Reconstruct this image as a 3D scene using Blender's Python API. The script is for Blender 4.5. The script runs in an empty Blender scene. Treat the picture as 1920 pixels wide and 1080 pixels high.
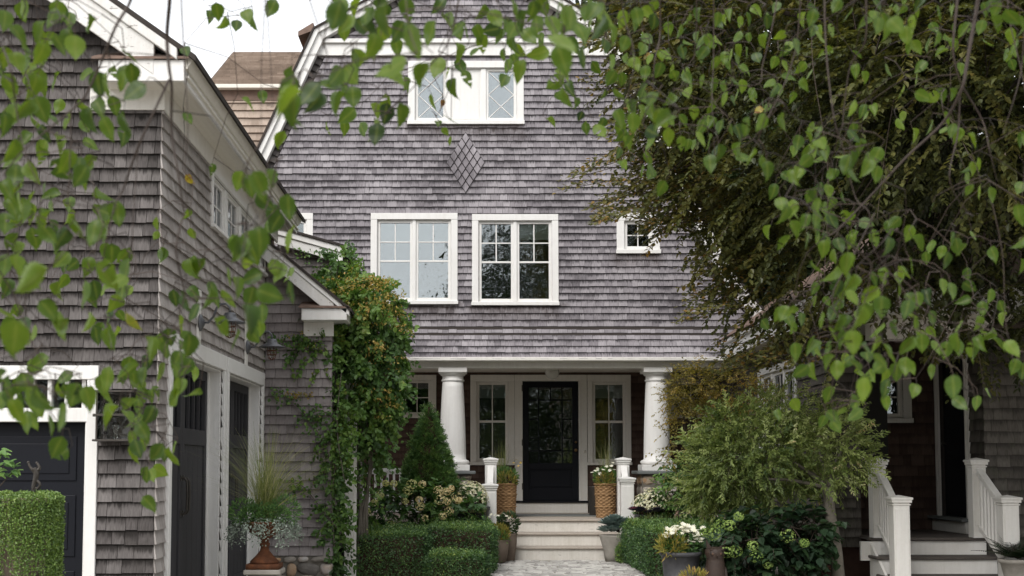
import bpy, bmesh, math, random
import numpy as np
from mathutils import Vector, Matrix

R = math.radians
C = bpy.context.scene.collection
rng = np.random.default_rng(7)
random.seed(7)

# ------------------------------------------------------------------ camera
F, PX, HZ, TH, ZC = 2400.0, 880.0, 875.0, R(4.0), 1.5
YP = HZ - F * math.tan(TH)
cam_d = bpy.data.cameras.new('camera')
cam = bpy.data.objects.new('camera', cam_d)
C.objects.link(cam)
cam.location = (0, 0, ZC)
cam.rotation_euler = (R(90) + TH, 0, 0)
cam_d.sensor_width = 36
cam_d.lens = 36 * F / 1920
cam_d.shift_x = (960 - PX) / 1920
cam_d.shift_y = (YP - 540) / 1920
cam_d.clip_start = 0.05
cam_d.clip_end = 1500
cam_d.dof.use_dof = True
cam_d.dof.focus_distance = 19
cam_d.dof.aperture_fstop = 5.8
bpy.context.scene.camera = cam

# ------------------------------------------------------------------ light
scn = bpy.context.scene
w = bpy.data.worlds.new('World')
scn.world = w
w.use_nodes = True
nt = w.node_tree
nt.nodes.clear()
wo = nt.nodes.new('ShaderNodeOutputWorld')
bg = nt.nodes.new('ShaderNodeBackground')
sky = nt.nodes.new('ShaderNodeTexSky')
sky.sky_type = 'NISHITA'
sky.sun_disc = False
SUN_EL, SUN_AZ = R(44), R(205)
sky.sun_elevation = SUN_EL
sky.sun_rotation = SUN_AZ
sky.dust_density = 4
hs = nt.nodes.new('ShaderNodeHueSaturation')
hs.inputs['Saturation'].default_value = 0.3
mixw = nt.nodes.new('ShaderNodeMixRGB')
mixw.inputs[0].default_value = 0.62
mixw.inputs[2].default_value = (9.6, 9.75, 10.0, 1)      # even overcast veil
nt.links.new(sky.outputs[0], hs.inputs['Color'])
nt.links.new(hs.outputs[0], mixw.inputs[1])
nt.links.new(mixw.outputs[0], bg.inputs[0])
bg.inputs[1].default_value = 0.13
nt.links.new(bg.outputs[0], wo.inputs[0])
sl = bpy.data.lights.new('sun', 'SUN')
sl.energy = 1.5
sl.angle = R(35)
sl.color = (1.0, 0.97, 0.93)
sun = bpy.data.objects.new('sun', sl)
C.objects.link(sun)
# direction to the sun for a Nishita rotation of SUN_AZ (0 = +Y, clockwise from above)
sd = Vector((math.sin(SUN_AZ) * math.cos(SUN_EL), math.cos(SUN_AZ) * math.cos(SUN_EL), math.sin(SUN_EL)))
sun.rotation_euler = sd.to_track_quat('Z', 'Y').to_euler()
vs = scn.view_settings
scn.display_settings.display_device = 'sRGB'
vs.view_transform = 'Standard'
vs.look = 'None'
vs.gamma = 1
vs.exposure = 0.55
vs.use_curve_mapping = False
scn.cycles.max_bounces = 8
scn.cycles.transparent_max_bounces = 12
scn.cycles.diffuse_bounces = 6
scn.cycles.caustics_reflective = False
scn.cycles.caustics_refractive = False
scn.cycles.use_denoising = True

def _dir(px, py):
    a, b = (px - PX) / F, (YP - py) / F
    return Vector((a, math.cos(TH) - math.sin(TH) * b, math.sin(TH) + math.cos(TH) * b))
def at(px, py, Y):
    d = _dir(px, py); t = Y / d.y
    return Vector((d.x * t, Y, ZC + d.z * t))
def atX(px, py, X):
    d = _dir(px, py); t = X / d.x
    return Vector((X, d.y * t, ZC + d.z * t))

# ------------------------------------------------------------------ materials
def new_mat(name):
    m = bpy.data.materials.new(name); m.use_nodes = True
    n = m.node_tree; n.nodes.clear()
    o = n.nodes.new('ShaderNodeOutputMaterial')
    return m, n, o
def nd(n, t, **kw):
    x = n.nodes.new(t)
    for k, v in kw.items():
        if isinstance(v, bpy.types.NodeSocket): n.links.new(v, x.inputs[k])
        elif k in x.inputs: x.inputs[k].default_value = v
        else: setattr(x, k, v)
    return x
def ramp(n, fac, stops):
    r = n.nodes.new('ShaderNodeValToRGB')
    e = r.color_ramp.elements
    while len(e) < len(stops): e.new(0.5)
    for i, (p, c) in enumerate(stops):
        e[i].position = p
        e[i].color = (c[0], c[1], c[2], 1) if not isinstance(c, (int, float)) else (c, c, c, 1)
    n.links.new(fac, r.inputs[0])
    return r.outputs[0]
def mixc(n, fac, a, b, mode='MIX'):
    x = n.nodes.new('ShaderNodeMixRGB'); x.blend_type = mode
    for k, v in ((0, fac), (1, a), (2, b)):
        if isinstance(v, bpy.types.NodeSocket): n.links.new(v, x.inputs[k])
        elif k == 0: x.inputs[0].default_value = v
        else: x.inputs[k].default_value = (*v, 1)
    return x.outputs[0]
def math_(n, op, a, b=0.0, c=0.0):
    x = n.nodes.new('ShaderNodeMath'); x.operation = op
    for i, v in enumerate((a, b, c)):
        if isinstance(v, bpy.types.NodeSocket): n.links.new(v, x.inputs[i])
        else: x.inputs[i].default_value = v
    return x.outputs[0]
def noise(n, vec, scale, detail=3, rough=0.6):
    x = n.nodes.new('ShaderNodeTexNoise')
    x.inputs['Scale'].default_value = scale
    x.inputs['Detail'].default_value = detail
    x.inputs['Roughness'].default_value = rough
    if vec is not None: n.links.new(vec, x.inputs['Vector'])
    return x.outputs[0]
def mapping(n, vec, scale):
    x = n.nodes.new('ShaderNodeMapping'); x.inputs['Scale'].default_value = scale
    n.links.new(vec, x.inputs[0]); return x.outputs[0]
def objco(n):
    return n.nodes.new('ShaderNodeTexCoord').outputs['Object']
def attr(n, name):
    x = n.nodes.new('ShaderNodeAttribute'); x.attribute_name = name; return x
def bump(n, h, strength=0.3, dist=0.01):
    x = n.nodes.new('ShaderNodeBump'); x.inputs['Strength'].default_value = strength
    x.inputs['Distance'].default_value = dist
    n.links.new(h, x.inputs['Height']); return x.outputs[0]
def principled(n, o, col, rough=0.6, spec=0.3, normal=None, metal=0.0):
    p = n.nodes.new('ShaderNodeBsdfPrincipled')
    if isinstance(col, bpy.types.NodeSocket): n.links.new(col, p.inputs['Base Color'])
    else: p.inputs['Base Color'].default_value = (*col, 1)
    if isinstance(rough, bpy.types.NodeSocket): n.links.new(rough, p.inputs['Roughness'])
    else: p.inputs['Roughness'].default_value = rough
    p.inputs['Specular IOR Level'].default_value = spec
    p.inputs['Metallic'].default_value = metal
    if normal is not None: n.links.new(normal, p.inputs['Normal'])
    if o is not None: n.links.new(p.outputs[0], o.inputs[0])
    return p

def shingle_mat(name, dark, mid, pale, stain_shade=0.8, streak=55.0, lichen=None):
    m, n, o = new_mat(name)
    sh = attr(n, 'sh'); uv = attr(n, 'uvp')
    sep = nd(n, 'ShaderNodeSeparateXYZ', Vector=sh.outputs['Vector'])
    r1, t, r2 = sep.outputs[0], sep.outputs[1], sep.outputs[2]
    uvv = uv.outputs['Vector']
    off = nd(n, 'ShaderNodeVectorMath', operation='MULTIPLY_ADD')
    n.links.new(sh.outputs['Vector'], off.inputs[0]); off.inputs[1].default_value = (7, 0, 9)
    n.links.new(uvv, off.inputs[2])
    grain = noise(n, mapping(n, off.outputs[0], (streak, 5.0, 1)), 1.0, 4, 0.65)
    fine = noise(n, mapping(n, off.outputs[0], (260, 14.0, 1)), 1.0, 2, 0.6)
    patch = noise(n, mapping(n, uvv, (0.9, 1.3, 1)), 1.0, 3, 0.55)
    blot = noise(n, mapping(n, off.outputs[0], (17, 9, 1)), 1.0, 3, 0.6)
    # weathered silver tone, different on each shingle
    base = math_(n, 'MULTIPLY_ADD', r1, 0.32, math_(n, 'MULTIPLY_ADD', grain, 0.6, math_(n, 'MULTIPLY', fine, 0.4)))
    base = math_(n, 'ADD', base, math_(n, 'MULTIPLY_ADD', patch, 0.8, -0.52))
    col = ramp(n, base, [(0.1, dark), (0.42, mid), (0.85, pale)])
    # dark mildew run-marks plus painted butt shadow, starting under the course above
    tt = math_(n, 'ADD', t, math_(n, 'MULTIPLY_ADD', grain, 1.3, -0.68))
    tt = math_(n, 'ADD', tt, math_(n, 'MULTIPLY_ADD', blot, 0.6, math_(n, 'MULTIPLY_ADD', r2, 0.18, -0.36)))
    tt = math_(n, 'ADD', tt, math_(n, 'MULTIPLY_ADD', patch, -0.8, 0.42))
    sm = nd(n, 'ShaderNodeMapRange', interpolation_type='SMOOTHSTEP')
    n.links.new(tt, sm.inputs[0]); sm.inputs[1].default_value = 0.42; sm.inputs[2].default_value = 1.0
    fac = math_(n, 'MULTIPLY', sm.outputs[0], stain_shade)
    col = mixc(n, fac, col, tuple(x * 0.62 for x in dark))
    dz = nd(n, 'ShaderNodeSeparateXYZ', Vector=uvv).outputs[2]
    col = mixc(n, math_(n, 'MULTIPLY', dz, ramp(n, math_(n, 'MULTIPLY_ADD', grain, .6, math_(n, 'MULTIPLY', blot, .5)), [(0.35, 0.0), (0.62, 1.0)])), col, (0.045, 0.031, 0.025))
    run = ramp(n, noise(n, mapping(n, uvv, (5.5, 0.45, 1)), 1.0, 4, 0.65), [(0.5, 0.0), (0.72, 1.0)])
    col = mixc(n, math_(n, 'MULTIPLY', run, 0.32), col, tuple(x * 0.8 for x in dark))
    if lichen:
        lm = nd(n, 'ShaderNodeMapRange'); n.links.new(noise(n, mapping(n, uvv, (3, 3, 1)), 1.0, 4, .7), lm.inputs[0])
        lm.inputs[1].default_value = 0.56; lm.inputs[2].default_value = 0.75
        col = mixc(n, math_(n, 'MULTIPLY', lm.outputs[0], 0.5), col, lichen)
    principled(n, o, col, 0.85, 0.15, bump(n, math_(n, 'ADD', grain, fine), 0.35, 0.004))
    return m

def paint_mat(name, col, dirt=0.25, rough=0.45, peel=0.0, grain=True, spec=0.25):
    m, n, o = new_mat(name)
    oc = objco(n)
    a = noise(n, mapping(n, oc, (3, 3, 1.2)), 1.6, 5, 0.65)
    b = noise(n, oc, 24, 4, 0.7)
    dr = noise(n, mapping(n, oc, (26, 26, 1.1)), 1.0, 4, 0.7)
    f = math_(n, 'MULTIPLY', ramp(n, math_(n, 'MULTIPLY_ADD', b, 0.25, math_(n, 'MULTIPLY_ADD', dr, 0.4, math_(n, 'MULTIPLY', a, 0.35))), [(0.42, 0.0), (0.68, 1.0)]), dirt)
    c = mixc(n, f, col, tuple(x * y for x, y in zip(col, (0.62, 0.59, 0.53))))
    if peel:
        p = ramp(n, noise(n, mapping(n, oc, (4, 9, 14)), 1.4, 6, 0.75), [(0.60, 0.0), (0.64, 1.0)])
        c = mixc(n, math_(n, 'MULTIPLY', p, peel), c, (0.17, 0.15, 0.135))
    h = noise(n, mapping(n, oc, (60, 60, 8)), 1.0, 3)
    principled(n, o, c, rough, spec, bump(n, h, 0.12, 0.003) if grain else None)
    return m

def foliage(name, stops, rough=0.45, transl=0.3, spec=0.4, tcol=(1.35, 1.45, 0.6), rib=False):
    m, n, o = new_mat(name)
    a = attr(n, 'tint')
    fl = noise(n, objco(n), 45, 2)
    c = ramp(n, math_(n, 'MULTIPLY_ADD', fl, 0.25, math_(n, 'SUBTRACT', a.outputs['Fac'], 0.125)), stops)
    if rib:     # paler midrib and side veins
        rb_ = attr(n, 'rib').outputs['Fac']
        vein = math_(n, 'MULTIPLY', math_(n, 'POWER', rb_, 7.0), 0.45)
        c = mixc(n, vein, c, (0.2, 0.24, 0.06))
        blot = ramp(n, noise(n, objco(n), 70, 3, .7), [(0.62, 0.0), (0.72, 1.0)])
        c = mixc(n, math_(n, 'MULTIPLY', blot, 0.22), c, (0.05, 0.055, 0.012))
    p = principled(n, None, c, rough, spec)
    tr = n.nodes.new('ShaderNodeBsdfTranslucent')
    n.links.new(mixc(n, 1.0, c, tcol, 'MULTIPLY'), tr.inputs[0])
    mx = n.nodes.new('ShaderNodeMixShader'); mx.inputs[0].default_value = transl
    n.links.new(p.outputs[0], mx.inputs[1]); n.links.new(tr.outputs[0], mx.inputs[2])
    n.links.new(mx.outputs[0], o.inputs[0])
    return m

def tint_mat(name, stops, rough=0.7, spec=0.3, bs=30, bstr=0.3, bd=0.01, metal=0.0, nscale=8, namt=0.4):
    m, n, o = new_mat(name)
    oc = objco(n); a = attr(n, 'tint')
    nz = noise(n, oc, nscale, 5, 0.65)
    c = ramp(n, math_(n, 'MULTIPLY_ADD', nz, namt, math_(n, 'SUBTRACT', a.outputs['Fac'], namt / 2)), stops)
    principled(n, o, c, rough, spec, bump(n, noise(n, oc, bs, 4, 0.7), bstr, bd), metal)
    return m

def glass_mat(name, ior=2.0, tint=(0.8, 0.85, 0.84), wave=0.25, ws=5.0):
    m, n, o = new_mat(name)
    oc = objco(n)
    nm = bump(n, noise(n, oc, ws, 2, 0.5), wave, 0.02)
    g = n.nodes.new('ShaderNodeBsdfGlossy'); g.inputs['Roughness'].default_value = 0.015
    g.inputs['Color'].default_value = (0.93, 0.97, 1.0, 1)
    n.links.new(nm, g.inputs['Normal'])
    t = n.nodes.new('ShaderNodeBsdfTransparent'); t.inputs[0].default_value = (*tint, 1)
    fr = n.nodes.new('ShaderNodeFresnel'); fr.inputs[0].default_value = ior
    mx = n.nodes.new('ShaderNodeMixShader')
    n.links.new(fr.outputs[0], mx.inputs[0]); n.links.new(t.outputs[0], mx.inputs[1]); n.links.new(g.outputs[0], mx.inputs[2])
    n.links.new(mx.outputs[0], o.inputs[0])
    return m

M = {}
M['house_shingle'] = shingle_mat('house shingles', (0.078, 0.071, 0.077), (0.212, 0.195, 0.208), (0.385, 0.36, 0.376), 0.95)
M['garage_shingle_shaded'] = shingle_mat('garage front shaded shingles', (0.03, 0.026, 0.024), (0.086, 0.077, 0.074), (0.19, 0.174, 0.168), 0.92)  # garage front tone darkened, tree shade put into the colour
M['garage_shingle_lit'] = shingle_mat('garage side lit shingles', (0.15, 0.132, 0.12), (0.3, 0.272, 0.255), (0.45, 0.42, 0.4), 0.45)  # same garage shingles lightened, open-sky light put into the colour
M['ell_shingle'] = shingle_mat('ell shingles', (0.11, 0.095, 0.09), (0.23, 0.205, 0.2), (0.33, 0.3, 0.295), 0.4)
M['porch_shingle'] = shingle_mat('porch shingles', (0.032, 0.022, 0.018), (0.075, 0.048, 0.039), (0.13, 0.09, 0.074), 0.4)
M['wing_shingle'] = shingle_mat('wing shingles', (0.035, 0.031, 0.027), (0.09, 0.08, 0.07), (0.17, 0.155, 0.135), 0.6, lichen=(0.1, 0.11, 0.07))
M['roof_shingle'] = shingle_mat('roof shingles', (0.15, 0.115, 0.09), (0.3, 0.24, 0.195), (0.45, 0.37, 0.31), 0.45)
M['white'] = paint_mat('white paint', (0.74, 0.73, 0.71), 0.3)
M['offwhite'] = paint_mat('aged white paint', (0.74, 0.72, 0.68), 0.35)
M['soffit'] = paint_mat('soffit paint', (0.72, 0.69, 0.62), 0.25)
M['peeling'] = paint_mat('peeling white paint', (0.7, 0.69, 0.67), 0.5, peel=0.9)
M['stairpaint'] = paint_mat('worn stair paint', (0.7, 0.67, 0.62), 0.5, peel=0.35)
M['navy'] = paint_mat('dark navy paint', (0.011, 0.012, 0.016), 0.3, 0.45, spec=0.12)
M['charcoal'] = paint_mat('weathered charcoal wood', (0.055, 0.054, 0.058), 0.6, 0.7, spec=0.12)
M['tread'] = paint_mat('worn tread', (0.42, 0.37, 0.32), 0.5, 0.65, peel=0.5)
M['dark_tread'] = paint_mat('dark tread', (0.09, 0.078, 0.07), 0.5, 0.65, peel=0.3)
M['glass'] = glass_mat('window glass', 2.1)
M['sky_glass'] = glass_mat('upper window glass', 2.6)
M['dim_glass'] = glass_mat('dim glass', 1.4)
M['clear_glass'] = glass_mat('lantern glass', 1.32, (0.95, 0.95, 0.93), 0.1)
M['room'] = paint_mat('dark room', (0.05, 0.048, 0.045), 0.3, 0.8, grain=False)
M['blind'] = paint_mat('linen blind', (0.8, 0.8, 0.72), 0.1, 0.8)
M['bronze'] = tint_mat('dark bronze', [(0.2, (0.03, 0.026, 0.023)), (0.8, (0.09, 0.08, 0.07))], 0.45, 0.5, metal=0.6)
M['zinc'] = tint_mat('weathered zinc', [(0.2, (0.07, 0.072, 0.08)), (0.8, (0.15, 0.155, 0.165))], 0.4, 0.5, metal=0.4)
M['rust'] = tint_mat('rusty iron', [(0.15, (0.035, 0.018, 0.012)), (0.5, (0.1, 0.04, 0.02)), (0.85, (0.2, 0.075, 0.03))], 0.85, 0.2, 40, 0.5, nscale=14, namt=0.9)
M['stone'] = tint_mat('fieldstone', [(0.0, (0.156, 0.143, 0.130)), (0.3, (0.338, 0.305, 0.267)), (0.55, (0.403, 0.325, 0.247)), (0.8, (0.429, 0.260, 0.143)), (1.0, (0.468, 0.442, 0.416))], 0.85, 0.2, 25, 0.5, 0.02)
M['mortar'] = tint_mat('mortar', [(0.2, (0.11, 0.1, 0.085)), (0.8, (0.2, 0.185, 0.16))], 0.95, 0.1)
M['slate'] = tint_mat('slate cap', [(0.2, (0.1, 0.11, 0.11)), (0.8, (0.2, 0.21, 0.205))], 0.7, 0.3)
M['sett'] = tint_mat('granite setts', [(0.0, (0.26, 0.25, 0.235)), (0.5, (0.42, 0.405, 0.38)), (1.0, (0.56, 0.545, 0.51))], 0.8, 0.3, 60, 0.6, 0.01, nscale=30, namt=0.6)
M['soil'] = tint_mat('soil and gravel', [(0.2, (0.2, 0.185, 0.16)), (0.8, (0.4, 0.375, 0.335))], 0.95, 0.1, 12, 0.6, 0.03, nscale=3, namt=0.8)
M['wicker'] = tint_mat('wicker', [(0.0, (0.13, 0.07, 0.032)), (0.5, (0.3, 0.18, 0.085)), (1.0, (0.45, 0.3, 0.16))], 0.65, 0.3, 80, 0.4, nscale=40, namt=0.5)
M['clay'] = tint_mat('weathered clay pot', [(0.2, (0.13, 0.1, 0.08)), (0.8, (0.24, 0.19, 0.15))], 0.85, 0.2, namt=0.8)
M['black_pot'] = tint_mat('black pot', [(0.2, (0.03, 0.03, 0.033)), (0.8, (0.075, 0.075, 0.08))], 0.5, 0.4, namt=0.9, nscale=10)
M['concrete'] = tint_mat('cast stone', [(0.2, (0.22, 0.2, 0.175)), (0.8, (0.4, 0.375, 0.335))], 0.9, 0.2, namt=0.9)
M['owl'] = tint_mat('owl', [(0.0, (0.012, 0.009, 0.008)), (0.5, (0.035, 0.022, 0.016)), (1.0, (0.085, 0.045, 0.026))], 0.6, 0.4, 70, 0.6, 0.01, nscale=22, namt=0.6)
M['mat'] = tint_mat('door mat', [(0.2, (0.08, 0.085, 0.085)), (0.8, (0.2, 0.21, 0.2))], 0.95, 0.1, nscale=60, namt=1.0)
M['bark'] = tint_mat('bark', [(0.2, (0.03, 0.023, 0.018)), (0.8, (0.09, 0.07, 0.055))], 0.9, 0.2, 40, 0.6, 0.01, nscale=20, namt=0.7)
M['twig'] = tint_mat('birch twig', [(0.2, (0.025, 0.017, 0.013)), (0.8, (0.065, 0.045, 0.034))], 0.6, 0.3)
M['grey_bark'] = tint_mat('grey bark', [(0.2, (0.08, 0.07, 0.055)), (0.8, (0.19, 0.17, 0.14))], 0.9, 0.2, nscale=12, namt=0.9)
M['paper_bark'] = tint_mat('birch bark', [(0.2, (0.12, 0.1, 0.085)), (0.6, (0.4, 0.36, 0.32))], 0.8, 0.2, nscale=9, namt=0.9)
M['brass'] = tint_mat('aged brass', [(0.2, (0.12, 0.075, 0.035)), (0.8, (0.25, 0.16, 0.08))], 0.35, 0.5, metal=0.9)
M['flash'] = tint_mat('brown flashing', [(0.2, (0.12, 0.085, 0.07)), (0.8, (0.24, 0.165, 0.13))], 0.8, 0.2, namt=0.9)
M['dark_edge'] = tint_mat('roof edge', [(0.2, (0.025, 0.022, 0.02)), (0.8, (0.07, 0.06, 0.055))], 0.9, 0.1)
M['wood_base'] = tint_mat('dark base boards', [(0.2, (0.03, 0.018, 0.014)), (0.8, (0.08, 0.045, 0.035))], 0.85, 0.1, namt=0.8)
M['frost'] = tint_mat('frosted glass shade', [(0.2, (0.42, 0.41, 0.38)), (0.8, (0.55, 0.54, 0.5))], 0.25, 0.5)
# plants
M['birch_leaf'] = foliage('birch leaves', [(0.0, (0.016, 0.036, 0.014)), (0.3, (0.04, 0.08, 0.013)), (0.55, (0.072, 0.128, 0.015)), (0.8, (0.118, 0.185, 0.02)), (0.93, (0.17, 0.19, 0.025)), (0.965, (0.3, 0.24, 0.03)), (1.0, (0.14, 0.05, 0.015))], 0.42, 0.42, 0.35, (1.6, 1.5, 0.4), True)
M['beech_leaf'] = foliage('beech leaves', [(0.0, (0.03, 0.038, 0.018)), (0.4, (0.08, 0.092, 0.03)), (0.74, (0.145, 0.136, 0.04)), (1.0, (0.3, 0.18, 0.058))], 0.42, 0.36, 0.35, (1.5, 1.35, 0.5))
M['vine_leaf'] = foliage('vine leaves', [(0.0, (0.029, 0.064, 0.023)), (0.4, (0.081, 0.161, 0.040)), (0.7, (0.169, 0.266, 0.056)), (0.85, (0.322, 0.290, 0.072)), (1.0, (0.483, 0.274, 0.097))], 0.45, 0.3)
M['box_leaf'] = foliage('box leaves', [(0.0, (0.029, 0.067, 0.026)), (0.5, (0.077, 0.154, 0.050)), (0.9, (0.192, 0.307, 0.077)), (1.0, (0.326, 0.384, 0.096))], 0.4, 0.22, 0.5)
M['spruce'] = foliage('spruce needles', [(0.0, (0.038, 0.091, 0.032)), (0.5, (0.102, 0.199, 0.050)), (1.0, (0.274, 0.385, 0.097))], 0.55, 0.15)
M['willow_leaf'] = foliage('willow leaves', [(0.0, (0.05, 0.085, 0.028)), (0.4, (0.155, 0.2, 0.055)), (0.7, (0.3, 0.35, 0.125)), (0.9, (0.62, 0.64, 0.38)), (1.0, (0.55, 0.4, 0.22))], 0.5, 0.38)
M['maple_leaf'] = foliage('maple leaves', [(0.0, (0.114, 0.106, 0.032)), (0.5, (0.324, 0.259, 0.073)), (1.0, (0.616, 0.324, 0.114))], 0.5, 0.4)
M['hyd_leaf'] = foliage('hydrangea leaves', [(0.0, (0.029, 0.072, 0.025)), (0.5, (0.090, 0.180, 0.054)), (1.0, (0.198, 0.324, 0.090))], 0.5, 0.3)
M['dark_leaf'] = foliage('dark hydrangea leaves', [(0.0, (0.011, 0.028, 0.014)), (0.6, (0.031, 0.063, 0.025)), (1.0, (0.070, 0.112, 0.035))], 0.5, 0.25)
M['cream_bloom'] = foliage('cream blooms', [(0.0, (0.55, 0.6, 0.2)), (0.5, (0.85, 0.8, 0.42)), (1.0, (0.85, 0.68, 0.42))], 0.7, 0.3, 0.2, (1, 1, 0.8))
M['green_bloom'] = foliage('green blooms', [(0.0, (0.12, 0.2, 0.04)), (1.0, (0.3, 0.4, 0.12))], 0.7, 0.25, 0.2)
M['white_petal'] = foliage('white petals', [(0.0, (0.5, 0.45, 0.14)), (0.3, (0.72, 0.69, 0.45)), (1.0, (0.8, 0.79, 0.7))], 0.6, 0.2, 0.2, (1, 1, 0.9))
M['purple_leaf'] = foliage('purple kale', [(0.0, (0.015, 0.014, 0.024)), (0.6, (0.045, 0.035, 0.06)), (0.9, (0.11, 0.08, 0.11)), (1.0, (0.45, 0.16, 0.22))], 0.5, 0.15, 0.4, (1, 1, 1))
M['blue_leaf'] = foliage('blue kale', [(0.0, (0.090, 0.135, 0.124)), (1.0, (0.315, 0.405, 0.370))], 0.55, 0.15, 0.4, (1, 1, 1))
M['silver_leaf'] = foliage('silver leaves', [(0.0, (0.08, 0.11, 0.08)), (1.0, (0.32, 0.37, 0.31))], 0.6, 0.15, 0.3, (1, 1, 1))
M['grass_blade'] = foliage('ornamental grass', [(0.0, (0.065, 0.098, 0.029)), (0.6, (0.182, 0.215, 0.065)), (1.0, (0.468, 0.429, 0.247))], 0.5, 0.3)
M['pearl'] = foliage('trailing beads', [(0.0, (0.051, 0.104, 0.021)), (0.5, (0.124, 0.207, 0.041)), (1.0, (0.228, 0.320, 0.073))], 0.4, 0.2, 0.5)
M['gold_leaf'] = foliage('golden foliage', [(0.0, (0.1, 0.13, 0.026)), (0.5, (0.27, 0.25, 0.055)), (1.0, (0.48, 0.29, 0.09))], 0.5, 0.3)
M['fern'] = foliage('fern', [(0.0, (0.008, 0.022, 0.01)), (1.0, (0.03, 0.06, 0.02))], 0.5, 0.2)
M['far_leaf'] = foliage('far tree leaves', [(0.0, (0.012, 0.022, 0.01)), (0.6, (0.035, 0.055, 0.018)), (1.0, (0.11, 0.15, 0.04))], 0.5, 0.3)

# ------------------------------------------------------------------ builders
ROOTLOC = {}
def props(o, label=None, cat=None, group=None, kind=None):
    if label: o['label'] = label
    if cat: o['category'] = cat
    if group: o['group'] = group
    if kind: o['kind'] = kind
    return o
def thing(name, label, cat, loc=(0, 0, 0), group=None):
    o = bpy.data.objects.new(name, None); C.objects.link(o)
    o.location = loc; o.empty_display_size = 0.2
    props(o, label, cat, group)
    ROOTLOC[o.name] = Vector(loc)
    return o
def attach(o, parent):
    if parent is None: return
    o.parent = parent
    base = ROOTLOC.get(parent.name, Vector((0, 0, 0)))
    o.matrix_parent_inverse = Matrix.Translation(-base)
    ROOTLOC[o.name] = Vector((0, 0, 0))

class Fr:
    """a wall's own frame: u along the wall, v up, n outward"""
    def __init__(s, O, U, V, N):
        s.O, s.U, s.V, s.N = Vector(O), Vector(U), Vector(V), Vector(N)
    def p(s, u, v, n=0.0): return s.O + s.U * u + s.V * v + s.N * n
def front(Y): return Fr((0, Y, 0), (1, 0, 0), (0, 0, 1), (0, -1, 0))
def facing_right(X): return Fr((X, 0, 0), (0, 1, 0), (0, 0, 1), (1, 0, 0))
def facing_left(X): return Fr((X, 0, 0), (0, -1, 0), (0, 0, 1), (-1, 0, 0))

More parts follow.
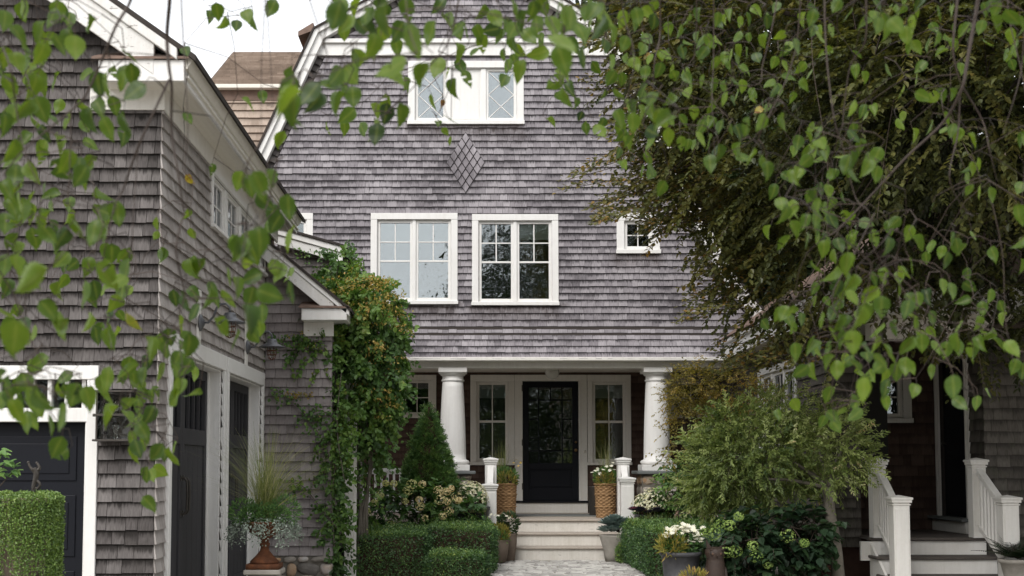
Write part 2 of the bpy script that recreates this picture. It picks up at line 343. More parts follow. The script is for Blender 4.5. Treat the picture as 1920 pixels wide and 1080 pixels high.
class MB:
    def __init__(s): s.v, s.f, s.t, s.tint = [], [], [], 0.5
    def add(s, vs, fs):
        b = len(s.v)
        s.v += [tuple(x) for x in vs]; s.t += [s.tint] * len(vs)
        s.f += [tuple(b + i for i in f) for f in fs]
        return s
    def hexa(s, p):   # 8 points: 4 back ring, 4 front ring, same order
        return s.add(p, [(3, 2, 1, 0), (4, 5, 6, 7), (0, 1, 5, 4), (1, 2, 6, 5), (2, 3, 7, 6), (3, 0, 4, 7)])
    def box(s, a, b):
        x0, y0, z0 = a; x1, y1, z1 = b
        return s.hexa([(x0, y0, z0), (x1, y0, z0), (x1, y1, z0), (x0, y1, z0), (x0, y0, z1), (x1, y0, z1), (x1, y1, z1), (x0, y1, z1)])
    def fbox(s, fr, u0, u1, v0, v1, n0, n1):
        P = fr.p
        return s.hexa([P(u0, v0, n0), P(u1, v0, n0), P(u1, v1, n0), P(u0, v1, n0), P(u0, v0, n1), P(u1, v0, n1), P(u1, v1, n1), P(u0, v1, n1)])
    def fpoly(s, fr, pts, n0, n1):   # prism over a polygon in (u, v), counter-clockwise
        k = len(pts)
        vs = [fr.p(u, v, n0) for u, v in pts] + [fr.p(u, v, n1) for u, v in pts]
        fs = [tuple(range(k - 1, -1, -1)), tuple(range(k, 2 * k))] + [(i, (i + 1) % k, k + (i + 1) % k, k + i) for i in range(k)]
        return s.add(vs, fs)
    def tube(s, pts, rad, n=8):
        pts = [Vector(p) for p in pts]
        if not hasattr(rad, '__len__'): rad = [rad] * len(pts)
        vs, fs = [], []
        ref = None
        for i, p in enumerate(pts):
            d = (pts[min(i + 1, len(pts) - 1)] - pts[max(i - 1, 0)])
            d = d.normalized() if d.length > 1e-9 else Vector((0, 0, 1))
            if ref is None: ref = d.orthogonal().normalized()
            x = (ref - d * ref.dot(d)); x = x.normalized() if x.length > 1e-6 else d.orthogonal().normalized()
            ref = x; y = d.cross(x)
            for k in range(n):
                a = 2 * math.pi * k / n
                vs.append(p + (x * math.cos(a) + y * math.sin(a)) * rad[i])
        for i in range(len(pts) - 1):
            for k in range(n):
                fs.append((i * n + k, i * n + (k + 1) % n, (i + 1) * n + (k + 1) % n, (i + 1) * n + k))
        fs.append(tuple(range(n - 1, -1, -1))); fs.append(tuple((len(pts) - 1) * n + k for k in range(n)))
        return s.add(vs, fs)
    def lathe(s, c, prof, n=28, fn=None):
        c = Vector(c); vs, fs = [], []
        for i, (r, z) in enumerate(prof):
            for k in range(n):
                a = 2 * math.pi * k / n
                rr = r if fn is None else fn(r, a, i)
                vs.append(c + Vector((rr * math.cos(a), rr * math.sin(a), z)))
        for i in range(len(prof) - 1):
            for k in range(n):
                fs.append((i * n + k, i * n + (k + 1) % n, (i + 1) * n + (k + 1) % n, (i + 1) * n + k))
        fs.append(tuple(range(n - 1, -1, -1))); fs.append(tuple((len(prof) - 1) * n + k for k in range(n)))
        return s.add(vs, fs)
    def blob(s, c, rad, n=12, m=8, jit=0.0, rot=0.0, power=1.0, fr=None):
        c = Vector(c); vs, fs = [], []
        ph = [random.uniform(0, 6.28) for _ in range(4)]
        for i in range(m + 1):
            th = math.pi * i / m
            for k in range(n):
                a = 2 * math.pi * k / n
                d = [math.sin(th) * math.cos(a), math.sin(th) * math.sin(a), math.cos(th)]
                d = [math.copysign(abs(q) ** power, q) for q in d]
                q = 1 + jit * (math.sin(3 * a + ph[0]) * 0.5 + math.sin(2 * a + ph[1]) * 0.5 + math.sin(2.5 * th + ph[2])) * math.sin(th)
                x, y, z = d[0] * rad[0] * q, d[1] * rad[1] * q, d[2] * rad[2]
                if fr is None: vs.append(c + Vector((x * math.cos(rot) - y * math.sin(rot), x * math.sin(rot) + y * math.cos(rot), z)))
                else: vs.append(c + fr.U * (x * math.cos(rot) - y * math.sin(rot)) + fr.V * (x * math.sin(rot) + y * math.cos(rot)) + fr.N * z)
        for i in range(m):
            for k in range(n):
                fs.append((i * n + k, (i + 1) * n + k, (i + 1) * n + (k + 1) % n, i * n + (k + 1) % n))
        return s.add(vs, fs)
    def build(s, name, mat, parent=None, smooth=False, bevel=0.0, seg=1):
        me = bpy.data.meshes.new(name)
        me.from_pydata(s.v, [], s.f)
        a = me.attributes.new('tint', 'FLOAT', 'POINT'); a.data.foreach_set('value', np.array(s.t, dtype=np.float32))
        me.materials.append(M[mat])
        if smooth: me.polygons.foreach_set('use_smooth', [True] * len(me.polygons))
        o = bpy.data.objects.new(name, me); C.objects.link(o)
        attach(o, parent)
        if bevel:
            b = o.modifiers.new('bevel', 'BEVEL'); b.width = bevel; b.segments = seg; b.limit_method = 'ANGLE'; b.angle_limit = R(40)
        return o

def np_mesh(name, mat, V, faces_flat, fsize, parent=None, attrs=None, smooth=False):
    me = bpy.data.meshes.new(name)
    nf = len(faces_flat) // fsize
    me.vertices.add(len(V)); me.vertices.foreach_set('co', np.asarray(V, dtype=np.float32).ravel())
    me.loops.add(len(faces_flat)); me.loops.foreach_set('vertex_index', np.asarray(faces_flat, dtype=np.int32))
    me.polygons.add(nf)
    me.polygons.foreach_set('loop_start', np.arange(0, nf * fsize, fsize, dtype=np.int32))
    for nm, (ty, arr) in (attrs or {}).items():
        a = me.attributes.new(nm, ty, 'POINT')
        a.data.foreach_set('value' if ty == 'FLOAT' else 'vector', np.asarray(arr, dtype=np.float32).ravel())
    me.update(calc_edges=True)
    me.polygons.foreach_set('use_smooth', np.full(nf, bool(smooth)))
    me.materials.append(M[mat])
    o = bpy.data.objects.new(name, me); C.objects.link(o)
    attach(o, parent)
    return o

# leaf templates: (verts, quads); y runs from the stalk to the tip, z is the upper side
def simple_leaf(wd=0.6, fold=0.12, curl=0.1):
    v = [(0, 0, 0), (0, 1, -curl), (-wd / 2, 0.33, fold), (-wd * 0.36, 0.72, fold - curl * .5), (wd / 2, 0.33, fold), (wd * 0.36, 0.72, fold - curl * .5)]
    return np.array(v), np.array([(0, 1, 3, 2), (0, 4, 5, 1)])
def quad_leaf(wd=0.55):
    return np.array([(0, 0, 0), (wd / 2, 0.5, 0.08), (0, 1, 0), (-wd / 2, 0.5, 0.08)]), np.array([(0, 1, 2, 3)])
def birch_leaf(wd=0.68, fold=0.1, curl=0.14, seg=13):
    v, f = [], []
    for i in range(seg + 1):
        t = i / seg
        w_ = wd / 2 * float(np.interp(t, [0, .05, .13, .24, .36, .5, .64, .78, .89, .95, 1], [0, .42, .76, .97, 1.0, .92, .74, .48, .22, .1, 0]))
        odd = i % 2
        w_ *= 1.05 if odd else 0.96
        ser = 0.02 if odd else -0.012
        z = -curl * t * t + 0.02 * math.sin(t * 9)
        e = z + fold * w_ / wd * 2 - 0.3 * w_ * w_ / wd
        v += [(-w_, t + ser - 0.04 * (t < .2), e + .012 * odd), (0, t, z), (w_, t + ser - 0.04 * (t < .2), e - .012 * odd)]
    for i in range(seg):
        k = i * 3
        f += [(k, k + 1, k + 4, k + 3), (k + 1, k + 2, k + 5, k + 4)]
    return np.array(v), np.array(f)
def blade(seg=1, wd=0.06):
    return np.array([(-wd / 2, 0, 0), (wd / 2, 0, 0), (wd * 0.3, 1, 0), (-wd * 0.3, 1, 0)]), np.array([(0, 1, 2, 3)])

def norm(a): return a / np.maximum(np.linalg.norm(a, axis=1, keepdims=True), 1e-9)
def leaves(name, mat, parent, pos, tip, up, size, tint, tpl, smooth=False, rib=False):
    tv, tf = tpl
    y = norm(np.asarray(tip, float)); u = np.asarray(up, float)
    z = norm(u - y * np.sum(u * y, axis=1, keepdims=True)); x = np.cross(y, z)
    s = np.asarray(size, float).reshape(-1, 1, 1)
    n = len(pos)
    if isinstance(tv, list): tv = np.array(tv)[rng.integers(0, len(tv), n)]      # several shapes of one topology
    else: tv = tv[None]
    k = tv.shape[1]
    V = pos[:, None, :] + s * (x[:, None, :] * tv[:, :, 0:1] + y[:, None, :] * tv[:, :, 1:2] + z[:, None, :] * tv[:, :, 2:3])
    Fc = (np.arange(n)[:, None, None] * k + tf[None]).reshape(-1)
    T = np.repeat(np.clip(tint, 0, 1), k); at_ = {'tint': ('FLOAT', T)}
    if rib:
        at_['rib'] = ('FLOAT', np.tile((np.arange(k) % 3 == 1).astype(float), n))
        Q = Fc.reshape(n, len(tf), 4); keep = np.ones((n, len(tf)), bool)      # bites eaten out of some blades
        for i in np.nonzero(rng.random(n) < .16)[0]:
            for _ in range(rng.integers(1, 3)): a_ = 2 * rng.integers(2, len(tf) // 2 - 3) + rng.integers(0, 2); keep[i, a_] = False
        Fc = Q[keep].reshape(-1)
    return np_mesh(name, mat, V.reshape(-1, 3), Fc, tf.shape[1], parent, at_, smooth)
def rdir(n): return norm(rng.normal(size=(n, 3)))

def shingles(name, mat, parent, fr, v0, v1, L, Rr, exp=0.118, wr=(0.07, 0.19), holes=(), off=None, thick=0.014, gap=0.0021, n0=0.0, wob=0.004, dirt=None):
    """courses of separate tapered shingles; L, Rr: functions of v; holes: (v0, v1, left(v), right(v))"""
    off = off or (lambda v: 0.0)
    V, A, U, Fq = [], [], [], []
    r = random.Random(int(v0 * 977 + len(name) * 31))
    nrow = int(math.ceil((v1 - v0) / exp - 1e-6))
    for i in range(nrow):
        vb, vt = v0 + i * exp, min(v0 + (i + 1) * exp, v1)
        bps = sorted({vb, vt} | {h for H in holes for h in H[:2] if vb + 1e-4 < h < vt - 1e-4})
        umin, umax = min(L(vb), L(vt)), max(Rr(vb), Rr(vt))
        cuts = [umin - r.uniform(0, wr[1])]
        while cuts[-1] < umax: cuts.append(cuts[-1] + r.uniform(*wr))
        info = [(r.random(), r.random(), r.uniform(-wob, wob), r.uniform(-0.0015, 0.0025)) for _ in cuts]
        for a, b in zip(bps[:-1], bps[1:]):
            iv = [(L, Rr)]
            for H in holes:
                if H[0] <= a + 1e-5 and b <= H[1] + 1e-5:
                    nv = []
                    mid = (a + b) / 2
                    for l_, r_ in iv:
                        hl, hr = H[2], H[3]
                        if hr(mid) <= l_(mid) or hl(mid) >= r_(mid): nv.append((l_, r_)); continue
                        if hl(mid) > l_(mid): nv.append((l_, hl))
                        if hr(mid) < r_(mid): nv.append((hr, r_))
                    iv = nv
            for k in range(len(cuts) - 1):
                r1, r2, dw, dn = info[k]
                for l_, r_ in iv:
                    c0, c1 = cuts[k] + gap, cuts[k + 1] - gap
                    low = a == vb
                    aa = a + (dw if low else 0)
                    xa0, xa1 = max(c0, l_(a)), min(c1, r_(a)); xb0, xb1 = max(c0, l_(b)), min(c1, r_(b))
                    if xa1 - xa0 < 0.002 and xb1 - xb0 < 0.002: continue
                    if xa1 < xa0: xa0 = xa1 = min(max((xa0 + xa1) / 2, l_(a)), r_(a))
                    if xb1 < xb0: xb0 = xb1 = min(max((xb0 + xb1) / 2, l_(b)), r_(b))
                    da = n0 + off(aa) + thick * (1 - (a - vb) / exp) + 0.002 + dn
                    db = n0 + off(b) + thick * (1 - (b - vb) / exp) + 0.002 + dn * 0.3
                    ba, bb = n0 + off(a) - 0.001, n0 + off(b) - 0.001
                    s0 = len(V)
                    for (u, v, d) in ((xa0, aa, da), (xa1, aa, da), (xb1, b, db), (xb0, b, db), (xa0, aa, ba), (xa1, aa, ba), (xb1, b, bb), (xb0, b, bb)):
                        V.append(fr.p(u, v, d)); U.append((u, v, dirt(u, v) if dirt else 0)); A.append((r1, (v - vb) / exp, r2))
                    Fq += [s0, s0 + 1, s0 + 2, s0 + 3, s0, s0 + 3, s0 + 7, s0 + 4, s0 + 1, s0 + 5, s0 + 6, s0 + 2]
                    if low: Fq += [s0, s0 + 4, s0 + 5, s0 + 1]
    return np_mesh(name, mat, np.array(V), np.array(Fq), 4, parent, {'sh': ('FLOAT_VECTOR', A), 'uvp': ('FLOAT_VECTOR', U)})

def backing(name, mat, parent, fr, vs_, L, Rr, holes=(), thick=0.15, off=None):
    """the solid wall behind the shingles, with real openings"""
    mb = MB(); off = off or (lambda v: 0.0)
    bps = sorted(set(vs_) | {h for H in holes for h in H[:2] if vs_[0] < h < vs_[-1]})
    for a, b in zip(bps[:-1], bps[1:]):
        iv = [(L, Rr)]; mid = (a + b) / 2
        for H in holes:
            if H[0] <= a + 1e-5 and b <= H[1] + 1e-5:
                nv = []
                for l_, r_ in iv:
                    if H[3](mid) <= l_(mid) or H[2](mid) >= r_(mid): nv.append((l_, r_)); continue
                    if H[2](mid) > l_(mid): nv.append((l_, H[2]))
                    if H[3](mid) < r_(mid): nv.append((H[3], r_))
                iv = nv
        for l_, r_ in iv:
            e = 1e-5
            P = fr.p
            oa, ob = off(a) - 0.003, off(b) - 0.003
            mb.hexa([P(l_(a + e), a, -thick), P(r_(a + e), a, -thick), P(r_(b - e), b, -thick), P(l_(b - e), b, -thick),
                     P(l_(a + e), a, oa), P(r_(a + e), a, oa), P(r_(b - e), b, ob), P(l_(b - e), b, ob)])
    return mb.build(name, mat, parent)

def hole(u0, u1, v0, v1): return (v0, v1, (lambda v: u0), (lambda v: u1))

def window(parent, fr, u0, u1, v0, v1, sashes, cas=0.1, label=None, mat='white', glass='glass', blind=0.0, depth=0.03, sill=True, room=1.2, mull=0.06, head=None, name='window'):
    """casing u0..u1 x v0..v1; sashes: list of muntin specs, spread evenly; returns (object, hole)"""
    head = head or cas
    sb = cas * 0.55 if sill else cas
    iu0, iu1, iv0, iv1 = u0 + cas, u1 - cas, v0 + sb, v1 - head
    mb = MB()
    mb.fbox(fr, u0, u1, iv1, v1, 0.0, depth + 0.004)
    mb.fbox(fr, u0, iu0, iv0, iv1, 0.0, depth); mb.fbox(fr, iu1, u1, iv0, iv1, 0.0, depth)
    if sill: mb.fbox(fr, u0 - 0.012, u1 + 0.012, v0, iv0, -0.02, depth + 0.03)
    else: mb.fbox(fr, u0, u1, v0, iv0, 0.0, depth + 0.002)
    # jamb liner inside the opening
    j = 0.012
    mb.fbox(fr, iu0 - 0.001, iu0 + j, iv0, iv1, -0.15, -0.001); mb.fbox(fr, iu1 - j, iu1 + 0.001, iv0, iv1, -0.15, -0.001)
    mb.fbox(fr, iu0 + j, iu1 - j, iv1 - j, iv1 + 0.001, -0.15, -0.001); mb.fbox(fr, iu0 + j, iu1 - j, iv0 - 0.001, iv0 + j, -0.15, -0.001)
    n = len(sashes); tot = iu1 - iu0 - 2 * j; sw = (tot - mull * (n - 1)) / n
    for i in range(n - 1):
        x = iu0 + j + sw * (i + 1) + mull * i
        mb.fbox(fr, x, x + mull, iv0 + j, iv1 - j, -0.1, 0.004)
    wo_ = mb.build(name, mat, parent, bevel=0.004)
    if label: wo_['label'] = label
    for i, sp in enumerate(sashes):
        a, b = iu0 + j + i * (sw + mull), iu0 + j + i * (sw + mull) + sw
        c, d = iv0 + j, iv1 - j
        if sp == 'panel':
            pm = MB(); s = 0.03
            pm.fbox(fr, a, b, c, d, -0.06, -0.03)
            pm.fbox(fr, a + s, b - s, c + s, d - 2.2 * s, -0.03, -0.022)
            pm.build('panel', mat, wo_, bevel=0.003); continue
        s = sp.get('s', 0.04); n0, n1 = -0.07, -0.022
        sm = MB()
        sm.fbox(fr, a, a + s, c, d, n0, n1); sm.fbox(fr, b - s, b, c, d, n0, n1)
        sm.fbox(fr, a + s, b - s, c, c + s * 1.15, n0, n1); sm.fbox(fr, a + s, b - s, d - s, d, n0, n1)
        ga, gb, gc, gd = a + s, b - s, c + s * 1.15, d - s
        m_ = sp.get('m', 0.011)
        for h in sp.get('h', ()):
            y = gd - h[0] * (gd - gc); t_ = h[1] if len(h) > 1 else m_
            sm.fbox(fr, ga, gb, y - t_, y + t_, -0.062, -0.034)
        for (fx, t0, t1) in sp.get('v', ()):
            x = ga + fx * (gb - ga); sm.fbox(fr, x - m_, x + m_, gd - t1 * (gd - gc), gd - t0 * (gd - gc), -0.058, -0.037)
        for (p0, p1) in sp.get('d', ()):
            q0 = (ga + p0[0] * (gb - ga), gd - p0[1] * (gd - gc)); q1 = (ga + p1[0] * (gb - ga), gd - p1[1] * (gd - gc))
            dx, dy = q1[0] - q0[0], q1[1] - q0[1]; l = math.hypot(dx, dy); nx, ny = -dy / l * m_, dx / l * m_
            sm.fpoly(fr, [(q0[0] - nx, q0[1] - ny), (q1[0] - nx, q1[1] - ny), (q1[0] + nx, q1[1] + ny), (q0[0] + nx, q0[1] + ny)], -0.058 + 0.002 * (dx > 0), -0.037 + 0.002 * (dx > 0))
        sm.build('sash', mat, wo_, bevel=0.003)
        gm = MB(); gm.fbox(fr, ga - 0.004, gb + 0.004, gc - 0.004, gd + 0.004, -0.052, -0.047); gm.build('pane', glass, wo_)
        bl = sp.get('blind', blind)
        if bl:
            bm_ = MB(); hh = (gd - gc) * bl
            k = 4
            for q in range(k):
                bm_.fbox(fr, ga - 0.01, gb + 0.01, gd - hh * (q + 1) / k, gd - hh * q / k, -0.09 - 0.003 * (q % 2), -0.08 - 0.004 * (q % 2))
            bm_.build('blind', 'blind', wo_)
    rm = MB(); P = fr.p
    a, b, c, d = iu0 - 0.3, iu1 + 0.3, iv0 - 0.3, iv1 + 0.3
    n0, n1 = -0.151, -room
    rm.add([P(a, c, n0), P(b, c, n0), P(b, d, n0), P(a, d, n0), P(a, c, n1), P(b, c, n1), P(b, d, n1), P(a, d, n1)],
           [(4, 5, 6, 7), (0, 1, 5, 4), (1, 2, 6, 5), (2, 3, 7, 6), (3, 0, 4, 7)])
    rm.build('room_interior', 'room', wo_)
    return wo_, hole(iu0, iu1, iv0, iv1)

def stones(name, parent, fr, u0, u1, v0, v1, size=(0.14, 0.3), rows=(0.11, 0.18), n=-0.05, prot=0.06):
    mb = MB(); r = random.Random(int(u0 * 100 + v0 * 10) + 5)
    v = v0
    while v < v1 - 0.03:
        h = min(r.uniform(*rows), v1 - v)
        if v1 - (v + h) < 0.06: h = v1 - v
        u = u0
        while u < u1 - 0.02:
            w_ = r.uniform(*size)
            if u1 - (u + w_) < size[0] * 0.6: w_ = u1 - u
            mb.tint = r.random()
            mb.blob(fr.p(u + w_ / 2, v + h / 2 + r.uniform(-.012, .012), n), (w_ / 2 * 0.99, h / 2 * r.uniform(.95, 1.08), prot + 0.012), 16, 9, 0.1, r.uniform(-.2, .2), 0.72, fr)
            u += w_
        v += h
    return mb.build(name, 'stone', parent, smooth=True)

# ================================================================== GROUND
mb = MB()
mb.box((-250, -250, -0.3), (250, 400, -0.012)); props(mb.build('ground', 'soil'), kind='structure')
mb = MB()
r = random.Random(3)
y = 12.0
PATH_L, PATH_R = lambda y: 0.12 + 0.13 * max(0, (y - 17.5) / 3.2), lambda y: 2.42
while y < 20.72:
    d = r.uniform(0.085, 0.125); x = PATH_L(y) - r.uniform(0, .12)
    while x < PATH_R(y):
        l = r.uniform(0.11, 0.24); mb.tint = r.random(); z = r.uniform(-0.008, 0.006)
        tx, ty = r.uniform(-.008, .008), r.uniform(-.008, .008)
        g, i = 0.007, 0.02
        b = [(x + g, y + g), (x + l - g, y + g), (x + l - g, y + d - g), (x + g, y + d - g)]
        t = [(x + g + i, y + g + i), (x + l - g - i, y + g + i), (x + l - g - i, y + d - g - i), (x + g + i, y + d - g - i)]
        s = [(r.uniform(-.006, .006), r.uniform(-.006, .006)) for _ in range(4)]
        vs = [(p[0] + q[0], p[1] + q[1], -0.03) for p, q in zip(b, s)] + [(p[0] + q[0], p[1] + q[1], z - 0.014) for p, q in zip(b, s)] + \
             [(t[0][0], t[0][1], z - tx - ty), (t[1][0], t[1][1], z + tx - ty), (t[2][0], t[2][1], z + tx + ty), (t[3][0], t[3][1], z - tx + ty)]
        mb.add(vs, [(0, 1, 5, 4), (1, 2, 6, 5), (2, 3, 7, 6), (3, 0, 4, 7), (4, 5, 9, 8), (5, 6, 10, 9), (6, 7, 11, 10), (7, 4, 8, 11), (8, 9, 10, 11)])
        x += l
    y += d
props(mb.build('path', 'sett'), kind='structure')

# ================================================================== MAIN HOUSE
YF, YD = 21.8, 24.4
fr = front(YF)
house = thing('main_house', 'large grey shingled house with a gambrel gable, white windows and a columned porch', 'house', (0.0, YF, 0))
def lin(pts):
    """piecewise linear u(v) through (u, v) points sorted by v"""
    pts = sorted(pts, key=lambda p: p[1])
    def f(v):
        if v <= pts[0][1]: return pts[0][0]
        for (a, b), (c, d) in zip(pts[:-1], pts[1:]):
            if v <= d: return a + (c - a) * (v - b) / (d - b)
        (a, b), (c, d) = pts[-2:]
        return a + (c - a) * (v - b) / (d - b)
    return f
def uv(px, py, Y=YF): p = at(px, py, Y); return (p.x, p.z)
CX = uv(873, 300)[0]
outer_px = [(873, -92), (592, 62), (478, 306), (384, 497), (358, 540), (318, 586)]
outL = [uv(*p) for p in outer_px]
outL[0] = (CX, outL[0][1])
outR = [(2 * CX - u, v) for u, v in outL]
def offset_poly(poly, d):
    out = []
    for i, p in enumerate(poly):
        n = Vector((0, 0))
        for a, b in ((i - 1, i), (i, i + 1)):
            if a < 0 or b >= len(poly): continue
            t = Vector(poly[b]) - Vector(poly[a]); t.normalize(); n += Vector((-t.y, t.x))
        n.normalize()
        k = 1.0
        if 0 < i < len(poly) - 1:
            t = (Vector(poly[i + 1]) - Vector(poly[i])).normalized(); k = max(0.6, n.dot(Vector((-t.y, t.x))))
        out.append(tuple(Vector(p) + n * d / k))
    return out
Z0 = uv(873, 675)[1]
inL = offset_poly(outL, 0.2)
inL[0] = (CX, inL[0][1])
bandL = offset_poly(outL, 0.325)
bandL[0] = (CX, bandL[0][1])
Lf_ = lin(inL); Rf_ = lambda v: 2 * CX - Lf_(v)
Lb_ = lin(bandL); Rb_ = lambda v: 2 * CX - Lb_(v)
EAVE_R = uv(1397, 640)[0]; EAVE_L = 2 * CX - EAVE_R - 0.2
zt = uv(0, 602)[1]
flare = lambda v: 0.24 * (max(0.0, zt - v) / (zt - Z0)) ** 1.6
zmin_band = outL[-1][1]
Lw = lambda v: max(EAVE_L, Lf_(v) + 0.06) if v > zmin_band else EAVE_L
Rw = lambda v: min(EAVE_R, Rf_(v) - 0.06) if v > zmin_band else EAVE_R
kneez = outL[1][1]
Ls = lambda v: max(EAVE_L, Lb_(v)) if v > zmin_band + 0.25 else Lw(v)
Rs = lambda v: min(EAVE_R, Rb_(v)) if v > zmin_band + 0.25 else Rw(v)

holes = []
S2 = dict(h=[(0.255,), (0.51, 0.016)], v=[(0.5, 0.0, 0.51)], s=0.042, m=0.010)
def fwin(px0, px1, py0, py1, sashes, **kw):
    a = uv(px0, (py0 + py1) / 2); b = uv(px1, (py0 + py1) / 2); c = uv((px0 + px1) / 2, py1); d = uv((px0 + px1) / 2, py0)
    o, h = window(house, fr, a[0], b[0], c[1], d[1], sashes, **kw)
    holes.append(h); return o
fwin(695, 858, 400, 571, [dict(S2, blind=0.255), dict(S2, blind=0.255)], glass='sky_glass', cas=0.11, label='paired casement window over the vine, pale sky in its glass')
fwin(885, 1047, 402, 573, [dict(S2), dict(S2, blind=0.2)], cas=0.11, label='paired casement window above the front door')
DM = dict(s=0.042, m=0.007, d=[((0, .37), (.62, 1)), ((0, .37), (.4, 0)), ((.4, 0), (1, .37 * .95)), ((0, 1), (1, .4)), ((0, .52), (1, 0.0)), ((0, .52), (.82, 1.0))])
DM = dict(s=0.042, m=0.007, d=[((0, .5), (1, 1)), ((0, 0), (1, .5)), ((0, .5), (1, 0)), ((0, 1), (1, .5))])
fwin(765, 982, 115, 234, [DM, 'panel', DM], glass='sky_glass', cas=0.12, mull=0.09, label='attic window with diamond panes either side of a blank white panel')
fwin(1156, 1237, 400, 476, [dict(h=[(0.5,)], v=[(0.5, 0, 1)], s=0.045, m=0.009)], cas=0.13, label='small square window behind the copper beech')
fwin(525, 587, 400, 470, [dict(s=0.045)], cas=0.11, label='small window at the garage eave')
# diamond ornament
dc, dr, dt = uv(873, 305), uv(909, 305), uv(873, 248)
hw, hh = dr[0] - dc[0], dt[1] - dc[1]
dia = (dc[1] - hh, dc[1] + hh, (lambda v: dc[0] - hw * (1 - abs(v - dc[1]) / hh)), (lambda v: dc[0] + hw * (1 - abs(v - dc[1]) / hh)))
diaA = (dc[1] - hh, dc[1], dia[2], dia[3]); diaB = (dc[1], dc[1] + hh, dia[2], dia[3])
V, A, U, Q = [], [], [], []
ND = 5
for i in range(ND):
    for j in range(ND):
        cu = dc[0] + (i - j) * hw / ND; cv = dc[1] + hh - (i + j + 1) * hh / ND
        a, b = hw / ND * 0.89, hh / ND * 0.9; r1, r2 = random.random(), random.random(); s0 = len(V)
        for (u, v, d, t) in ((cu, cv - b, .05, 0), (cu + a, cv, .032, .2), (cu, cv + b, .01, .4), (cu - a, cv, .032, .2), (cu, cv - b, 0, 0), (cu + a, cv, 0, .5), (cu, cv + b, 0, 1), (cu - a, cv, 0, .5)):
            V.append(fr.p(u, v, d)); U.append((u, v, 0)); A.append((r1 * .7, t * .5, r2))
        Q += [s0, s0 + 1, s0 + 2, s0 + 3, s0, s0 + 4, s0 + 5, s0 + 1, s0 + 1, s0 + 5, s0 + 6, s0 + 2, s0 + 3, s0 + 7, s0 + 4, s0, s0 + 2, s0 + 6, s0 + 7, s0 + 3]
dob = np_mesh('diamond_ornament', 'house_shingle', np.array(V), np.array(Q), 4, house, {'sh': ('FLOAT_VECTOR', A), 'uvp': ('FLOAT_VECTOR', U)})
allh = holes + [diaA, diaB]
def sill_dirt(u, v):     # brown run-off below each sill
    q = 0.0
    for (h0, h1, l_, r_) in holes:
        if v < h0 and l_(0) - .16 < u < r_(0) + .16: q = max(q, 1.0 - (h0 - v) / .42)
    return max(0.0, q)
zf0, zf1 = uv(873, 105)[1], uv(873, 77)[1]       # white belt under the attic gable
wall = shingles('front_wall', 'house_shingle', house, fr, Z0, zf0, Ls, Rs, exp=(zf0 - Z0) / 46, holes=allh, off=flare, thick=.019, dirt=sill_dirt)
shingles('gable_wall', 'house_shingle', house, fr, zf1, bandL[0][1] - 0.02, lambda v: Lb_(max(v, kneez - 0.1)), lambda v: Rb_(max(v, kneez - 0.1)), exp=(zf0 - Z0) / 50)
kv = [Z0, Z0 + .15, Z0 + .3, zt, zmin_band, zmin_band + 0.01] + [v for u, v in inL if v > zmin_band]
backing('wall_backing', 'dark_edge', house, fr, sorted(kv), Lw, Rw, holes, off=flare)
# rake trim boards, outer moulding and roof edge
for side, (oo, ii) in (('l', (outL, inL)), ('r', (outR, [(2 * CX - u, v) for u, v in inL]))):
    mid = [tuple(Vector(a) * 0.6 + Vector(b) * 0.4) for a, b in zip(oo, ii)]
    out2 = [tuple(Vector(a) + (Vector(a) - Vector(b)) * 0.16) for a, b in zip(oo, ii)]
    t1, t2, t3 = MB(), MB(), MB()
    for k in range(len(oo) - 1):
        for tb, A_, B_, n0, n1 in ((t1, mid, ii, -0.02, 0.15), (t2, oo, mid, -0.02, 0.2), (t3, out2, oo, -0.02, 0.23)):
            q = [A_[k], B_[k], B_[k + 1], A_[k + 1]]
            if side == 'r': q = q[::-1]
            tb.fpoly(fr, q[::-1], n0, n1)
    t1.build('rake_board', 'white', house, bevel=0.004); t2.build('rake_moulding', 'white', house, bevel=0.004); t3.build('roof_edge', 'dark_edge', house)
    # roof surfaces running back
    rf = MB()
    for k in range(len(oo) - 1):
        a, b = out2[k], out2[k + 1]; c, d = oo[k], oo[k + 1]
        P = lambda p, y: (p[0], y, p[1])
        rf.hexa([P(a, YF + .02), P(b, YF + .02), P(d, YF + .02), P(c, YF + .02), P(a, YF + 10), P(b, YF + 10), P(d, YF + 10), P(c, YF + 10)])
    rf.build('roof_slope', 'flash', house)
# courses laid along the rakes
for side in (-1, 1):
    for k in (0, 1, 2):
        if side == 1 and k == 0: pass
        a, b = Vector(bandL[k + 1]), Vector(bandL[k]); 
        if side == 1: a.x, b.x = 2 * CX - a.x, 2 * CX - b.x
        d = b - a; ln = d.length; d.normalize()
        out = Vector((-d.y, d.x)) if side == -1 else Vector((d.y, -d.x))
        if side == -1: U3, O2 = -out, a + out * 0.145
        else: U3, O2 = out, a
        f2 = Fr(fr.p(O2.x, O2.y, 0.0), (U3.x, 0, U3.y), (d.x, 0, d.y), fr.N)
        shingles('rake_course', 'garage_shingle_shaded', house, f2, 0.02, ln - 0.01, lambda v: 0.0, lambda v: 0.135, exp=0.125, wr=(0.3, 0.3), thick=0.02)
# belt
b0, b1 = MB(), MB()
b0.fbox(fr, Lf_(zf0) - .02, Rf_(zf0) + .02, zf0 - .005, zf1 - 0.06, -.02, .05); b1.fbox(fr, Lf_(zf0) + .05, Rf_(zf0) - .05, zf1 - .06, zf1 + .015, -.02, .1)
b0.build('belt_board', 'white', house, bevel=.004); b1.build('belt_moulding', 'white', house, bevel=.006)
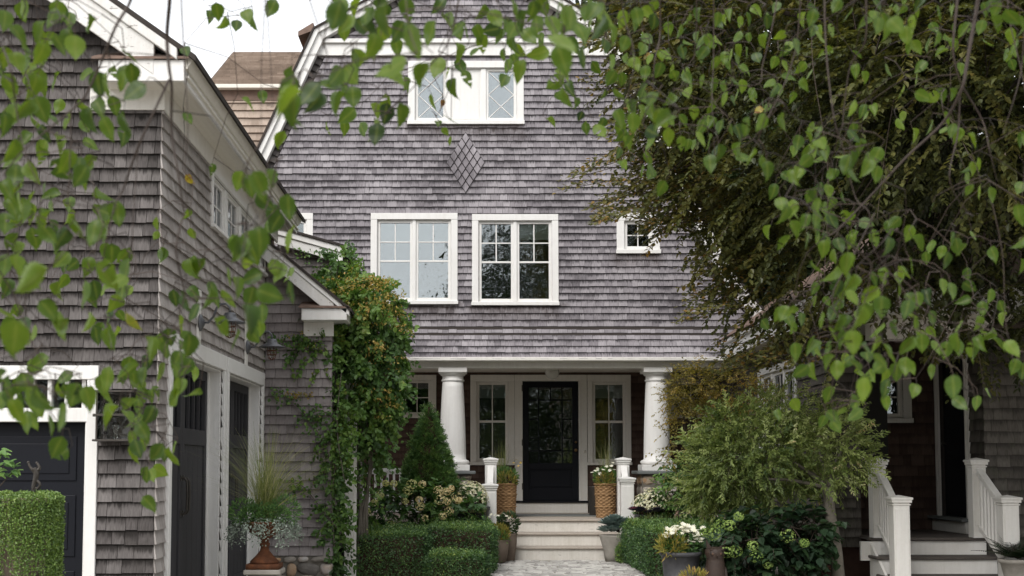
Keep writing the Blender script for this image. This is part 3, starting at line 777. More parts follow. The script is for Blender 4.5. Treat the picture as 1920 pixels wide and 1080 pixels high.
# eave return at the knee on the left
ku, kz = outL[1]
for s in (-1, 1):
    kn = MB(); x = ku if s == -1 else 2 * CX - ku
    kn.hexa([(x + s * .02, YF - .2, kz - .02), (x + s * .28, YF - .2, kz - .12), (x + s * .28, YF + 9, kz - .12), (x + s * .02, YF + 9, kz - .02),
             (x + s * .02, YF - .2, kz + .12), (x + s * .28, YF - .2, kz - .04), (x + s * .28, YF + 9, kz - .04), (x + s * .02, YF + 9, kz + .12)])
    kn.build('roof_kick', 'flash', house)

# ---------------------------------------------------------------- rear wing seen over the garage
rw = thing('rear_wing', 'brown shingled gambrel roof rising behind the garage eave', 'house wing', (-4.5, 26, 0))
p0, p1 = at(388, 160, 25.0), at(435, 100, 27.7)
sl_ = Vector((0, p1.y - p0.y, p1.z - p0.z)); L_ = sl_.length; sl_.normalize()
f3 = Fr((0, p0.y, p0.z), (1, 0, 0), sl_, (0, -sl_.z, sl_.y))
shingles('upper_roof', 'roof_shingle', rw, f3, 0, L_, lambda v: p0.x, lambda v: 0.0, exp=0.14, wr=(.12, .36), thick=0.035, gap=0.001)
g = MB(); g.fbox(f3, p0.x - .03, 0, -.03, L_ + .05, -.12, -.004); g.build('roof_deck', 'dark_edge', rw)
g = MB(); g.box((p0.x - .05, p0.y - .16, p0.z - .1), (0, p0.y + .0, p0.z - .02)); g.build('eave_gutter', 'soffit', rw, bevel=.01)
g = MB(); g.box((p0.x + .1, p0.y + .0, p0.z - .3), (0, p0.y + .12, p0.z - .03)); g.build('eave_board', 'flash', rw)
q0 = at(500, 300, 24.4); sl2 = Vector((0, p0.y + .05 - q0.y, p0.z - .28 - q0.z + 1.0)); q0z = q0.z - 1.0; L2 = sl2.length; sl2.normalize()
f4 = Fr((0, q0.y, q0z), (1, 0, 0), sl2, (0, -sl2.z, sl2.y))
shingles('lower_roof', 'roof_shingle', rw, f4, 0, L2, lambda v: p0.x + .2, lambda v: -2.2, exp=0.17, wr=(.14, .3), thick=0.035, gap=0.001)
g = MB(); g.fbox(f4, p0.x + .15, -2.2, -.03, L2, -.12, -.004); g.build('roof_deck', 'dark_edge', rw)
g = MB(); g.box((p0.x + .3, 25.3, 0), (-3.6, 27.5, p0.z - .4)); g.build('wall', 'flash', rw)

# ---------------------------------------------------------------- porch
fb = front(YF - .02)
zb0, zb1 = uv(873, 690)[1], Z0
PFZ = 0.626
bm1 = MB(); bm1.fbox(fb, EAVE_L, EAVE_R, zb0, zb1 + .03, -.35, .0); bm1.fbox(fb, EAVE_L, EAVE_R, zb1 - .03, zb1 + .028, .0, .24)
bm1.build('porch_beam', 'offwhite', house, bevel=.005)
ce = MB(); ce.box((EAVE_L, YF + .33, zb1 - .02), (EAVE_R, YD + .1, zb1 + .06)); ce.build('porch_ceiling', 'soffit', house)
zc_ = zb1 - .02
frd = front(YD)
PL, PR = -2.6, EAVE_R + .1
pholes = []
def pw(px0, px1, py0, py1, sashes, **kw):
    a = uv(px0, (py0 + py1) / 2, YD); b = uv(px1, (py0 + py1) / 2, YD); c = uv((px0 + px1) / 2, py1, YD); d = uv((px0 + px1) / 2, py0, YD)
    o, h = window(house, frd, a[0], b[0], c[1], d[1], sashes, **kw); pholes.append(h); return o
SD = dict(h=[(0.5, 0.022)], v=[(0.5, 0, 1)], s=0.045, m=0.01)
pw(746, 818, 703, 784, [dict(h=[(0.5,)], v=[(0.5, 0, 1)], s=0.04, m=.009)], cas=0.1, mat='offwhite', label='small porch window behind the climbing vine')
pw(1247, 1345, 703, 785, [dict(h=[(0.5,)], v=[(0.5, 0, 1)], s=0.05, m=.009)], cas=0.12, mat='offwhite', label='small porch window behind the bronze maple')
pw(882, 964.5, 703, 872, [dict(SD, blind=.18)], cas=0.115, mat='offwhite', head=.13, label='double hung window left of the black front door')
pw(1101.5, 1183, 703, 872, [dict(SD, blind=.18)], cas=0.095, mat='offwhite', head=.13, label='double hung window right of the black front door')
# door unit
da, db = uv(980, 830, YD)[0], uv(1085, 830, YD)[0]
dz0, dz1 = uv(1032, 939, YD)[1], uv(1032, 715, YD)[1]
ca, cb = uv(965, 830, YD)[0], uv(1101, 830, YD)[0]
ctop = uv(1032, 703, YD)[1]
dtrim = MB()
dtrim.fbox(frd, ca, da - .002, dz0, dz1 + .004, -.12, .035); dtrim.fbox(frd, db + .002, cb, dz0, dz1 + .004, -.12, .035); dtrim.fbox(frd, ca, cb, dz1 + .004, ctop, -.12, .038)
dtrim.fbox(frd, da - .035, da - .0025, dz0, dz1, .035, .047); dtrim.fbox(frd, db + .0025, db + .035, dz0, dz1, .035, .047)
dtrim.build('door_casing', 'offwhite', house, bevel=.004)
sb = MB(); sb.fbox(frd, ca, cb, PFZ, dz0 - .035, -.1, .06); sb.build('door_plinth', 'offwhite', house, bevel=.004)
sb = MB(); sb.fbox(frd, ca - .02, cb + .02, dz0 - .035, dz0 - .002, -.1, .1); sb.build('door_sill', 'navy', house, bevel=.004)
pholes.append(hole(ca + .02, cb - .02, PFZ, ctop - .02))
door = MB()
s = 0.115; n0, n1 = -.09, -.035; dW, dH = db - da, dz1 - dz0
A, B = da + .004, db - .004; bot, top = dz0 + .003, dz1 - .004
gz0 = dz0 + dH * .315; 
door.fbox(frd, A, A + s, bot, top, n0, n1); door.fbox(frd, B - s, B, bot, top, n0, n1)
door.fbox(frd, A + s, B - s, top - s, top, n0, n1); door.fbox(frd, A + s, B - s, gz0 - s, gz0, n0, n1); door.fbox(frd, A + s, B - s, bot, bot + .24, n0, n1)
door.fbox(frd, A + s, B - s, bot + .24, gz0 - s, n0 + .01, n1 - .022)
door.fbox(frd, A + s + .03, B - s - .03, bot + .27, gz0 - s - .03, n1 - .022, n1 - .012)
ga, gb, gt = A + s, B - s, top - s
m = .011
for fx in (.23, .77): x = ga + fx * (gb - ga); door.fbox(frd, x - m, x + m, gz0, gt, -.07, -.045)
for fy in (.165, .42, .67, .84):
    y = gt - fy * (gt - gz0)
    if fy in (.165, .84): door.fbox(frd, ga, gb, y - m, y + m, -.068, -.047)
    else:
        door.fbox(frd, ga, ga + .23 * (gb - ga), y - m, y + m, -.068, -.047); door.fbox(frd, gb - .23 * (gb - ga), gb, y - m, y + m, -.068, -.047)
door.fbox(frd, (ga + gb) / 2 - m, (ga + gb) / 2 + m, gt - .165 * (gt - gz0), gt, -.07, -.045)
dob = door.build('front_door', 'navy', house, bevel=.004)
g = MB(); g.fbox(frd, ga - .004, gb + .004, gz0 - .004, gt + .004, -.06, -.055); g.build('pane', 'glass', dob)
k = MB(); kx = uv(1080, 844, YD)[0]
for kz, rr in ((uv(0, 844, YD)[1], .03), (uv(0, 829, YD)[1], .022)):
    c = frd.p(kx, kz, -.034); k.tube([c, c + Vector((0, -.02, 0)), c + Vector((0, -.03, 0)), c + Vector((0, -.055, 0)), c + Vector((0, -.066, 0))], [rr * 1.1, rr * 1.1, rr * .5, rr, rr * .6], 14)
k.build('handle', 'brass', dob, smooth=True)
h_ = MB()
for hy in (728, 830, 912):
    z = uv(0, hy, YD)[1]; h_.fbox(frd, da - .018, da + .006, z - .06, z + .06, .036, .052)
h_.build('hinge', 'bronze', dob)
be = MB(); c = frd.p(uv(1096, 847, YD)[0], uv(1096, 847, YD)[1], .036)
be.tube([c, c + Vector((0, -.012, 0)), c + Vector((0, -.018, 0))], [.03, .028, .018], 18); be.build('doorbell', 'soffit', house, smooth=True)
rm = MB(); rm.add([(da - 1, YD + .2, PFZ - .1), (db + 1, YD + .2, PFZ - .1), (db + 1, YD + .2, dz1 + .4), (da - 1, YD + .2, dz1 + .4), (da - 1, YD + 3.5, PFZ - .1), (db + 1, YD + 3.5, PFZ - .1), (db + 1, YD + 3.5, dz1 + .4), (da - 1, YD + 3.5, dz1 + .4)],
        [(4, 5, 6, 7), (0, 1, 5, 4), (1, 2, 6, 5), (2, 3, 7, 6), (3, 0, 4, 7)]); rm.build('hall_interior', 'room', house)
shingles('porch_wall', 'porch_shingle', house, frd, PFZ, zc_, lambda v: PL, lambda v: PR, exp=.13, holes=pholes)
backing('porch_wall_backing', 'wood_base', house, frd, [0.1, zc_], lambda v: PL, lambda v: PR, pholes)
se = MB(); se.box((EAVE_R, YF + .02, 0.1), (EAVE_R + .15, YD, zc_)); se.build('porch_end_wall', 'wood_base', house)
fl = MB()
for i in range(28):
    y0 = YF - .38 + i * .108
    if y0 > YD: break
    fl.tint = random.random()
    fl.box((PL, y0, PFZ - .04), (PR, min(y0 + .104, YD), PFZ))
fl.build('porch_floor', 'tread', house)
for x0, x1 in ((PL, .42), (2.55, PR)):
    sk = MB(); sk.box((x0, YF - .3, 0), (x1, YF - .26, PFZ - .045)); sk.build('porch_skirt', 'offwhite', house)
# columns on stone piers
for px, lab in ((849, 'white porch column behind the dwarf spruce'), (1231, 'white porch column beside the bronze maple')):
    Yc = YF + .12
    c = at(px, 780, Yc).x; zt_ = zb0; zbs = at(px, 883, Yc - .3).z
    H = zt_ - zbs
    prof = [(.262, .105), (.262, .12), (.268, .135), (.268, .165), (.245, .18), (.235, .19), (.235, .2)]
    sh = []
    for i in range(13):
        t = i / 12; sh.append((.226 - .048 * t ** 1.6, .2 + (H - .42) * t))
    body = prof[-1:] + sh
    col = MB(); col.lathe((c, Yc, zbs), [(.236, .195)] + sh, 36); co = col.build('column', 'white', house, smooth=True); co['label'] = lab
    ba = MB(); ba.lathe((c, Yc, zbs), [(.24, .104), (.268, .112), (.285, .135), (.285, .155), (.268, .178), (.24, .186), (.234, .199)], 36); ba.build('base', 'white', co, smooth=True)
    bp = MB(); bp.box((c - .29, Yc - .29, zbs + .001), (c + .29, Yc + .29, zbs + .105)); bp.build('plinth', 'white', co, bevel=.006)
    cp = MB(); zz = H - .42 + .19
    cp.lathe((c, Yc, zbs), [(.18, zz), (.198, zz + .012), (.198, zz + .03), (.182, zz + .042), (.182, zz + .1), (.205, zz + .105), (.225, zz + .14), (.228, zz + .15)], 36); cp.build('capital', 'white', co, smooth=True)
    ab = MB(); ab.box((c - .245, Yc - .245, zbs + zz + .149), (c + .245, Yc + .245, zt_ - .002)); ab.build('abacus', 'white', co, bevel=.006)
    pr = MB(); pr.box((c - .30, Yc - .30, 0), (c + .30, Yc + .30, zbs - .055)); po = pr.build('pier', 'mortar', house)
    ca_ = MB(); ca_.box((c - .39, Yc - .39, zbs - .055), (c + .39, Yc + .39, zbs)); ca_.build('cap_stone', 'slate', po, bevel=.01)
    stones('fieldstones', po, front(Yc - .30), c - .32, c + .32, .3, zbs - .06, (.16, .3), (.13, .2))
    stones('fieldstones', po, facing_left(c - .30), -(Yc + .30), -(Yc - .30), .3, zbs - .06, (.16, .3), (.13, .2))
    stones('fieldstones', po, facing_right(c + .30), Yc - .30, Yc + .30, .3, zbs - .06, (.16, .3), (.13, .2))

# front steps
st = thing('front_steps', 'wide off-white wooden steps with worn treads up to the porch', 'steps', (1.45, 21.1, 0))
xa, xb = at(957, 1010, 21.1).x, at(1160, 1010, 21.1).x
ys = [20.8, 21.11, 21.42]; zs = [.205, .415, PFZ]
for i in range(3):
    ra = MB(); e = .05 * (2 - i)
    ra.box((xa - e, ys[i], (zs[i - 1] if i else -.01) + (.001 if i else 0)), (xb + e, ys[i] + .02, zs[i] - .034)); ra.box((xa - e, ys[i] + .02, -.01), (xb + e, ys[i] + .3, zs[i] - .034)) if i == 0 else None
    ra.build('riser', 'stairpaint', st, bevel=.003)
    if i < 2:
        tr = MB(); tr.box((xa - e - .02, ys[i] - .035, zs[i] - .033), (xb + e + .02, ys[i + 1] - .001, zs[i])); tr.build('tread', 'tread', st, bevel=.01, seg=2)
tr = MB(); tr.box((xa - .02, ys[2] - .035, PFZ - .033), (xb + .02, ys[2] + .005, PFZ + .001)); tr.build('tread', 'tread', st, bevel=.008, seg=2)

def newel(mb, x, y, z0, z1, w_=.1):
    mb.box((x - w_, y - w_, z0), (x + w_, y + w_, z1 - .09))
    mb.box((x - w_ * .82, y - w_ - .008, z0 + .15), (x + w_ * .82, y - w_ - .0005, z1 - .16))
    mb.box((x - w_ - .012, y - w_ - .012, z1 - .12), (x + w_ + .012, y + w_ + .012, z1 - .105))
    mb.box((x - w_ - .022, y - w_ - .022, z1 - .09), (x + w_ + .022, y + w_ + .022, z1 - .055))
    mb.box((x - w_ - .034, y - w_ - .034, z1 - .055), (x + w_ + .034, y + w_ + .034, z1 - .028))
    a = w_ + .03
    mb.add([(x - a, y - a, z1 - .028), (x + a, y - a, z1 - .028), (x + a, y + a, z1 - .028), (x - a, y + a, z1 - .028), (x, y, z1)], [(0, 1, 4), (1, 2, 4), (2, 3, 4), (3, 0, 4)])
for px_f, px_b, lab in ((918.5, 920, 'short white stair railing with two newel posts beside the wicker basket on the spruce side'), (1175, 1168, 'short white stair railing with two newel posts beside the blue kale')):
    pb, pf = at(px_b, 860, 21.45), at(px_f, 905, 20.95)
    zb_, zf_ = at(0, 857, 21.45).z, at(0, 893 if px_f > 1000 else 905, 20.95).z
    sr = thing('stair_railing', lab, 'railing', (pf.x, 21.2, 0), 'white railings at the front steps')
    a = MB(); newel(a, pb.x, 21.45, PFZ, zb_, .095); a.build('newel_post', 'white', sr, bevel=.004)
    a = MB(); newel(a, pf.x, 20.95, 0, zf_, .105); a.build('newel_post', 'white', sr, bevel=.004)
    a = MB(); 
    a.hexa([(pf.x - .05, 21.06, zf_ - .2), (pf.x + .05, 21.06, zf_ - .2), (pb.x + .05, 21.354, zb_ - .24), (pb.x - .05, 21.354, zb_ - .24),
            (pf.x - .05, 21.06, zf_ - .12), (pf.x + .05, 21.06, zf_ - .12), (pb.x + .05, 21.354, zb_ - .14), (pb.x - .05, 21.354, zb_ - .14)])
    a.build('handrail', 'white', sr)
# porch railing on the left
pr_ = thing('porch_railing', 'white porch railing with square balusters behind the cream hydrangea', 'railing', (-1.3, YF - .1, PFZ))
yr = YF - .1; xl, xr = at(640, 900, yr).x, at(820, 900, yr).x; zr = at(0, 878, yr).z
a = MB(); a.box((xl, yr - .04, zr - .06), (xr, yr + .04, zr)); a.box((xl, yr - .025, zr - .1), (xr, yr + .025, zr - .061)); a.build('top_rail', 'white', pr_, bevel=.006)
zl = at(0, 957, yr).z
a = MB(); a.box((xl, yr - .03, zl - .03), (xr, yr + .03, zl + .03)); a.build('bottom_rail', 'white', pr_, bevel=.004)
x = xl + .05
while x < xr - .03:
    a = MB(); a.box((x - .018, yr - .018, zl + .03), (x + .018, yr + .018, zr - .1)); a.build('baluster', 'white', pr_); x += .105
# porch lamp, mat, bin
pl = thing('ceiling_lamp', 'round frosted glass lamp under the porch beam above the front door', 'lamp', tuple(at(1036, 690, 22.7)))
c = at(1036, 690, 22.6); zlamp = zc_
a = MB(); a.lathe((c.x, 22.7, zlamp), [(.12, -.001), (.12, -.035), (.1, -.05)], 28); a.build('mount', 'bronze', pl, smooth=True)
a = MB(); a.lathe((c.x, 22.7, zlamp), [(.1, -.045), (.125, -.08), (.13, -.13), (.105, -.2), (.06, -.235), (.012, -.25)], 28); a.build('lamp_shade', 'frost', pl, smooth=True)
a = MB(); y0 = 22.9
a.box((at(962, 0, y0).x, 22.6, PFZ), (at(1114, 0, y0).x, 23.5, PFZ + .014)); props(a.build('door_mat', 'mat', bevel=.004), 'flat grey door mat in front of the black front door', 'mat')
a = MB(); cx_ = at(1115, 930, 22.9).x
a.lathe((cx_, 22.9, PFZ), [(.09, 0), (.1, .02), (.115, .5), (.12, .51), (.12, .525), (.1, .525), (.095, .1)], 20)
props(a.build('umbrella_stand', 'bronze', smooth=True), 'slim dark bin standing half hidden behind the right wicker basket', 'bin')

# ================================================================== GARAGE
XW, YG = -2.64, 10.8
GB = 16.4
gar = thing('garage', 'weathered shingled garage with white eaves and charcoal carriage doors', 'garage', (-4.5, YG, 0))
fg = front(YG)
EZ1 = at(340, 112, 10.42).z + .03
EZ0 = at(340, 152, 10.42).z + .03
FRZ = EZ0 - at(250, 206, YG - .03).z
XE = -2.365
ug = lambda px, py: uv(px, py, YG)
gd_l, gd_r, gd_t = ug(-330, 850)[0], ug(184, 850)[0], ug(100, 686)[1]
gh = hole(gd_l, gd_r, 0, gd_t)
pitch = .71
slopeR = lambda v: XW if v < EZ1 else XW + .2 - (v - EZ1) / pitch
shingles('front_wall', 'garage_shingle_shaded', gar, fg, 0.02, 7.2, lambda v: -8.3, lambda v: min(XW + .012, slopeR(v)), exp=.1185, wr=(.08, .21), holes=[gh], thick=.02)
backing('front_wall_backing', 'dark_edge', gar, fg, [0, EZ1 + .15, 7.3], lambda v: -8.3, lambda v: XW - .003 if v < EZ1 + .15 else XW - .003 - (v - EZ1 - .15) / pitch, [gh])
fw = facing_right(XW)
yY = lambda px: XW * F / (px - PX)
wz0, wz1 = 3.93, min(4.64, EZ0 - FRZ + .02)
gw_holes = []
wy0, wy1 = yY(387.5), yY(491)
sp_ = (wy1 - wy0 - .1) / 4
GW = dict(h=[(.5,)], v=[(.333, 0, 1), (.667, 0, 1)], s=.035, m=.009, blind=0)
o, h = window(gar, fw, wy0, wy1, wz0, wz1, [GW] * 4, cas=.07, depth=.03, mull=.12, label='row of four small-paned windows under the garage eave', glass='sky_glass')
rows = [h]
def cdoor(y0, y1, lab):
    zt_, fw_ = 2.68, .1
    iy0, iy1, iz = y0 + fw_, y1 - fw_, zt_ - .16
    cs = MB()
    cs.fbox(fw, y0, y1, iz, zt_, 0, .045); cs.fbox(fw, y0, iy0, 0, iz, 0, .042); cs.fbox(fw, iy1, y1, 0, iz, 0, .042)
    cs.fbox(fw, iy1 - .02, iy1 + .001, 0, iz, -.2, -.001); cs.fbox(fw, iy0 - .001, iy0 + .02, 0, iz, -.2, -.001); cs.fbox(fw, iy0 + .02, iy1 - .02, iz - .02, iz + .001, -.2, -.001)
    cs.fbox(fw, iy1 - .05, iy1 - .02, 0, iz - .02, -.2, -.12); cs.fbox(fw, iy0 + .02, iy0 + .05, 0, iz - .02, -.2, -.12)
    d = cs.build('carriage_door', 'white', gar, bevel=.004); d['label'] = lab
    a, b, t = iy0 + .05, iy1 - .05, iz - .024
    for q in (0, 1):
        p, e = (a, (a + b) / 2 - .003) if q == 0 else ((a + b) / 2 + .003, b)
        m_ = MB(); s = .09; N0, N1 = -.19, -.135
        zr = t - .62
        m_.fbox(fw, p, p + s, 0.02, t, N0, N1); m_.fbox(fw, e - s, e, 0.02, t, N0, N1)
        m_.fbox(fw, p + s, e - s, t - .1, t, N0, N1); m_.fbox(fw, p + s, e - s, zr - .16, zr, N0, N1); m_.fbox(fw, p + s, e - s, .02, .22, N0, N1)
        wbd = (e - p - 2 * s) / 4
        for i in range(4): m_.fbox(fw, p + s + i * wbd + .004, p + s + (i + 1) * wbd - .004, .22, zr - .16, N0 + .005, N1 - .02)
        for i in range(1, 4): x = p + s + i * wbd; m_.fbox(fw, x - .012, x + .012, zr, t - .1, N0 + .01, N1 - .01)
        lf = m_.build('door_leaf', 'charcoal', d, bevel=.004)
        g_ = MB(); g_.fbox(fw, p + s, e - s, zr, t - .1, N0 + .012, N0 + .017); g_.build('pane', 'glass', d)
        hy = e - .05 if q == 0 else p + .05
        hz = 1.22
        hb = MB(); P = fw.p
        hb.tube([P(hy, hz - .17, N1), P(hy, hz - .17, N1 + .04), P(hy, hz - .14, N1 + .06), P(hy, hz, N1 + .065), P(hy, hz + .14, N1 + .06), P(hy, hz + .17, N1 + .04), P(hy, hz + .17, N1)], .012, 8)
        hb.fbox(fw, hy - .022, hy + .022, hz + .14, hz + .2, N1, N1 + .008); hb.fbox(fw, hy - .022, hy + .022, hz - .2, hz - .14, N1, N1 + .008)
        hb.build('handle', 'bronze', d, bevel=.002)
    rm = MB(); P = fw.p; n0, n1 = -.25, -1.5
    rm.add([P(a, 0, n1), P(b, 0, n1), P(b, t, n1), P(a, t, n1), P(a - .2, 0, n0), P(b + .2, 0, n0), P(b + .2, t + .1, n0), P(a - .2, t + .1, n0)], [(0, 1, 2, 3), (0, 1, 5, 4), (1, 2, 6, 5), (2, 3, 7, 6), (3, 0, 4, 7)])
    rm.build('room_interior', 'room', d)
    return hole(iy0, iy1, 0, iz)
rows.append(cdoor(11.12, 13.68, 'carriage door pair nearer the wall lantern'))
rows.append(cdoor(13.76, 16.22, 'carriage door pair in the inner corner behind the urn'))
shingles('side_wall', 'garage_shingle_lit', gar, fw, 0.02, EZ0 - FRZ, lambda v: YG - .012, lambda v: GB, exp=.1185, wr=(.07, .2), holes=rows, thick=.019)
backing('side_wall_backing', 'dark_edge', gar, fw, [0, EZ1], lambda v: YG + .15, lambda v: 17.0, rows)
# frieze, eave box, fascia, return
t = MB(); t.fbox(fw, YG - .02, 17.3, EZ0 - FRZ, EZ0 + .02, 0, .03); t.fbox(fg, -3.25, XW + .03, EZ0 - FRZ, EZ0 + .02, 0, .034); t.build('frieze_board', 'offwhite', gar, bevel=.004)
so = MB()
for i in range(5): so.box((XW + .032 + i * .054, YG - .33, EZ0 + .012), (XW + .032 + i * .054 + .052, 17.4, EZ0 + .03))
so.build('soffit', 'soffit', gar)
fa = MB(); fa.box((XE - .025, YG - .36, EZ0 - .03), (XE, 17.4, EZ1 - .03)); fa.box((-3.08, YG - .385, EZ0 - .03), (XE, YG - .36, EZ1 - .03)); fa.build('fascia', 'white', gar, bevel=.004)
gm_ = MB()
gm_.hexa([(XE, YG - .36, EZ1 - .1), (XE + .02, YG - .36, EZ1 - .1), (XE + .08, YG - .36, EZ1 + .005), (XE, YG - .36, EZ1 + .005), (XE, 17.4, EZ1 - .1), (XE + .02, 17.4, EZ1 - .1), (XE + .08, 17.4, EZ1 + .005), (XE, 17.4, EZ1 + .005)])
gm_.build('gutter', 'soffit', gar)
rs = MB(); rs.box((-3.08, YG - .359, EZ0 + .0), (XW + .03, YG - .02, EZ0 + .03)); rs.build('return_soffit', 'soffit', gar)
rt = MB()
rt.hexa([(-3.13, YG - .41, EZ1 - .03), (XE + .04, YG - .41, EZ1 - .03), (XE - .2, YG - .01, EZ1 + .13), (-3.13, YG - .01, EZ1 + .13), (-3.13, YG - .41, EZ1 - .01), (XE + .04, YG - .41, EZ1 - .01), (XE - .2, YG - .01, EZ1 + .15), (-3.13, YG - .01, EZ1 + .15)])
rt.build('return_roof', 'flash', gar)
# roof slabs and rake boards
ridge = -5.5; rz = lambda x: EZ1 + .02 + (XE - x) * pitch
def slab(mb, x0, x1, y0, y1, d0, d1):
    mb.hexa([(x0, y0, rz(x0) + d0), (x1, y0, rz(x1) + d0), (x1, y1, rz(x1) + d0), (x0, y1, rz(x0) + d0), (x0, y0, rz(x0) + d1), (x1, y0, rz(x1) + d1), (x1, y1, rz(x1) + d1), (x0, y1, rz(x0) + d1)])
a = MB(); slab(a, ridge, XE + .1, YG - .42, 17.5, 0, .05)
X2 = 2 * ridge - XE - .1
a.hexa([(X2, YG - .42, rz(XE + .1)), (ridge, YG - .42, rz(ridge)), (ridge, 17.5, rz(ridge)), (X2, 17.5, rz(XE + .1)), (X2, YG - .42, rz(XE + .1) + .05), (ridge, YG - .42, rz(ridge) + .05), (ridge, 17.5, rz(ridge) + .05), (X2, 17.5, rz(XE + .1) + .05)])
a.build('roof', 'dark_edge', gar)
a = MB(); slab(a, ridge, -2.62, YG - .39, YG - .34, -.36, -.1); a.build('rake_board', 'peeling', gar, bevel=.004)
a = MB(); slab(a, ridge, -2.42, YG - .42, YG - .34, -.099, -.002); a.build('rake_moulding', 'peeling', gar, bevel=.006)
a = MB(); slab(a, ridge, -2.66, YG - .339, YG - .0, -.12, -.1); a.build('rake_soffit', 'wood_base', gar)
f5 = Fr((ridge, YG, 0), (-1, 0, 0), (0, 0, 1), (0, 1, 0))
bk = MB(); bk.box((-8.3, 17.0, 0), (XW, 17.15, EZ1)); bk.build('rear_wall', 'garage_shingle_shaded' if False else 'flash', gar)
# garage door on the front
gt = MB(); tw = ug(184, 850)[0] - ug(163, 850)[0]
g1 = ug(0, 712)[1]; g2 = ug(0, 765)[1]; g3 = ug(0, 791)[1]
gt.fbox(fg, gd_l, gd_r, g1, gd_t, 0, .04); gt.fbox(fg, gd_r - tw, gd_r, 0, g1, 0, .036); gt.fbox(fg, gd_l, gd_l + tw, 0, g1, 0, .036)
gt.fbox(fg, gd_l + tw, gd_r - tw, g3, g2, -.1, .015)
gt.fbox(fg, gd_r - tw - .02, gd_r - tw + .001, 0, g3, -.2, -.001); gt.fbox(fg, gd_l + tw - .001, gd_l + tw + .02, 0, g3, -.2, -.001)
gdo = gt.build('garage_door', 'white', gar, bevel=.004)
gt = MB(); x = gd_r - tw
k = 0
xs = ug(50, 740)[0]
for i in range(22):
    x1 = gd_r - tw - .02 - i * .145
    if x1 < gd_l + tw: break
    gt.fbox(fg, x1 - .035, x1, g2, g1, -.08, .0)
gt.build('transom_bars', 'white', gdo, bevel=.003)
gt = MB(); gt.fbox(fg, gd_l + tw, gd_r - tw, g2, g1, -.06, -.052); gt.build('pane', 'dim_glass', gdo)
gt = MB(); a_, b_ = gd_l + tw + .02, gd_r - tw - .02
gt.fbox(fg, a_, b_, 0.01, g3 - .004, -.2, -.12)
pw_ = .95; x = b_ - .1
while x - pw_ > a_:
    for (z0, z1) in ((.1, .62), (.74, 1.26), (1.38, g3 - .12)):
        for (i, n1) in ((0, -.108), (.03, -.114), (.06, -.1)):
            gt.fbox(fg, x - pw_ + i, x - i, z0 + i, z1 - i, -.12 + i * .001, n1) if i != .03 else None
    x -= pw_ + .12
gt.build('door_panel', 'navy', gdo, bevel=.012, seg=2)
rm = MB(); rm.box((gd_l, YG + .25, 0), (gd_r, YG + .3, g1)); rm.build('room_interior', 'room', gdo)

# ---------------------------------------------------------------- wall lantern
lp = at(220, 780, YG - .1)
lan = thing('wall_lantern', 'square two-tier bronze and glass lantern on the garage front between door and corner', 'lantern', tuple(lp))
lx0, lx1 = at(187, 780, YG - .1).x, at(252, 780, YG - .1).x
lz0, lz1, lzm = at(0, 824, YG - .1).z, at(0, 737, YG - .1).z, at(0, 779, YG - .1).z
yf_, yb_ = YG - .22, YG - .045
fm = MB()
for (z0, z1, e) in ((lz0 - .018, lz0, .02), (lzm - .009, lzm + .009, .012), (lz1, lz1 + .018, .02)):
    fm.box((lx0 - e, yf_ - e, z0), (lx1 + e, yb_ + e, z1))
for x in (lx0, lx1 - .014):
    for y in (yf_, yb_ - .014):
        fm.box((x, y, lz0), (x + .014, y + .014, lzm - .009)); fm.box((x, y, lzm + .009), (x + .014, y + .014, lz1))
fm.box((lx0 + .05, yb_ + .02, lz0 + .02), (lx1 - .05, YG - .016, lz1 - .02))
fm.tube([(lx1 + .01, yb_ - .03, lzm + .05), (lx1 + .05, yb_ - .03, lzm + .09), (lx1 + .07, yb_ - .03, lzm + .04), (lx1 + .045, yb_ - .03, lzm - .02)], .008, 8)
fm.box((lx0 - .04, yf_ + .05, lzm - .012), (lx0 - .012, yf_ + .08, lzm + .012))
fm.build('frame', 'bronze', lan, bevel=.003)
gl = MB()
for z0, z1 in ((lz0 + .001, lzm - .01), (lzm + .01, lz1 - .001)):
    gl.box((lx0 + .015, yf_ + .004, z0), (lx1 - .015, yf_ + .008, z1)); gl.box((lx0 + .004, yf_ + .015, z0), (lx0 + .008, yb_ - .015, z1)); gl.box((lx1 - .008, yf_ + .015, z0), (lx1 - .004, yb_ - .015, z1))
gl.build('pane', 'clear_glass', lan)
bu = MB(); xm, ym = (lx0 + lx1) / 2, (yf_ + yb_) / 2
bu.lathe((xm, ym, lz0), [(.02, 0), (.02, .05), (.012, .055), (.026, .08), (.03, .11), (.02, .14), (.004, .15)], 16)
bu.lathe((xm, ym, lzm + .01), [(.02, 0), (.02, .04), (.03, .08), (.02, .12), (.004, .13)], 16)
bu.build('bulb', 'clear_glass', lan, smooth=True)
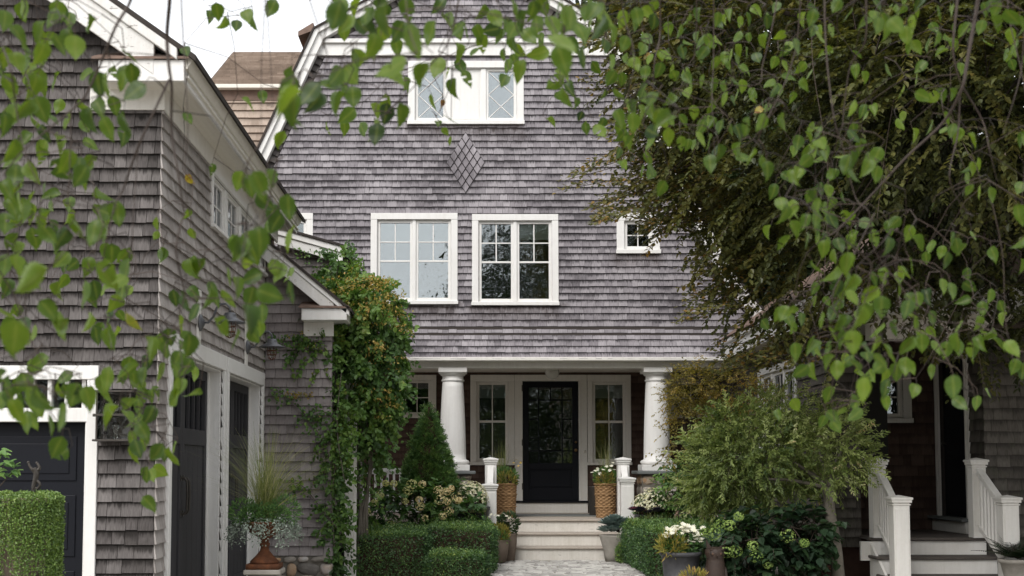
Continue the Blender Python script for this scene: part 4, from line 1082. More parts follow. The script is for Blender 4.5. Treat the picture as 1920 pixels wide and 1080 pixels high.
# ---------------------------------------------------------------- barn lamps
for px, py, lab in ((372, 605, 'gooseneck barn lamp with dark shade over the carriage doors, nearer the garage corner'), (461, 651, 'gooseneck barn lamp with dark shade in the inner corner by the vine')):
    p = atX(px, py, XW + .02)
    bl = thing('barn_lamp', lab, 'lamp', tuple(p), 'barn lamps over the carriage doors')
    a = MB(); a.fbox(fw, p.y - .06, p.y + .06, p.z - .24, p.z + .32, .012, .035); a.build('mounting_board', 'offwhite', bl, bevel=.003)
    X = Vector((1, 0, 0)); Zv = Vector((0, 0, 1)); b = Vector((XW + .035, p.y, p.z))
    a = MB(); a.tube([b, b + X * .015, b + X * .03, b + X * .045], [.085, .08, .045, .028], 20); a.build('base', 'zinc', bl, smooth=True)
    pts = [b + X * .03, b + X * .08 + Zv * .0, b + X * .13 + Zv * .06, b + X * .16 + Zv * .14, b + X * .2 + Zv * .18, b + X * .25 + Zv * .185, b + X * .285 + Zv * .15, b + X * .29 + Zv * .09]
    a = MB(); a.tube(pts, .011, 10); a.build('arm', 'zinc', bl, smooth=True)
    c = b + X * .29
    a = MB(); a.lathe(c, [(.012, .1), (.05, .095), (.062, .07), (.066, .05), (.085, .035), (.15, .005), (.152, -.003), (.13, -.001), (.06, .03)], 28); a.build('lamp_shade', 'zinc', bl, smooth=True)
    a = MB()
    for q in range(6):
        an = q * math.pi / 3; d = Vector((math.cos(an), math.sin(an), 0))
        a.tube([c + d * .05, c + d * .052 - Zv * .07, c + d * .04 - Zv * .13, c - Zv * .15], .004, 5)
    for zz in (.04, .09): a.tube([c + Vector((math.cos(q * .524) * .053, math.sin(q * .524) * .053, -zz)) for q in range(13)], .004, 5)
    a.build('bulb_cage', 'rust', bl)
    a = MB(); a.lathe(c, [(.03, .03), (.034, -.03), (.034, -.09), (.02, -.12), (.004, -.128)], 16); a.build('glass_jar', 'clear_glass', bl, smooth=True)

# ---------------------------------------------------------------- low ell between garage and house
ell = thing('garden_ell', 'small shingled ell on a fieldstone base joining the garage to the house', 'building', (-2.2, GB, 0))
fe = front(GB)
ue = lambda px, py, Y=GB: uv(px, py, Y)
rx1 = ue(622, 800)[0]
ez0, ez1 = ue(600, 600, GB - .3)[1], ue(600, 575, GB - .3)[1]
r0, r1_ = ue(500, 452, GB - .3), ue(655, 580, GB - .3)
rsl = (r1_[1] - r0[1]) / (r1_[0] - r0[0])
rzz = lambda x: r1_[1] + (x - r1_[0]) * rsl
zst = ue(560, 1041)[1]
fl_e = lambda v: .05 * max(0, (zst + .45 - v) / .45) ** 1.5
Re = lambda v: rx1 + .04 * max(0, (zst + .45 - v) / .45) if v < ez1 else min(rx1, r1_[0] + (v + .1 - r1_[1]) / rsl)
shingles('front_wall', 'ell_shingle', ell, fe, zst, rzz(XW) - .02, lambda v: XW + .02, Re, exp=.119, wr=(.08, .2), thick=.022, off=fl_e)
backing('front_wall_backing', 'dark_edge', ell, fe, [zst, ez1, rzz(XW)], lambda v: XW, lambda v: rx1 - .02 if v <= ez1 + .001 else min(rx1 - .02, r1_[0] + (v - r1_[1]) / rsl))
sw_ = facing_right(rx1 - .02)
shingles('side_wall', 'ell_shingle', ell, sw_, zst, ez1, lambda v: GB + .02, lambda v: 21.3, exp=.119, wr=(.08, .2), thick=.016)
a = MB(); a.box((rx1 - .17, GB + .15, 0), (rx1 - .021, 21.3, ez1 + .1)); a.build('side_wall_backing', 'dark_edge', ell)
a = MB(); a.box((XW, GB - .06, 0), (rx1, GB - .0, zst - .01)); a.box((XW, GB, 0), (rx1 - .03, GB + .1, zst - .01)); sb_ = a.build('stone_base', 'mortar', ell)
stones('fieldstones', sb_, front(GB - .05), XW + .02, rx1 + .03, 0, zst - .015, (.12, .3), (.1, .17), n=-.03, prot=.07)
def rake(nm, mat, y0, y1, d0, d1, x0=r0[0] - .1, x1=r1_[0], bev=.004):
    a = MB(); a.hexa([(x0, y0, rzz(x0) + d0), (x1, y0, rzz(x1) + d0), (x1, y1, rzz(x1) + d0), (x0, y1, rzz(x0) + d0), (x0, y0, rzz(x0) + d1), (x1, y0, rzz(x1) + d1), (x1, y1, rzz(x1) + d1), (x0, y1, rzz(x0) + d1)]); return a.build(nm, mat, ell, bevel=bev)
rake('rake_board', 'peeling', GB - .28, GB - .24, -.26, -.085, x1=r1_[0] - .2)
rake('rake_moulding', 'white', GB - .3, GB - .24, -.084, -.01)
rake('roof', 'dark_edge', GB - .33, 21.4, -.009, .03, x1=r1_[0] + .03, bev=0)
rake('rake_soffit', 'soffit', GB - .239, GB - .0, -.12, -.1, x1=r1_[0] - .2)
xb0, xb1 = ue(565, 590, GB - .3)[0], ue(650, 590, GB - .3)[0]
a = MB(); a.box((xb0, GB - .3, ez0), (xb1, GB - .018, ez1 - .02)); a.box((xb1 - .24, GB - .017, ez0), (xb1, 21.3, ez1 - .02)); a.build('eave_return', 'white', ell, bevel=.005)
a = MB(); a.hexa([(xb0 - .03, GB - .33, ez1 - .019), (xb1 + .04, GB - .33, ez1 - .019), (xb1 - .1, GB - .02, ez1 + .08), (xb0 - .03, GB - .02, ez1 + .08), (xb0 - .03, GB - .33, ez1), (xb1 + .04, GB - .33, ez1), (xb1 - .1, GB - .02, ez1 + .1), (xb0 - .03, GB - .02, ez1 + .1)]); a.build('return_roof', 'flash', ell)
a = MB(); a.box((ue(570, 620)[0], GB - .05, ez0 - .18), (rx1 + .02, GB - .018, ez0 - .001)); a.build('frieze_board', 'offwhite', ell, bevel=.003)
# raised shed dormer behind
YS = 18.6
fs = front(YS)
us = lambda px, py, Y=YS: uv(px, py, Y)
s0, s1 = us(535, 434), us(648, 466)
ssl = (s1[1] - s0[1]) / (s1[0] - s0[0]); szz = lambda x: s1[1] + (x - s1[0]) * ssl
wx0, wx1 = us(520, 500)[0], us(621, 500)[0]
dm = thing('shed_dormer', 'little shingled shed dormer with white rake above the climbing vine', 'dormer', (wx0, YS, 3.5))
zlo = us(0, 560)[1]
shingles('front_wall', 'ell_shingle', dm, fs, zlo, szz(wx0) - .1, lambda v: wx0, lambda v: min(wx1, s1[0] + (v + .1 - s1[1]) / ssl), exp=.119, thick=.016)
a = MB(); a.box((wx0, YS + .002, zlo - .6), (wx1, 21.5, szz(wx1) - .1)); a.build('wall_backing', 'dark_edge', dm)
for nm, mt, y0, y1, d0, d1, e in (('rake_board', 'white', YS - .14, YS - .1, -.24, -.1, .03), ('rake_moulding', 'white', YS - .17, YS - .1, -.099, -.01, 0), ('roof', 'dark_edge', YS - .2, 21.6, -.009, .025, -.03)):
    a = MB(); x0, x1 = s0[0] - .2, s1[0] - e
    a.hexa([(x0, y0, szz(x0) + d0), (x1, y0, szz(x1) + d0), (x1, y1, szz(x1) + d0), (x0, y1, szz(x0) + d0), (x0, y0, szz(x0) + d1), (x1, y0, szz(x1) + d1), (x1, y1, szz(x1) + d1), (x0, y1, szz(x0) + d1)]); a.build(nm, mt, dm, bevel=.003 if mt == 'white' else 0)
p_, q_ = us(603, 487), us(620, 472)
a = MB(); a.box((p_[0], YS - .16, p_[1]), (q_[0], YS + .0, q_[1])); a.build('eave_block', 'white', dm, bevel=.004)
# post
a = MB(); pX = at(654.5, 900, 17.2).x; a.box((pX - .055, 17.15, 0), (pX + .055, 17.25, 2.75)); a.box((pX + .058, 17.19, 0), (pX + .1, 17.24, 2.7))
a.box((pX - .055, 17.251, 2.6), (pX + .055, 19.0, 2.75))
props(a.build('trellis_post', 'offwhite', bevel=.005), 'white painted trellis post carrying the climbing vine', 'post')

# ================================================================== RIGHT WING
wing = thing('entry_wing', 'low shingled wing with white eaves and a recessed side entry in deep shade', 'building', (7, 16.5, 0))
XL, YN = 4.68, 16.6
XN2, YBk, XR2, YR2 = 5.05, 18.1, 6.6, 16.4
EZ = 3.4
fl_w = lambda v: .16 * max(0, (1.3 - v) / .85) ** 1.6
fl4 = facing_left(XL)
zw0 = .47
o, h = window(wing, fl4, -20.6, -18.2, 1.75, 3.05, [dict(h=[(.5,)], v=[(.5, 0, 1)], s=.045)] * 3, cas=.1, mull=.08, mat='white', label='bank of white windows behind the variegated willow')
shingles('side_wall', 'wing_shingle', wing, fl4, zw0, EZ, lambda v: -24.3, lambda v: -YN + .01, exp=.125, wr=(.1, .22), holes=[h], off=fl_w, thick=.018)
backing('side_wall_backing', 'dark_edge', wing, fl4, [zw0, EZ], lambda v: -24.3, lambda v: -YN - .001, [h])
fn4 = front(YN)
shingles('corner_wall', 'wing_shingle', wing, fn4, zw0, EZ, lambda v: XL - fl_w(v), lambda v: XN2, exp=.125, wr=(.1, .22), thick=.018, off=lambda v: 0.0)
a = MB(); a.box((XL + .16, YN + .003, zw0), (XN2 - .003, YBk, EZ)); a.build('corner_backing', 'dark_edge', wing)
a = MB(); a.box((XL + .02, YN + .06, -.05), (XN2 + .3, 24, zw0)); a.build('base_boards', 'wood_base', wing)
fbk = front(YBk)
a0, a1 = at(1604, 700, YBk).x, at(1707, 700, YBk).x; zb_, zt2 = at(1655, 793, YBk).z, at(1655, 690, YBk).z
o, h = window(wing, fbk, a0, a1, zb_, zt2, [dict(v=[(.5, 0, 1)], h=[(.5,)], s=.05)], cas=.12, mat='offwhite', label='window in the recessed side entry')
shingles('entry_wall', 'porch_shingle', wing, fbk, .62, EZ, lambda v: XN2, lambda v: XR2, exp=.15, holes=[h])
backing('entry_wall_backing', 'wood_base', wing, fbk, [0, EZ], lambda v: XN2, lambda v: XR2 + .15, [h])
flr = facing_left(XR2)
yd0, yd1 = -17.95, -16.98
ddz0, ddz1 = .82, 2.95
dh = hole(yd0 - .0, yd1 + .0, ddz0 - .2, ddz1)
shingles('entry_side_wall', 'wing_shingle', wing, flr, .62, EZ, lambda v: -YBk, lambda v: -YR2 + .012, exp=.15, holes=[hole(yd0 - .1, yd1 + .1, .5, ddz1 + .1)], thick=.018)
backing('entry_side_backing', 'dark_edge', wing, flr, [0, EZ], lambda v: -YBk, lambda v: -YR2 - .15, [dh])
ds = MB()
for (u0, u1) in ((yd0 - .11, yd0), (yd1, yd1 + .11)):
    ds.fbox(flr, u0, u1, ddz0, ddz1, 0, .035); ds.fbox(flr, u0 + .03, u1 - .03, ddz0, ddz1, .035, .05)
ds.fbox(flr, yd0 - .11, yd1 + .11, ddz1, ddz1 + .12, 0, .04)
do_ = ds.build('side_door', 'offwhite', wing, bevel=.004)
ds = MB(); ds.fbox(flr, yd0 + .005, yd1 - .005, ddz0, ddz1 - .004, -.1, -.05)
for (v0, v1) in ((ddz0 + .2, ddz0 + .85), (ddz0 + 1.05, ddz1 - .2)): ds.fbox(flr, yd0 + .14, yd1 - .14, v0, v1, -.05, -.04)
ds.build('door_leaf', 'navy', do_, bevel=.006)
ds = MB(); c = flr.p(yd0 + .09, ddz0 + 1.0, -.05); ds.tube([c, c - Vector((.02, 0, 0)), c - Vector((.05, 0, 0)), c - Vector((.065, 0, 0))], [.02, .012, .03, .02], 12); ds.build('handle', 'bronze', do_, smooth=True)
ds = MB(); ds.fbox(flr, yd0 - .16, yd1 + .16, ddz0 - .045, ddz0 - .001, -.1, .16); ds.build('sill', 'slate', do_, bevel=.006)
ds = MB(); ds.fbox(flr, yd0 - .12, yd1 + .12, .62, ddz0 - .046, -.05, .1); ds.build('threshold', 'offwhite', do_, bevel=.004)
frr = front(YR2)
shingles('right_wall', 'wing_shingle', wing, frr, .3, EZ, lambda v: XR2 - .012, lambda v: 11.0, exp=.15, wr=(.1, .24), thick=.018)
a = MB(); a.box((XR2 + .16, YR2 + .003, 0), (11, 23.8, EZ)); a.build('right_wall_backing', 'dark_edge', wing)
# eaves and roof
EX, EY = 4.33, 15.2
a = MB(); a.box((EX, EY, 3.32), (EX + .03, 21.7, 3.62)); a.box((EX + .031, EY, 3.32), (11.5, EY + .03, 3.62)); a.build('fascia', 'white', wing, bevel=.004)
a = MB(); a.box((EX - .05, EY - .05, 3.56), (EX - .001, 21.7, 3.64)); a.box((EX, EY - .05, 3.56), (11.5, EY - .001, 3.64)); a.build('crown_moulding', 'white', wing, bevel=.012)
a = MB(); a.box((EX + .03, EY + .031, 3.36), (11.5, 21.6, 3.38)); a.build('soffit', 'soffit', wing)
a = MB(); a.box((XN2 + .0, 16.0, 3.1), (XR2, 16.25, 3.355)); a.build('entry_beam', 'offwhite', wing, bevel=.004)
a = MB(); z = 3.645; ap = 2.6
a.add([(EX - .08, EY - .08, z), (11.6, EY - .08, z), (11.6, 24, z), (EX - .08, 24, z), (8, 19.0, z + ap), (8, 20.4, z + ap)], [(0, 1, 4), (1, 2, 5, 4), (2, 3, 5), (3, 0, 4, 5), (3, 2, 1, 0)]); a.build('roof', 'flash', wing)
# floor of the recess, side steps and railings
a = MB(); a.box((XN2 - .02, 16.0, .58), (XR2, YBk, .62)); a.build('entry_floor', 'dark_tread', wing)
a = MB(); sx0 = at(1613, 1030, 16.0).x; a.box((sx0, 16.0 - .03, zw0 - .13), (5.1, 16.02, .575)); a.build('entry_skirt', 'offwhite', wing)
ss = thing('side_steps', 'narrow shaded side steps with dark treads and white risers', 'steps', (5.7, 15.6, 0))
SX0, SX1 = 5.0, 6.42
ysd, zsd = [15.36, 15.68, 16.0], [.2, .41, .62]
for i in range(3):
    a = MB(); a.box((SX0, ysd[i] - (.0), (zsd[i - 1] + .001 if i else -.01)), (SX1, ysd[i] + .02, zsd[i] - .036)); a.build('riser', 'offwhite', ss)
    a = MB(); y1 = ysd[i + 1] - .001 if i < 2 else ysd[i] + .03
    a.box((SX0 - .06, ysd[i] - .05, zsd[i] - .035), (SX1 + .04, y1, zsd[i] + (.002 if i == 2 else 0))); a.build('tread', 'dark_tread', ss, bevel=.008)
a = MB(); a.fpoly(facing_left(SX0 - .001), [(-16.0, -.01), (-15.3, -.01), (-15.36, .16), (-15.68, .37), (-15.69, .37), (-16.0, .57)], 0, .03); a.build('stringer', 'offwhite', ss)
for xf, xn, lab in ((5.08, 5.06, 'white stair railing of the side steps next to the willow trunk'), (6.32, 6.34, 'white stair railing of the side steps next to the potted fern')):
    zf_, zn_ = at(0, 858, 16.0).z, at(0, 928, 15.15).z
    sr = thing('stair_railing', lab, 'railing', (xf, 15.6, 0), 'white railings at the side steps')
    a = MB(); newel(a, xf, 16.0, .62, zf_, .085); a.build('newel_post', 'offwhite', sr, bevel=.004)
    a = MB(); newel(a, xn, 15.15, 0, zn_, .095); a.build('newel_post', 'offwhite', sr, bevel=.004)
    def bar(mb, x_, y0, z0, y1, z1, w_, h_):
        mb.hexa([(xn - w_ + x_, y0, z0), (xn + w_ + x_, y0, z0), (xf + w_ + x_, y1, z1), (xf - w_ + x_, y1, z1), (xn - w_ + x_, y0, z0 + h_), (xn + w_ + x_, y0, z0 + h_), (xf + w_ + x_, y1, z1 + h_), (xf - w_ + x_, y1, z1 + h_)])
    a = MB(); bar(a, 0, 15.247, zn_ - .17, 15.914, zf_ - .2, .045, .07); a.build('top_rail', 'offwhite', sr, bevel=.006)
    a = MB(); bar(a, 0, 15.247, .33, 15.914, .73, .03, .06); a.build('bottom_rail', 'offwhite', sr, bevel=.004)
    for i in range(7):
        t = (i + .5) / 7; y = 15.25 + .66 * t; x = xn + (xf - xn) * t
        a = MB(); a.box((x - .018, y - .018, .37 + .4 * t), (x + .018, y + .018, zn_ - .165 + (zf_ - zn_ - .03) * t)); a.build('baluster', 'offwhite', sr)

# ================================================================== PLANTS
def in_ellipsoids(n, els, shell=0.0):
    """n points in a union of ellipsoids [(cx,cy,cz,rx,ry,rz,weight)]; shell 0..1 pushes them outward; returns points and outward normals"""
    wts = np.array([e[6] if len(e) > 6 else e[3] * e[4] * e[5] for e in els], float); wts /= wts.sum()
    idx = rng.choice(len(els), n, p=wts)
    E = np.array([e[:6] for e in els], float)[idx]
    d = rdir(n); rr = rng.random(n) ** (1 / 3.0); rr = rr * (1 - shell) + shell * (1 - 0.25 * rng.random(n) ** 1.5)
    return E[:, :3] + d * E[:, 3:] * rr[:, None], norm(d / E[:, 3:])
def lump(p, s, seed=0):
    """cheap smooth 3-D noise in -1..1"""
    q = np.zeros(len(p)); r_ = np.random.default_rng(seed)
    for k in range(6):
        v = r_.normal(size=3); v /= np.linalg.norm(v); f = s * (0.6 + 0.5 * k)
        q += np.sin(p @ v * f + r_.uniform(0, 6.28)) / (1 + 0.35 * k)
    return q / 2.6
def V3(v): return np.array([v.x, v.y, v.z])

def sprays(els, n_spray, per, length, leaf, shell, droop, tint, tpl, name, mat, parent, keep=None, flat=0.5, twig=None, seed=1, tint_sd=0.14, spread=0.45, leafpair=0.6):
    """leafy branchlets: per leaves set alternately along each arching twig"""
    c, nrm = in_ellipsoids(n_spray, els, shell)
    if keep is not None:
        k = keep(c); c, nrm = c[k], nrm[k]
    n = len(c)
    d = norm(nrm * 0.9 + rdir(n) * 0.7 + np.array([0, 0, -droop * .5]))
    ln = rng.uniform(*length, n)
    t = np.linspace(0.12, 1, per)
    P = c[:, None, :] + d[:, None, :] * (t[None, :, None] * ln[:, None, None])
    P[:, :, 2] -= droop * ln[:, None] * t[None] ** 2 * 0.6
    tang = np.repeat(d[:, None, :], per, 1).copy(); tang[:, :, 2] -= droop * t[None] * 1.2
    tang = norm(tang.reshape(-1, 3))
    upv = norm(np.repeat((np.array([0, 0, 1.0]) * flat + rdir(n) * (1 - flat))[:, None, :], per, 1).reshape(-1, 3))
    side = norm(np.cross(tang, upv)) * np.tile(np.where(np.arange(per) % 2 == 0, 1, -1), n)[:, None]
    tip = norm(tang * spread + side * leafpair + rdir(n * per) * 0.35 + np.array([0, 0, -0.18]))
    P = P.reshape(-1, 3) + rdir(n * per) * 0.01
    tn = np.repeat(tint(c), per) + rng.normal(0, tint_sd * .6, n * per) + np.repeat(rng.normal(0, tint_sd, n), per)
    o = leaves(name, mat, parent, P, tip, upv + rdir(n * per) * 0.35, rng.uniform(*leaf, n * per), tn, tpl)
    if twig:
        mb = MB()
        for i in rng.choice(n, min(n, twig[0]), replace=False):
            pts = [c[i] - d[i] * ln[i] * .5 + np.array([0, 0, -.03])] + [c[i] + d[i] * ln[i] * q + np.array([0, 0, -droop * ln[i] * q * q * .6]) for q in (0, .5, 1)]
            mb.tint = random.random(); mb.tube(pts, [twig[1], twig[1] * .9, twig[1] * .7, twig[1] * .4], 5)
        mb.build('twigs', twig[2], parent)
    return o

def limb(mb, pts, r0, r1, n=9):
    """smooth tapering limb through points"""
    P = [Vector(p) for p in pts]; out = []
    for i in range(len(P) - 1):
        a, b, c, d = P[max(i - 1, 0)], P[i], P[i + 1], P[min(i + 2, len(P) - 1)]
        for q in range(5):
            t = q / 5; out.append(0.5 * ((2 * b) + (c - a) * t + (2 * a - 5 * b + 4 * c - d) * t * t + (3 * b - a - 3 * c + d) * t ** 3))
    out.append(P[-1]); k = len(out)
    mb.tube(out, [r0 + (r1 - r0) * (i / (k - 1)) ** .8 for i in range(k)], n)

# ---------------------------------------------------------------- copper beech
be = thing('beech_tree', 'big copper beech with dark bronze leaves overhanging the right half of the house', 'tree', (7.2, 12.6, 0))
els = [(5.6, 14.6, 6.4, 3.9, 2.7, 3.7, 10), (7.6, 13.6, 5.6, 3.2, 2.4, 3.6, 6), (5.0, 15.0, 8.5, 3.2, 2.4, 2.2, 3), (3.9, 15.2, 5.4, 1.5, 1.2, .9, 1.0), (3.0, 15.0, 6.9, 1.4, 1.2, 1.1, .7), (4.6, 15.0, 3.9, 1.4, 1.1, .7, .9), (7.9, 10.2, 6.2, 3.3, 3.0, 3.0, 3.0), (6.0, 12.5, 9.6, 3.6, 3.0, 2.0, 3), (4.9, 11.9, 5.3, 1.5, 1.3, 1.2, 2.6)]  # last three crown masses are added to shade the side steps
kb = lambda p: (p[:, 2] > np.interp(p[:, 0], [1.2, 2.3, 2.8, 3.3, 4.5], [5.2, 4.4, 3.7, 3.3, 3.0])) & ~((p[:, 0] > 4.0) & (p[:, 1] > 14.6) & (p[:, 2] < 4.2 + np.maximum(0, p[:, 1] - 15.2) * .7)) & ((p[:, 1] + 0 < 18.2))
bt = lambda p: 0.42 + 0.3 * lump(p, 1.1, 3) + 0.06 * (4.5 - p[:, 0])
sl6 = simple_leaf(.66, .07, .1)
sprays(els, 9400, 28, (.4, .85), (.055, .088), .55, .3, bt, sl6, 'foliage', 'beech_leaf', be, kb, .86, (700, .006, 'bark'))
# long feathery outer sprays against the front of the house
tips = []
for (px, py, l, y) in ((1062, 350, 1.5, 15), (1105, 395, 1.2, 15), (1105, 425, .7, 14.8), (1120, 245, 1.1, 15.2), (1100, 150, 1.0, 15.2), (1090, 90, 1.0, 15.2), (1150, 300, 1.1, 15), (1290, 560, 1.3, 15), (1275, 605, 1.0, 15), (1340, 655, .8, 15.2), (1215, 405, .9, 14.8), (1160, 180, 1, 15), (1215, 350, 1.1, 15),
                        (1355, 690, .5, 15.2), (1420, 680, .7, 15), (1440, 660, .9, 14.8), (1480, 640, .9, 14.8), (1530, 600, .9, 14.6), (1330, 520, 1.2, 15), (1300, 500, 1.0, 15), (1135, 372, 1.2, 15), (1180, 405, 1.0, 15), (1165, 345, 1.1, 15), (1245, 425, 1.0, 14.9), (1200, 432, .8, 14.9)):
    for q in range(3):
        e = V3(at(px + rng.normal(0, 14), py + rng.normal(0, 9), y + rng.normal(0, .25)))
        L_ = l * rng.uniform(.8, 1.2); s = e + np.array([L_ * .93, rng.normal(0, .15), L_ * (.22 + rng.normal(0, .12))])
        tips.append((s, e))
P, T, UPV, SZ, TN = [], [], [], [], []
mbt = MB()
for s, e in tips:
    k = 34; d = e - s; mbt.tube([s, s + d * .5 + np.array([0, 0, .06]), e], [.007, .005, .002], 5)
    for b in range(3):
        off = rng.normal(0, .1, 3) * (b > 0)
        for i in range(k):
            t = i / (k - 1) if b == 0 else .2 + .7 * i / (k - 1)
            p = s + d * t + np.array([0, 0, .06 * 4 * t * (1 - t)]) + off * math.sin(t * 3.1)
            P.append(p + rng.normal(0, .018, 3)); sd_ = 1 if i % 2 else -1
            T.append(d / np.linalg.norm(d) * .8 + np.array([0, .35 * sd_, .45 * sd_ + rng.normal(0, .25)])); UPV.append(np.array([0, -.4, 1]) + rng.normal(0, .35, 3)); SZ.append(rng.uniform(.042, .068)); TN.append(.62 + rng.normal(0, .2))
leaves('outer_foliage', 'beech_leaf', be, np.array(P), np.array(T), np.array(UPV), np.array(SZ), np.array(TN), sl6)
mbt.build('outer_twigs', 'bark', be)
mb = MB()
limb(mb, [(7.2, 12.6, -.1), (7.15, 12.7, 1.5), (7.0, 12.9, 3.2), (6.9, 13.2, 5.2), (6.6, 13.6, 8.2)], .34, .1, 14)
mb.build('trunk', 'bark', be, smooth=True)
mb = MB()
for b in [[(7.0, 12.8, 2.6), (6.3, 13.0, 3.6), (5.4, 13.4, 4.3), (4.2, 14.3, 4.9)], [(7.0, 12.9, 3.2), (6.1, 13.3, 4.6), (5.2, 13.8, 6.0), (3.6, 14.6, 6.8)], [(6.95, 13.0, 4.0), (7.6, 13.8, 5.2), (8.5, 14.5, 6.5)],
          [(6.8, 13.3, 5.5), (5.8, 14.0, 7.2), (4.6, 14.6, 8.6)], [(7.1, 12.8, 2.2), (6.2, 13.2, 2.9), (5.6, 13.6, 3.0)], [(7.0, 12.9, 3.0), (6.4, 13.1, 4.4), (5.9, 13.5, 5.2), (5.0, 14.2, 5.6)]]:
    limb(mb, b, .1, .025)
for i in range(46):     # the tangle of fine inner branches
    x0 = rng.uniform(4.6, 7.2); a = V3(Vector((x0, rng.uniform(12.6, 14), rng.uniform(4.6, 7)))); e = a + np.array([rng.uniform(-1.6, -.2), rng.uniform(-.4, .5), rng.uniform(-2.2, -.9)])
    limb(mb, [a, (a + e) / 2 + rng.normal(0, .08, 3), e], .014, .004, 5)
mb.build('limbs', 'bark', be, smooth=True)

# ---------------------------------------------------------------- trees beyond the wing, trees across the drive (mirrored in the windows)
def backdrop(name, label, spots, n, leaf, seed, group=None):
    for (x, y, z, rx, ry, rz_) in spots:
        t = thing(name, label, 'tree', (x, y, 0), group)
        e = [(x, y, z, rx, ry, rz_, 3)] + [(x + rng.normal(0, rx * .45), y + rng.normal(0, ry * .4), z + rng.normal(0, rz_ * .45), rx * .5, ry * .5, rz_ * .42, 1) for _ in range(7)]
        sprays(e, n, 12, (.5, 1.2), leaf, .4, .35, lambda p: .45 + .32 * lump(p, .8, seed), simple_leaf(.7), 'foliage', 'far_leaf', t)
        mb = MB(); limb(mb, [(x, y, -.1), (x + .1, y, z * .5), (x, y + .1, z + rz_ * .5)], .28, .06); mb.build('trunk', 'bark', t, smooth=True)
backdrop('shade_tree', 'dark leafy tree rising behind the roof of the entry wing', [(9.5, 25, 6.5, 4.5, 3.0, 5.2)], 3600, (.15, .24), 5)
backdrop('shade_tree', 'tall green tree beyond the copper beech crown, filling its upper gaps', [(6.4, 28.5, 9.5, 3.4, 3.0, 5.5)], 3600, (.15, .24), 6)
w_ = MB()
els_w = [(-1.2 + 0, -15, 3.5, 4, 2, 4.6, 2), (3.5, -15, 6, 4.2, 2.5, 7.0, 4), (9, -15, 6, 4.5, 3, 6.5, 4), (-9, -16, 2.5, 6, 2.5, 4.0, 3), (2, -17, 3, 14, 2, 4, 4), (3.0, -15, 8.0, 3.4, 2, 6.0, 3), (1, -16, 2.2, 9, 1.5, 2.6, 4)]
o = sprays(els_w, 5200, 10, (.5, 1.4), (.2, .36), .35, .4, lambda p: .4 + .3 * lump(p, .7, 9), simple_leaf(.7), 'distant_wood', 'far_leaf', None)
props(o, 'dark mass of trees across the drive, mirrored in the front windows', 'trees', kind='stuff')

# ---------------------------------------------------------------- climbing vine
vn = thing('climbing_vine', 'climbing hydrangea with golden top smothering the ell corner and trellis post', 'vine', (-1.7, 16.9, 0))
def E(px, py, Y, rx, ry, dep, w=1):
    c = at(px, py, Y); k = Y / F; return (c.x, c.y, c.z, rx * k, dep, ry * k, w)
vels = [E(685, 600, 17.2, 66, 80, .5, 3), E(640, 560, 17.3, 58, 48, .5, 1.6), E(712, 680, 17.3, 46, 100, .45, 2.4), E(632, 690, 16.9, 52, 90, .4, 2.2), E(675, 745, 17.3, 56, 95, .45, 2.2), E(716, 770, 17.4, 24, 55, .3, .5), E(688, 840, 17.5, 32, 40, .3, .5),
        E(585, 655, 16.6, 45, 42, .22, .9), E(640, 500, 17.6, 26, 32, .3, .6), E(598, 620, 16.7, 35, 30, .25, .5), E(626, 800, 16.55, 19, 70, .14, 1.1), E(622, 900, 16.5, 15, 90, .11, 1.0), E(626, 1010, 16.5, 14, 70, .11, .7), E(684, 930, 17.6, 10, 70, .2, .25)]
vt_ = lambda p: .36 + .22 * lump(p, 3.5, 2) + .34 * np.clip((p[:, 2] - 3.0) / 1.1, 0, 1) * np.clip((p[:, 0] + 1.95) / .5, 0, 1)
sprays(vels, 1750, 9, (.12, .3), (.05, .085), .72, .6, vt_, simple_leaf(.8, .08, .12), 'foliage', 'vine_leaf', vn, None, .3, (260, .004, 'bark'), tint_sd=.1)
# flat golden flower heads at the top and on the right side
n = 180; hp, hn = in_ellipsoids(n, [E(690, 570, 17.0, 68, 58, .55, 4), E(640, 545, 17.1, 50, 34, .5, 1), E(722, 640, 17.1, 46, 80, .5, 2), E(715, 720, 17.1, 42, 80, .45, .8), E(560, 745, 16.4, 22, 10, .05, .4), E(570, 640, 16.4, 30, 20, .1, .4)], .9)
P = np.repeat(hp, 22, 0); P = P + rng.normal(0, 1, P.shape) * np.array([.06, .06, .022])
leaves('flower_heads', 'gold_leaf', vn, P, rdir(len(P)) + np.array([0, 0, .6]), rdir(len(P)), rng.uniform(.022, .045, len(P)), rng.uniform(.25, 1, len(P)), quad_leaf(.7))
# runners on the shingles
mb = MB(); P, T, S_ = [], [], []
runs = [[(640, 1000), (600, 950), (565, 910), (530, 905)], [(630, 880), (590, 800), (545, 750), (510, 728)], [(600, 640), (560, 640), (520, 640), (505, 655)], [(632, 790), (600, 770), (560, 790)], [(645, 900), (632, 800), (640, 700)], [(628, 1040), (622, 940), (630, 860)], [(620, 478), (590, 480), (556, 472)]]
for rn in runs:
    Y = GB - .06 if rn[0][1] > 500 else 18.5
    pts = [V3(at(x, y, Y)) for x, y in rn]; limb(mb, pts, .012, .004, 6)
    for i in range(len(pts) - 1):
        for q in range(34):
            t = rng.random(); p = pts[i] * (1 - t) + pts[i + 1] * t + np.array([rng.normal(0, .06), -abs(rng.normal(.02, .03)), rng.normal(0, .06)])
            P.append(p); T.append(np.array([rng.normal(0, .5), -.5, rng.normal(-.3, .5)])); S_.append(rng.uniform(.03, .062))
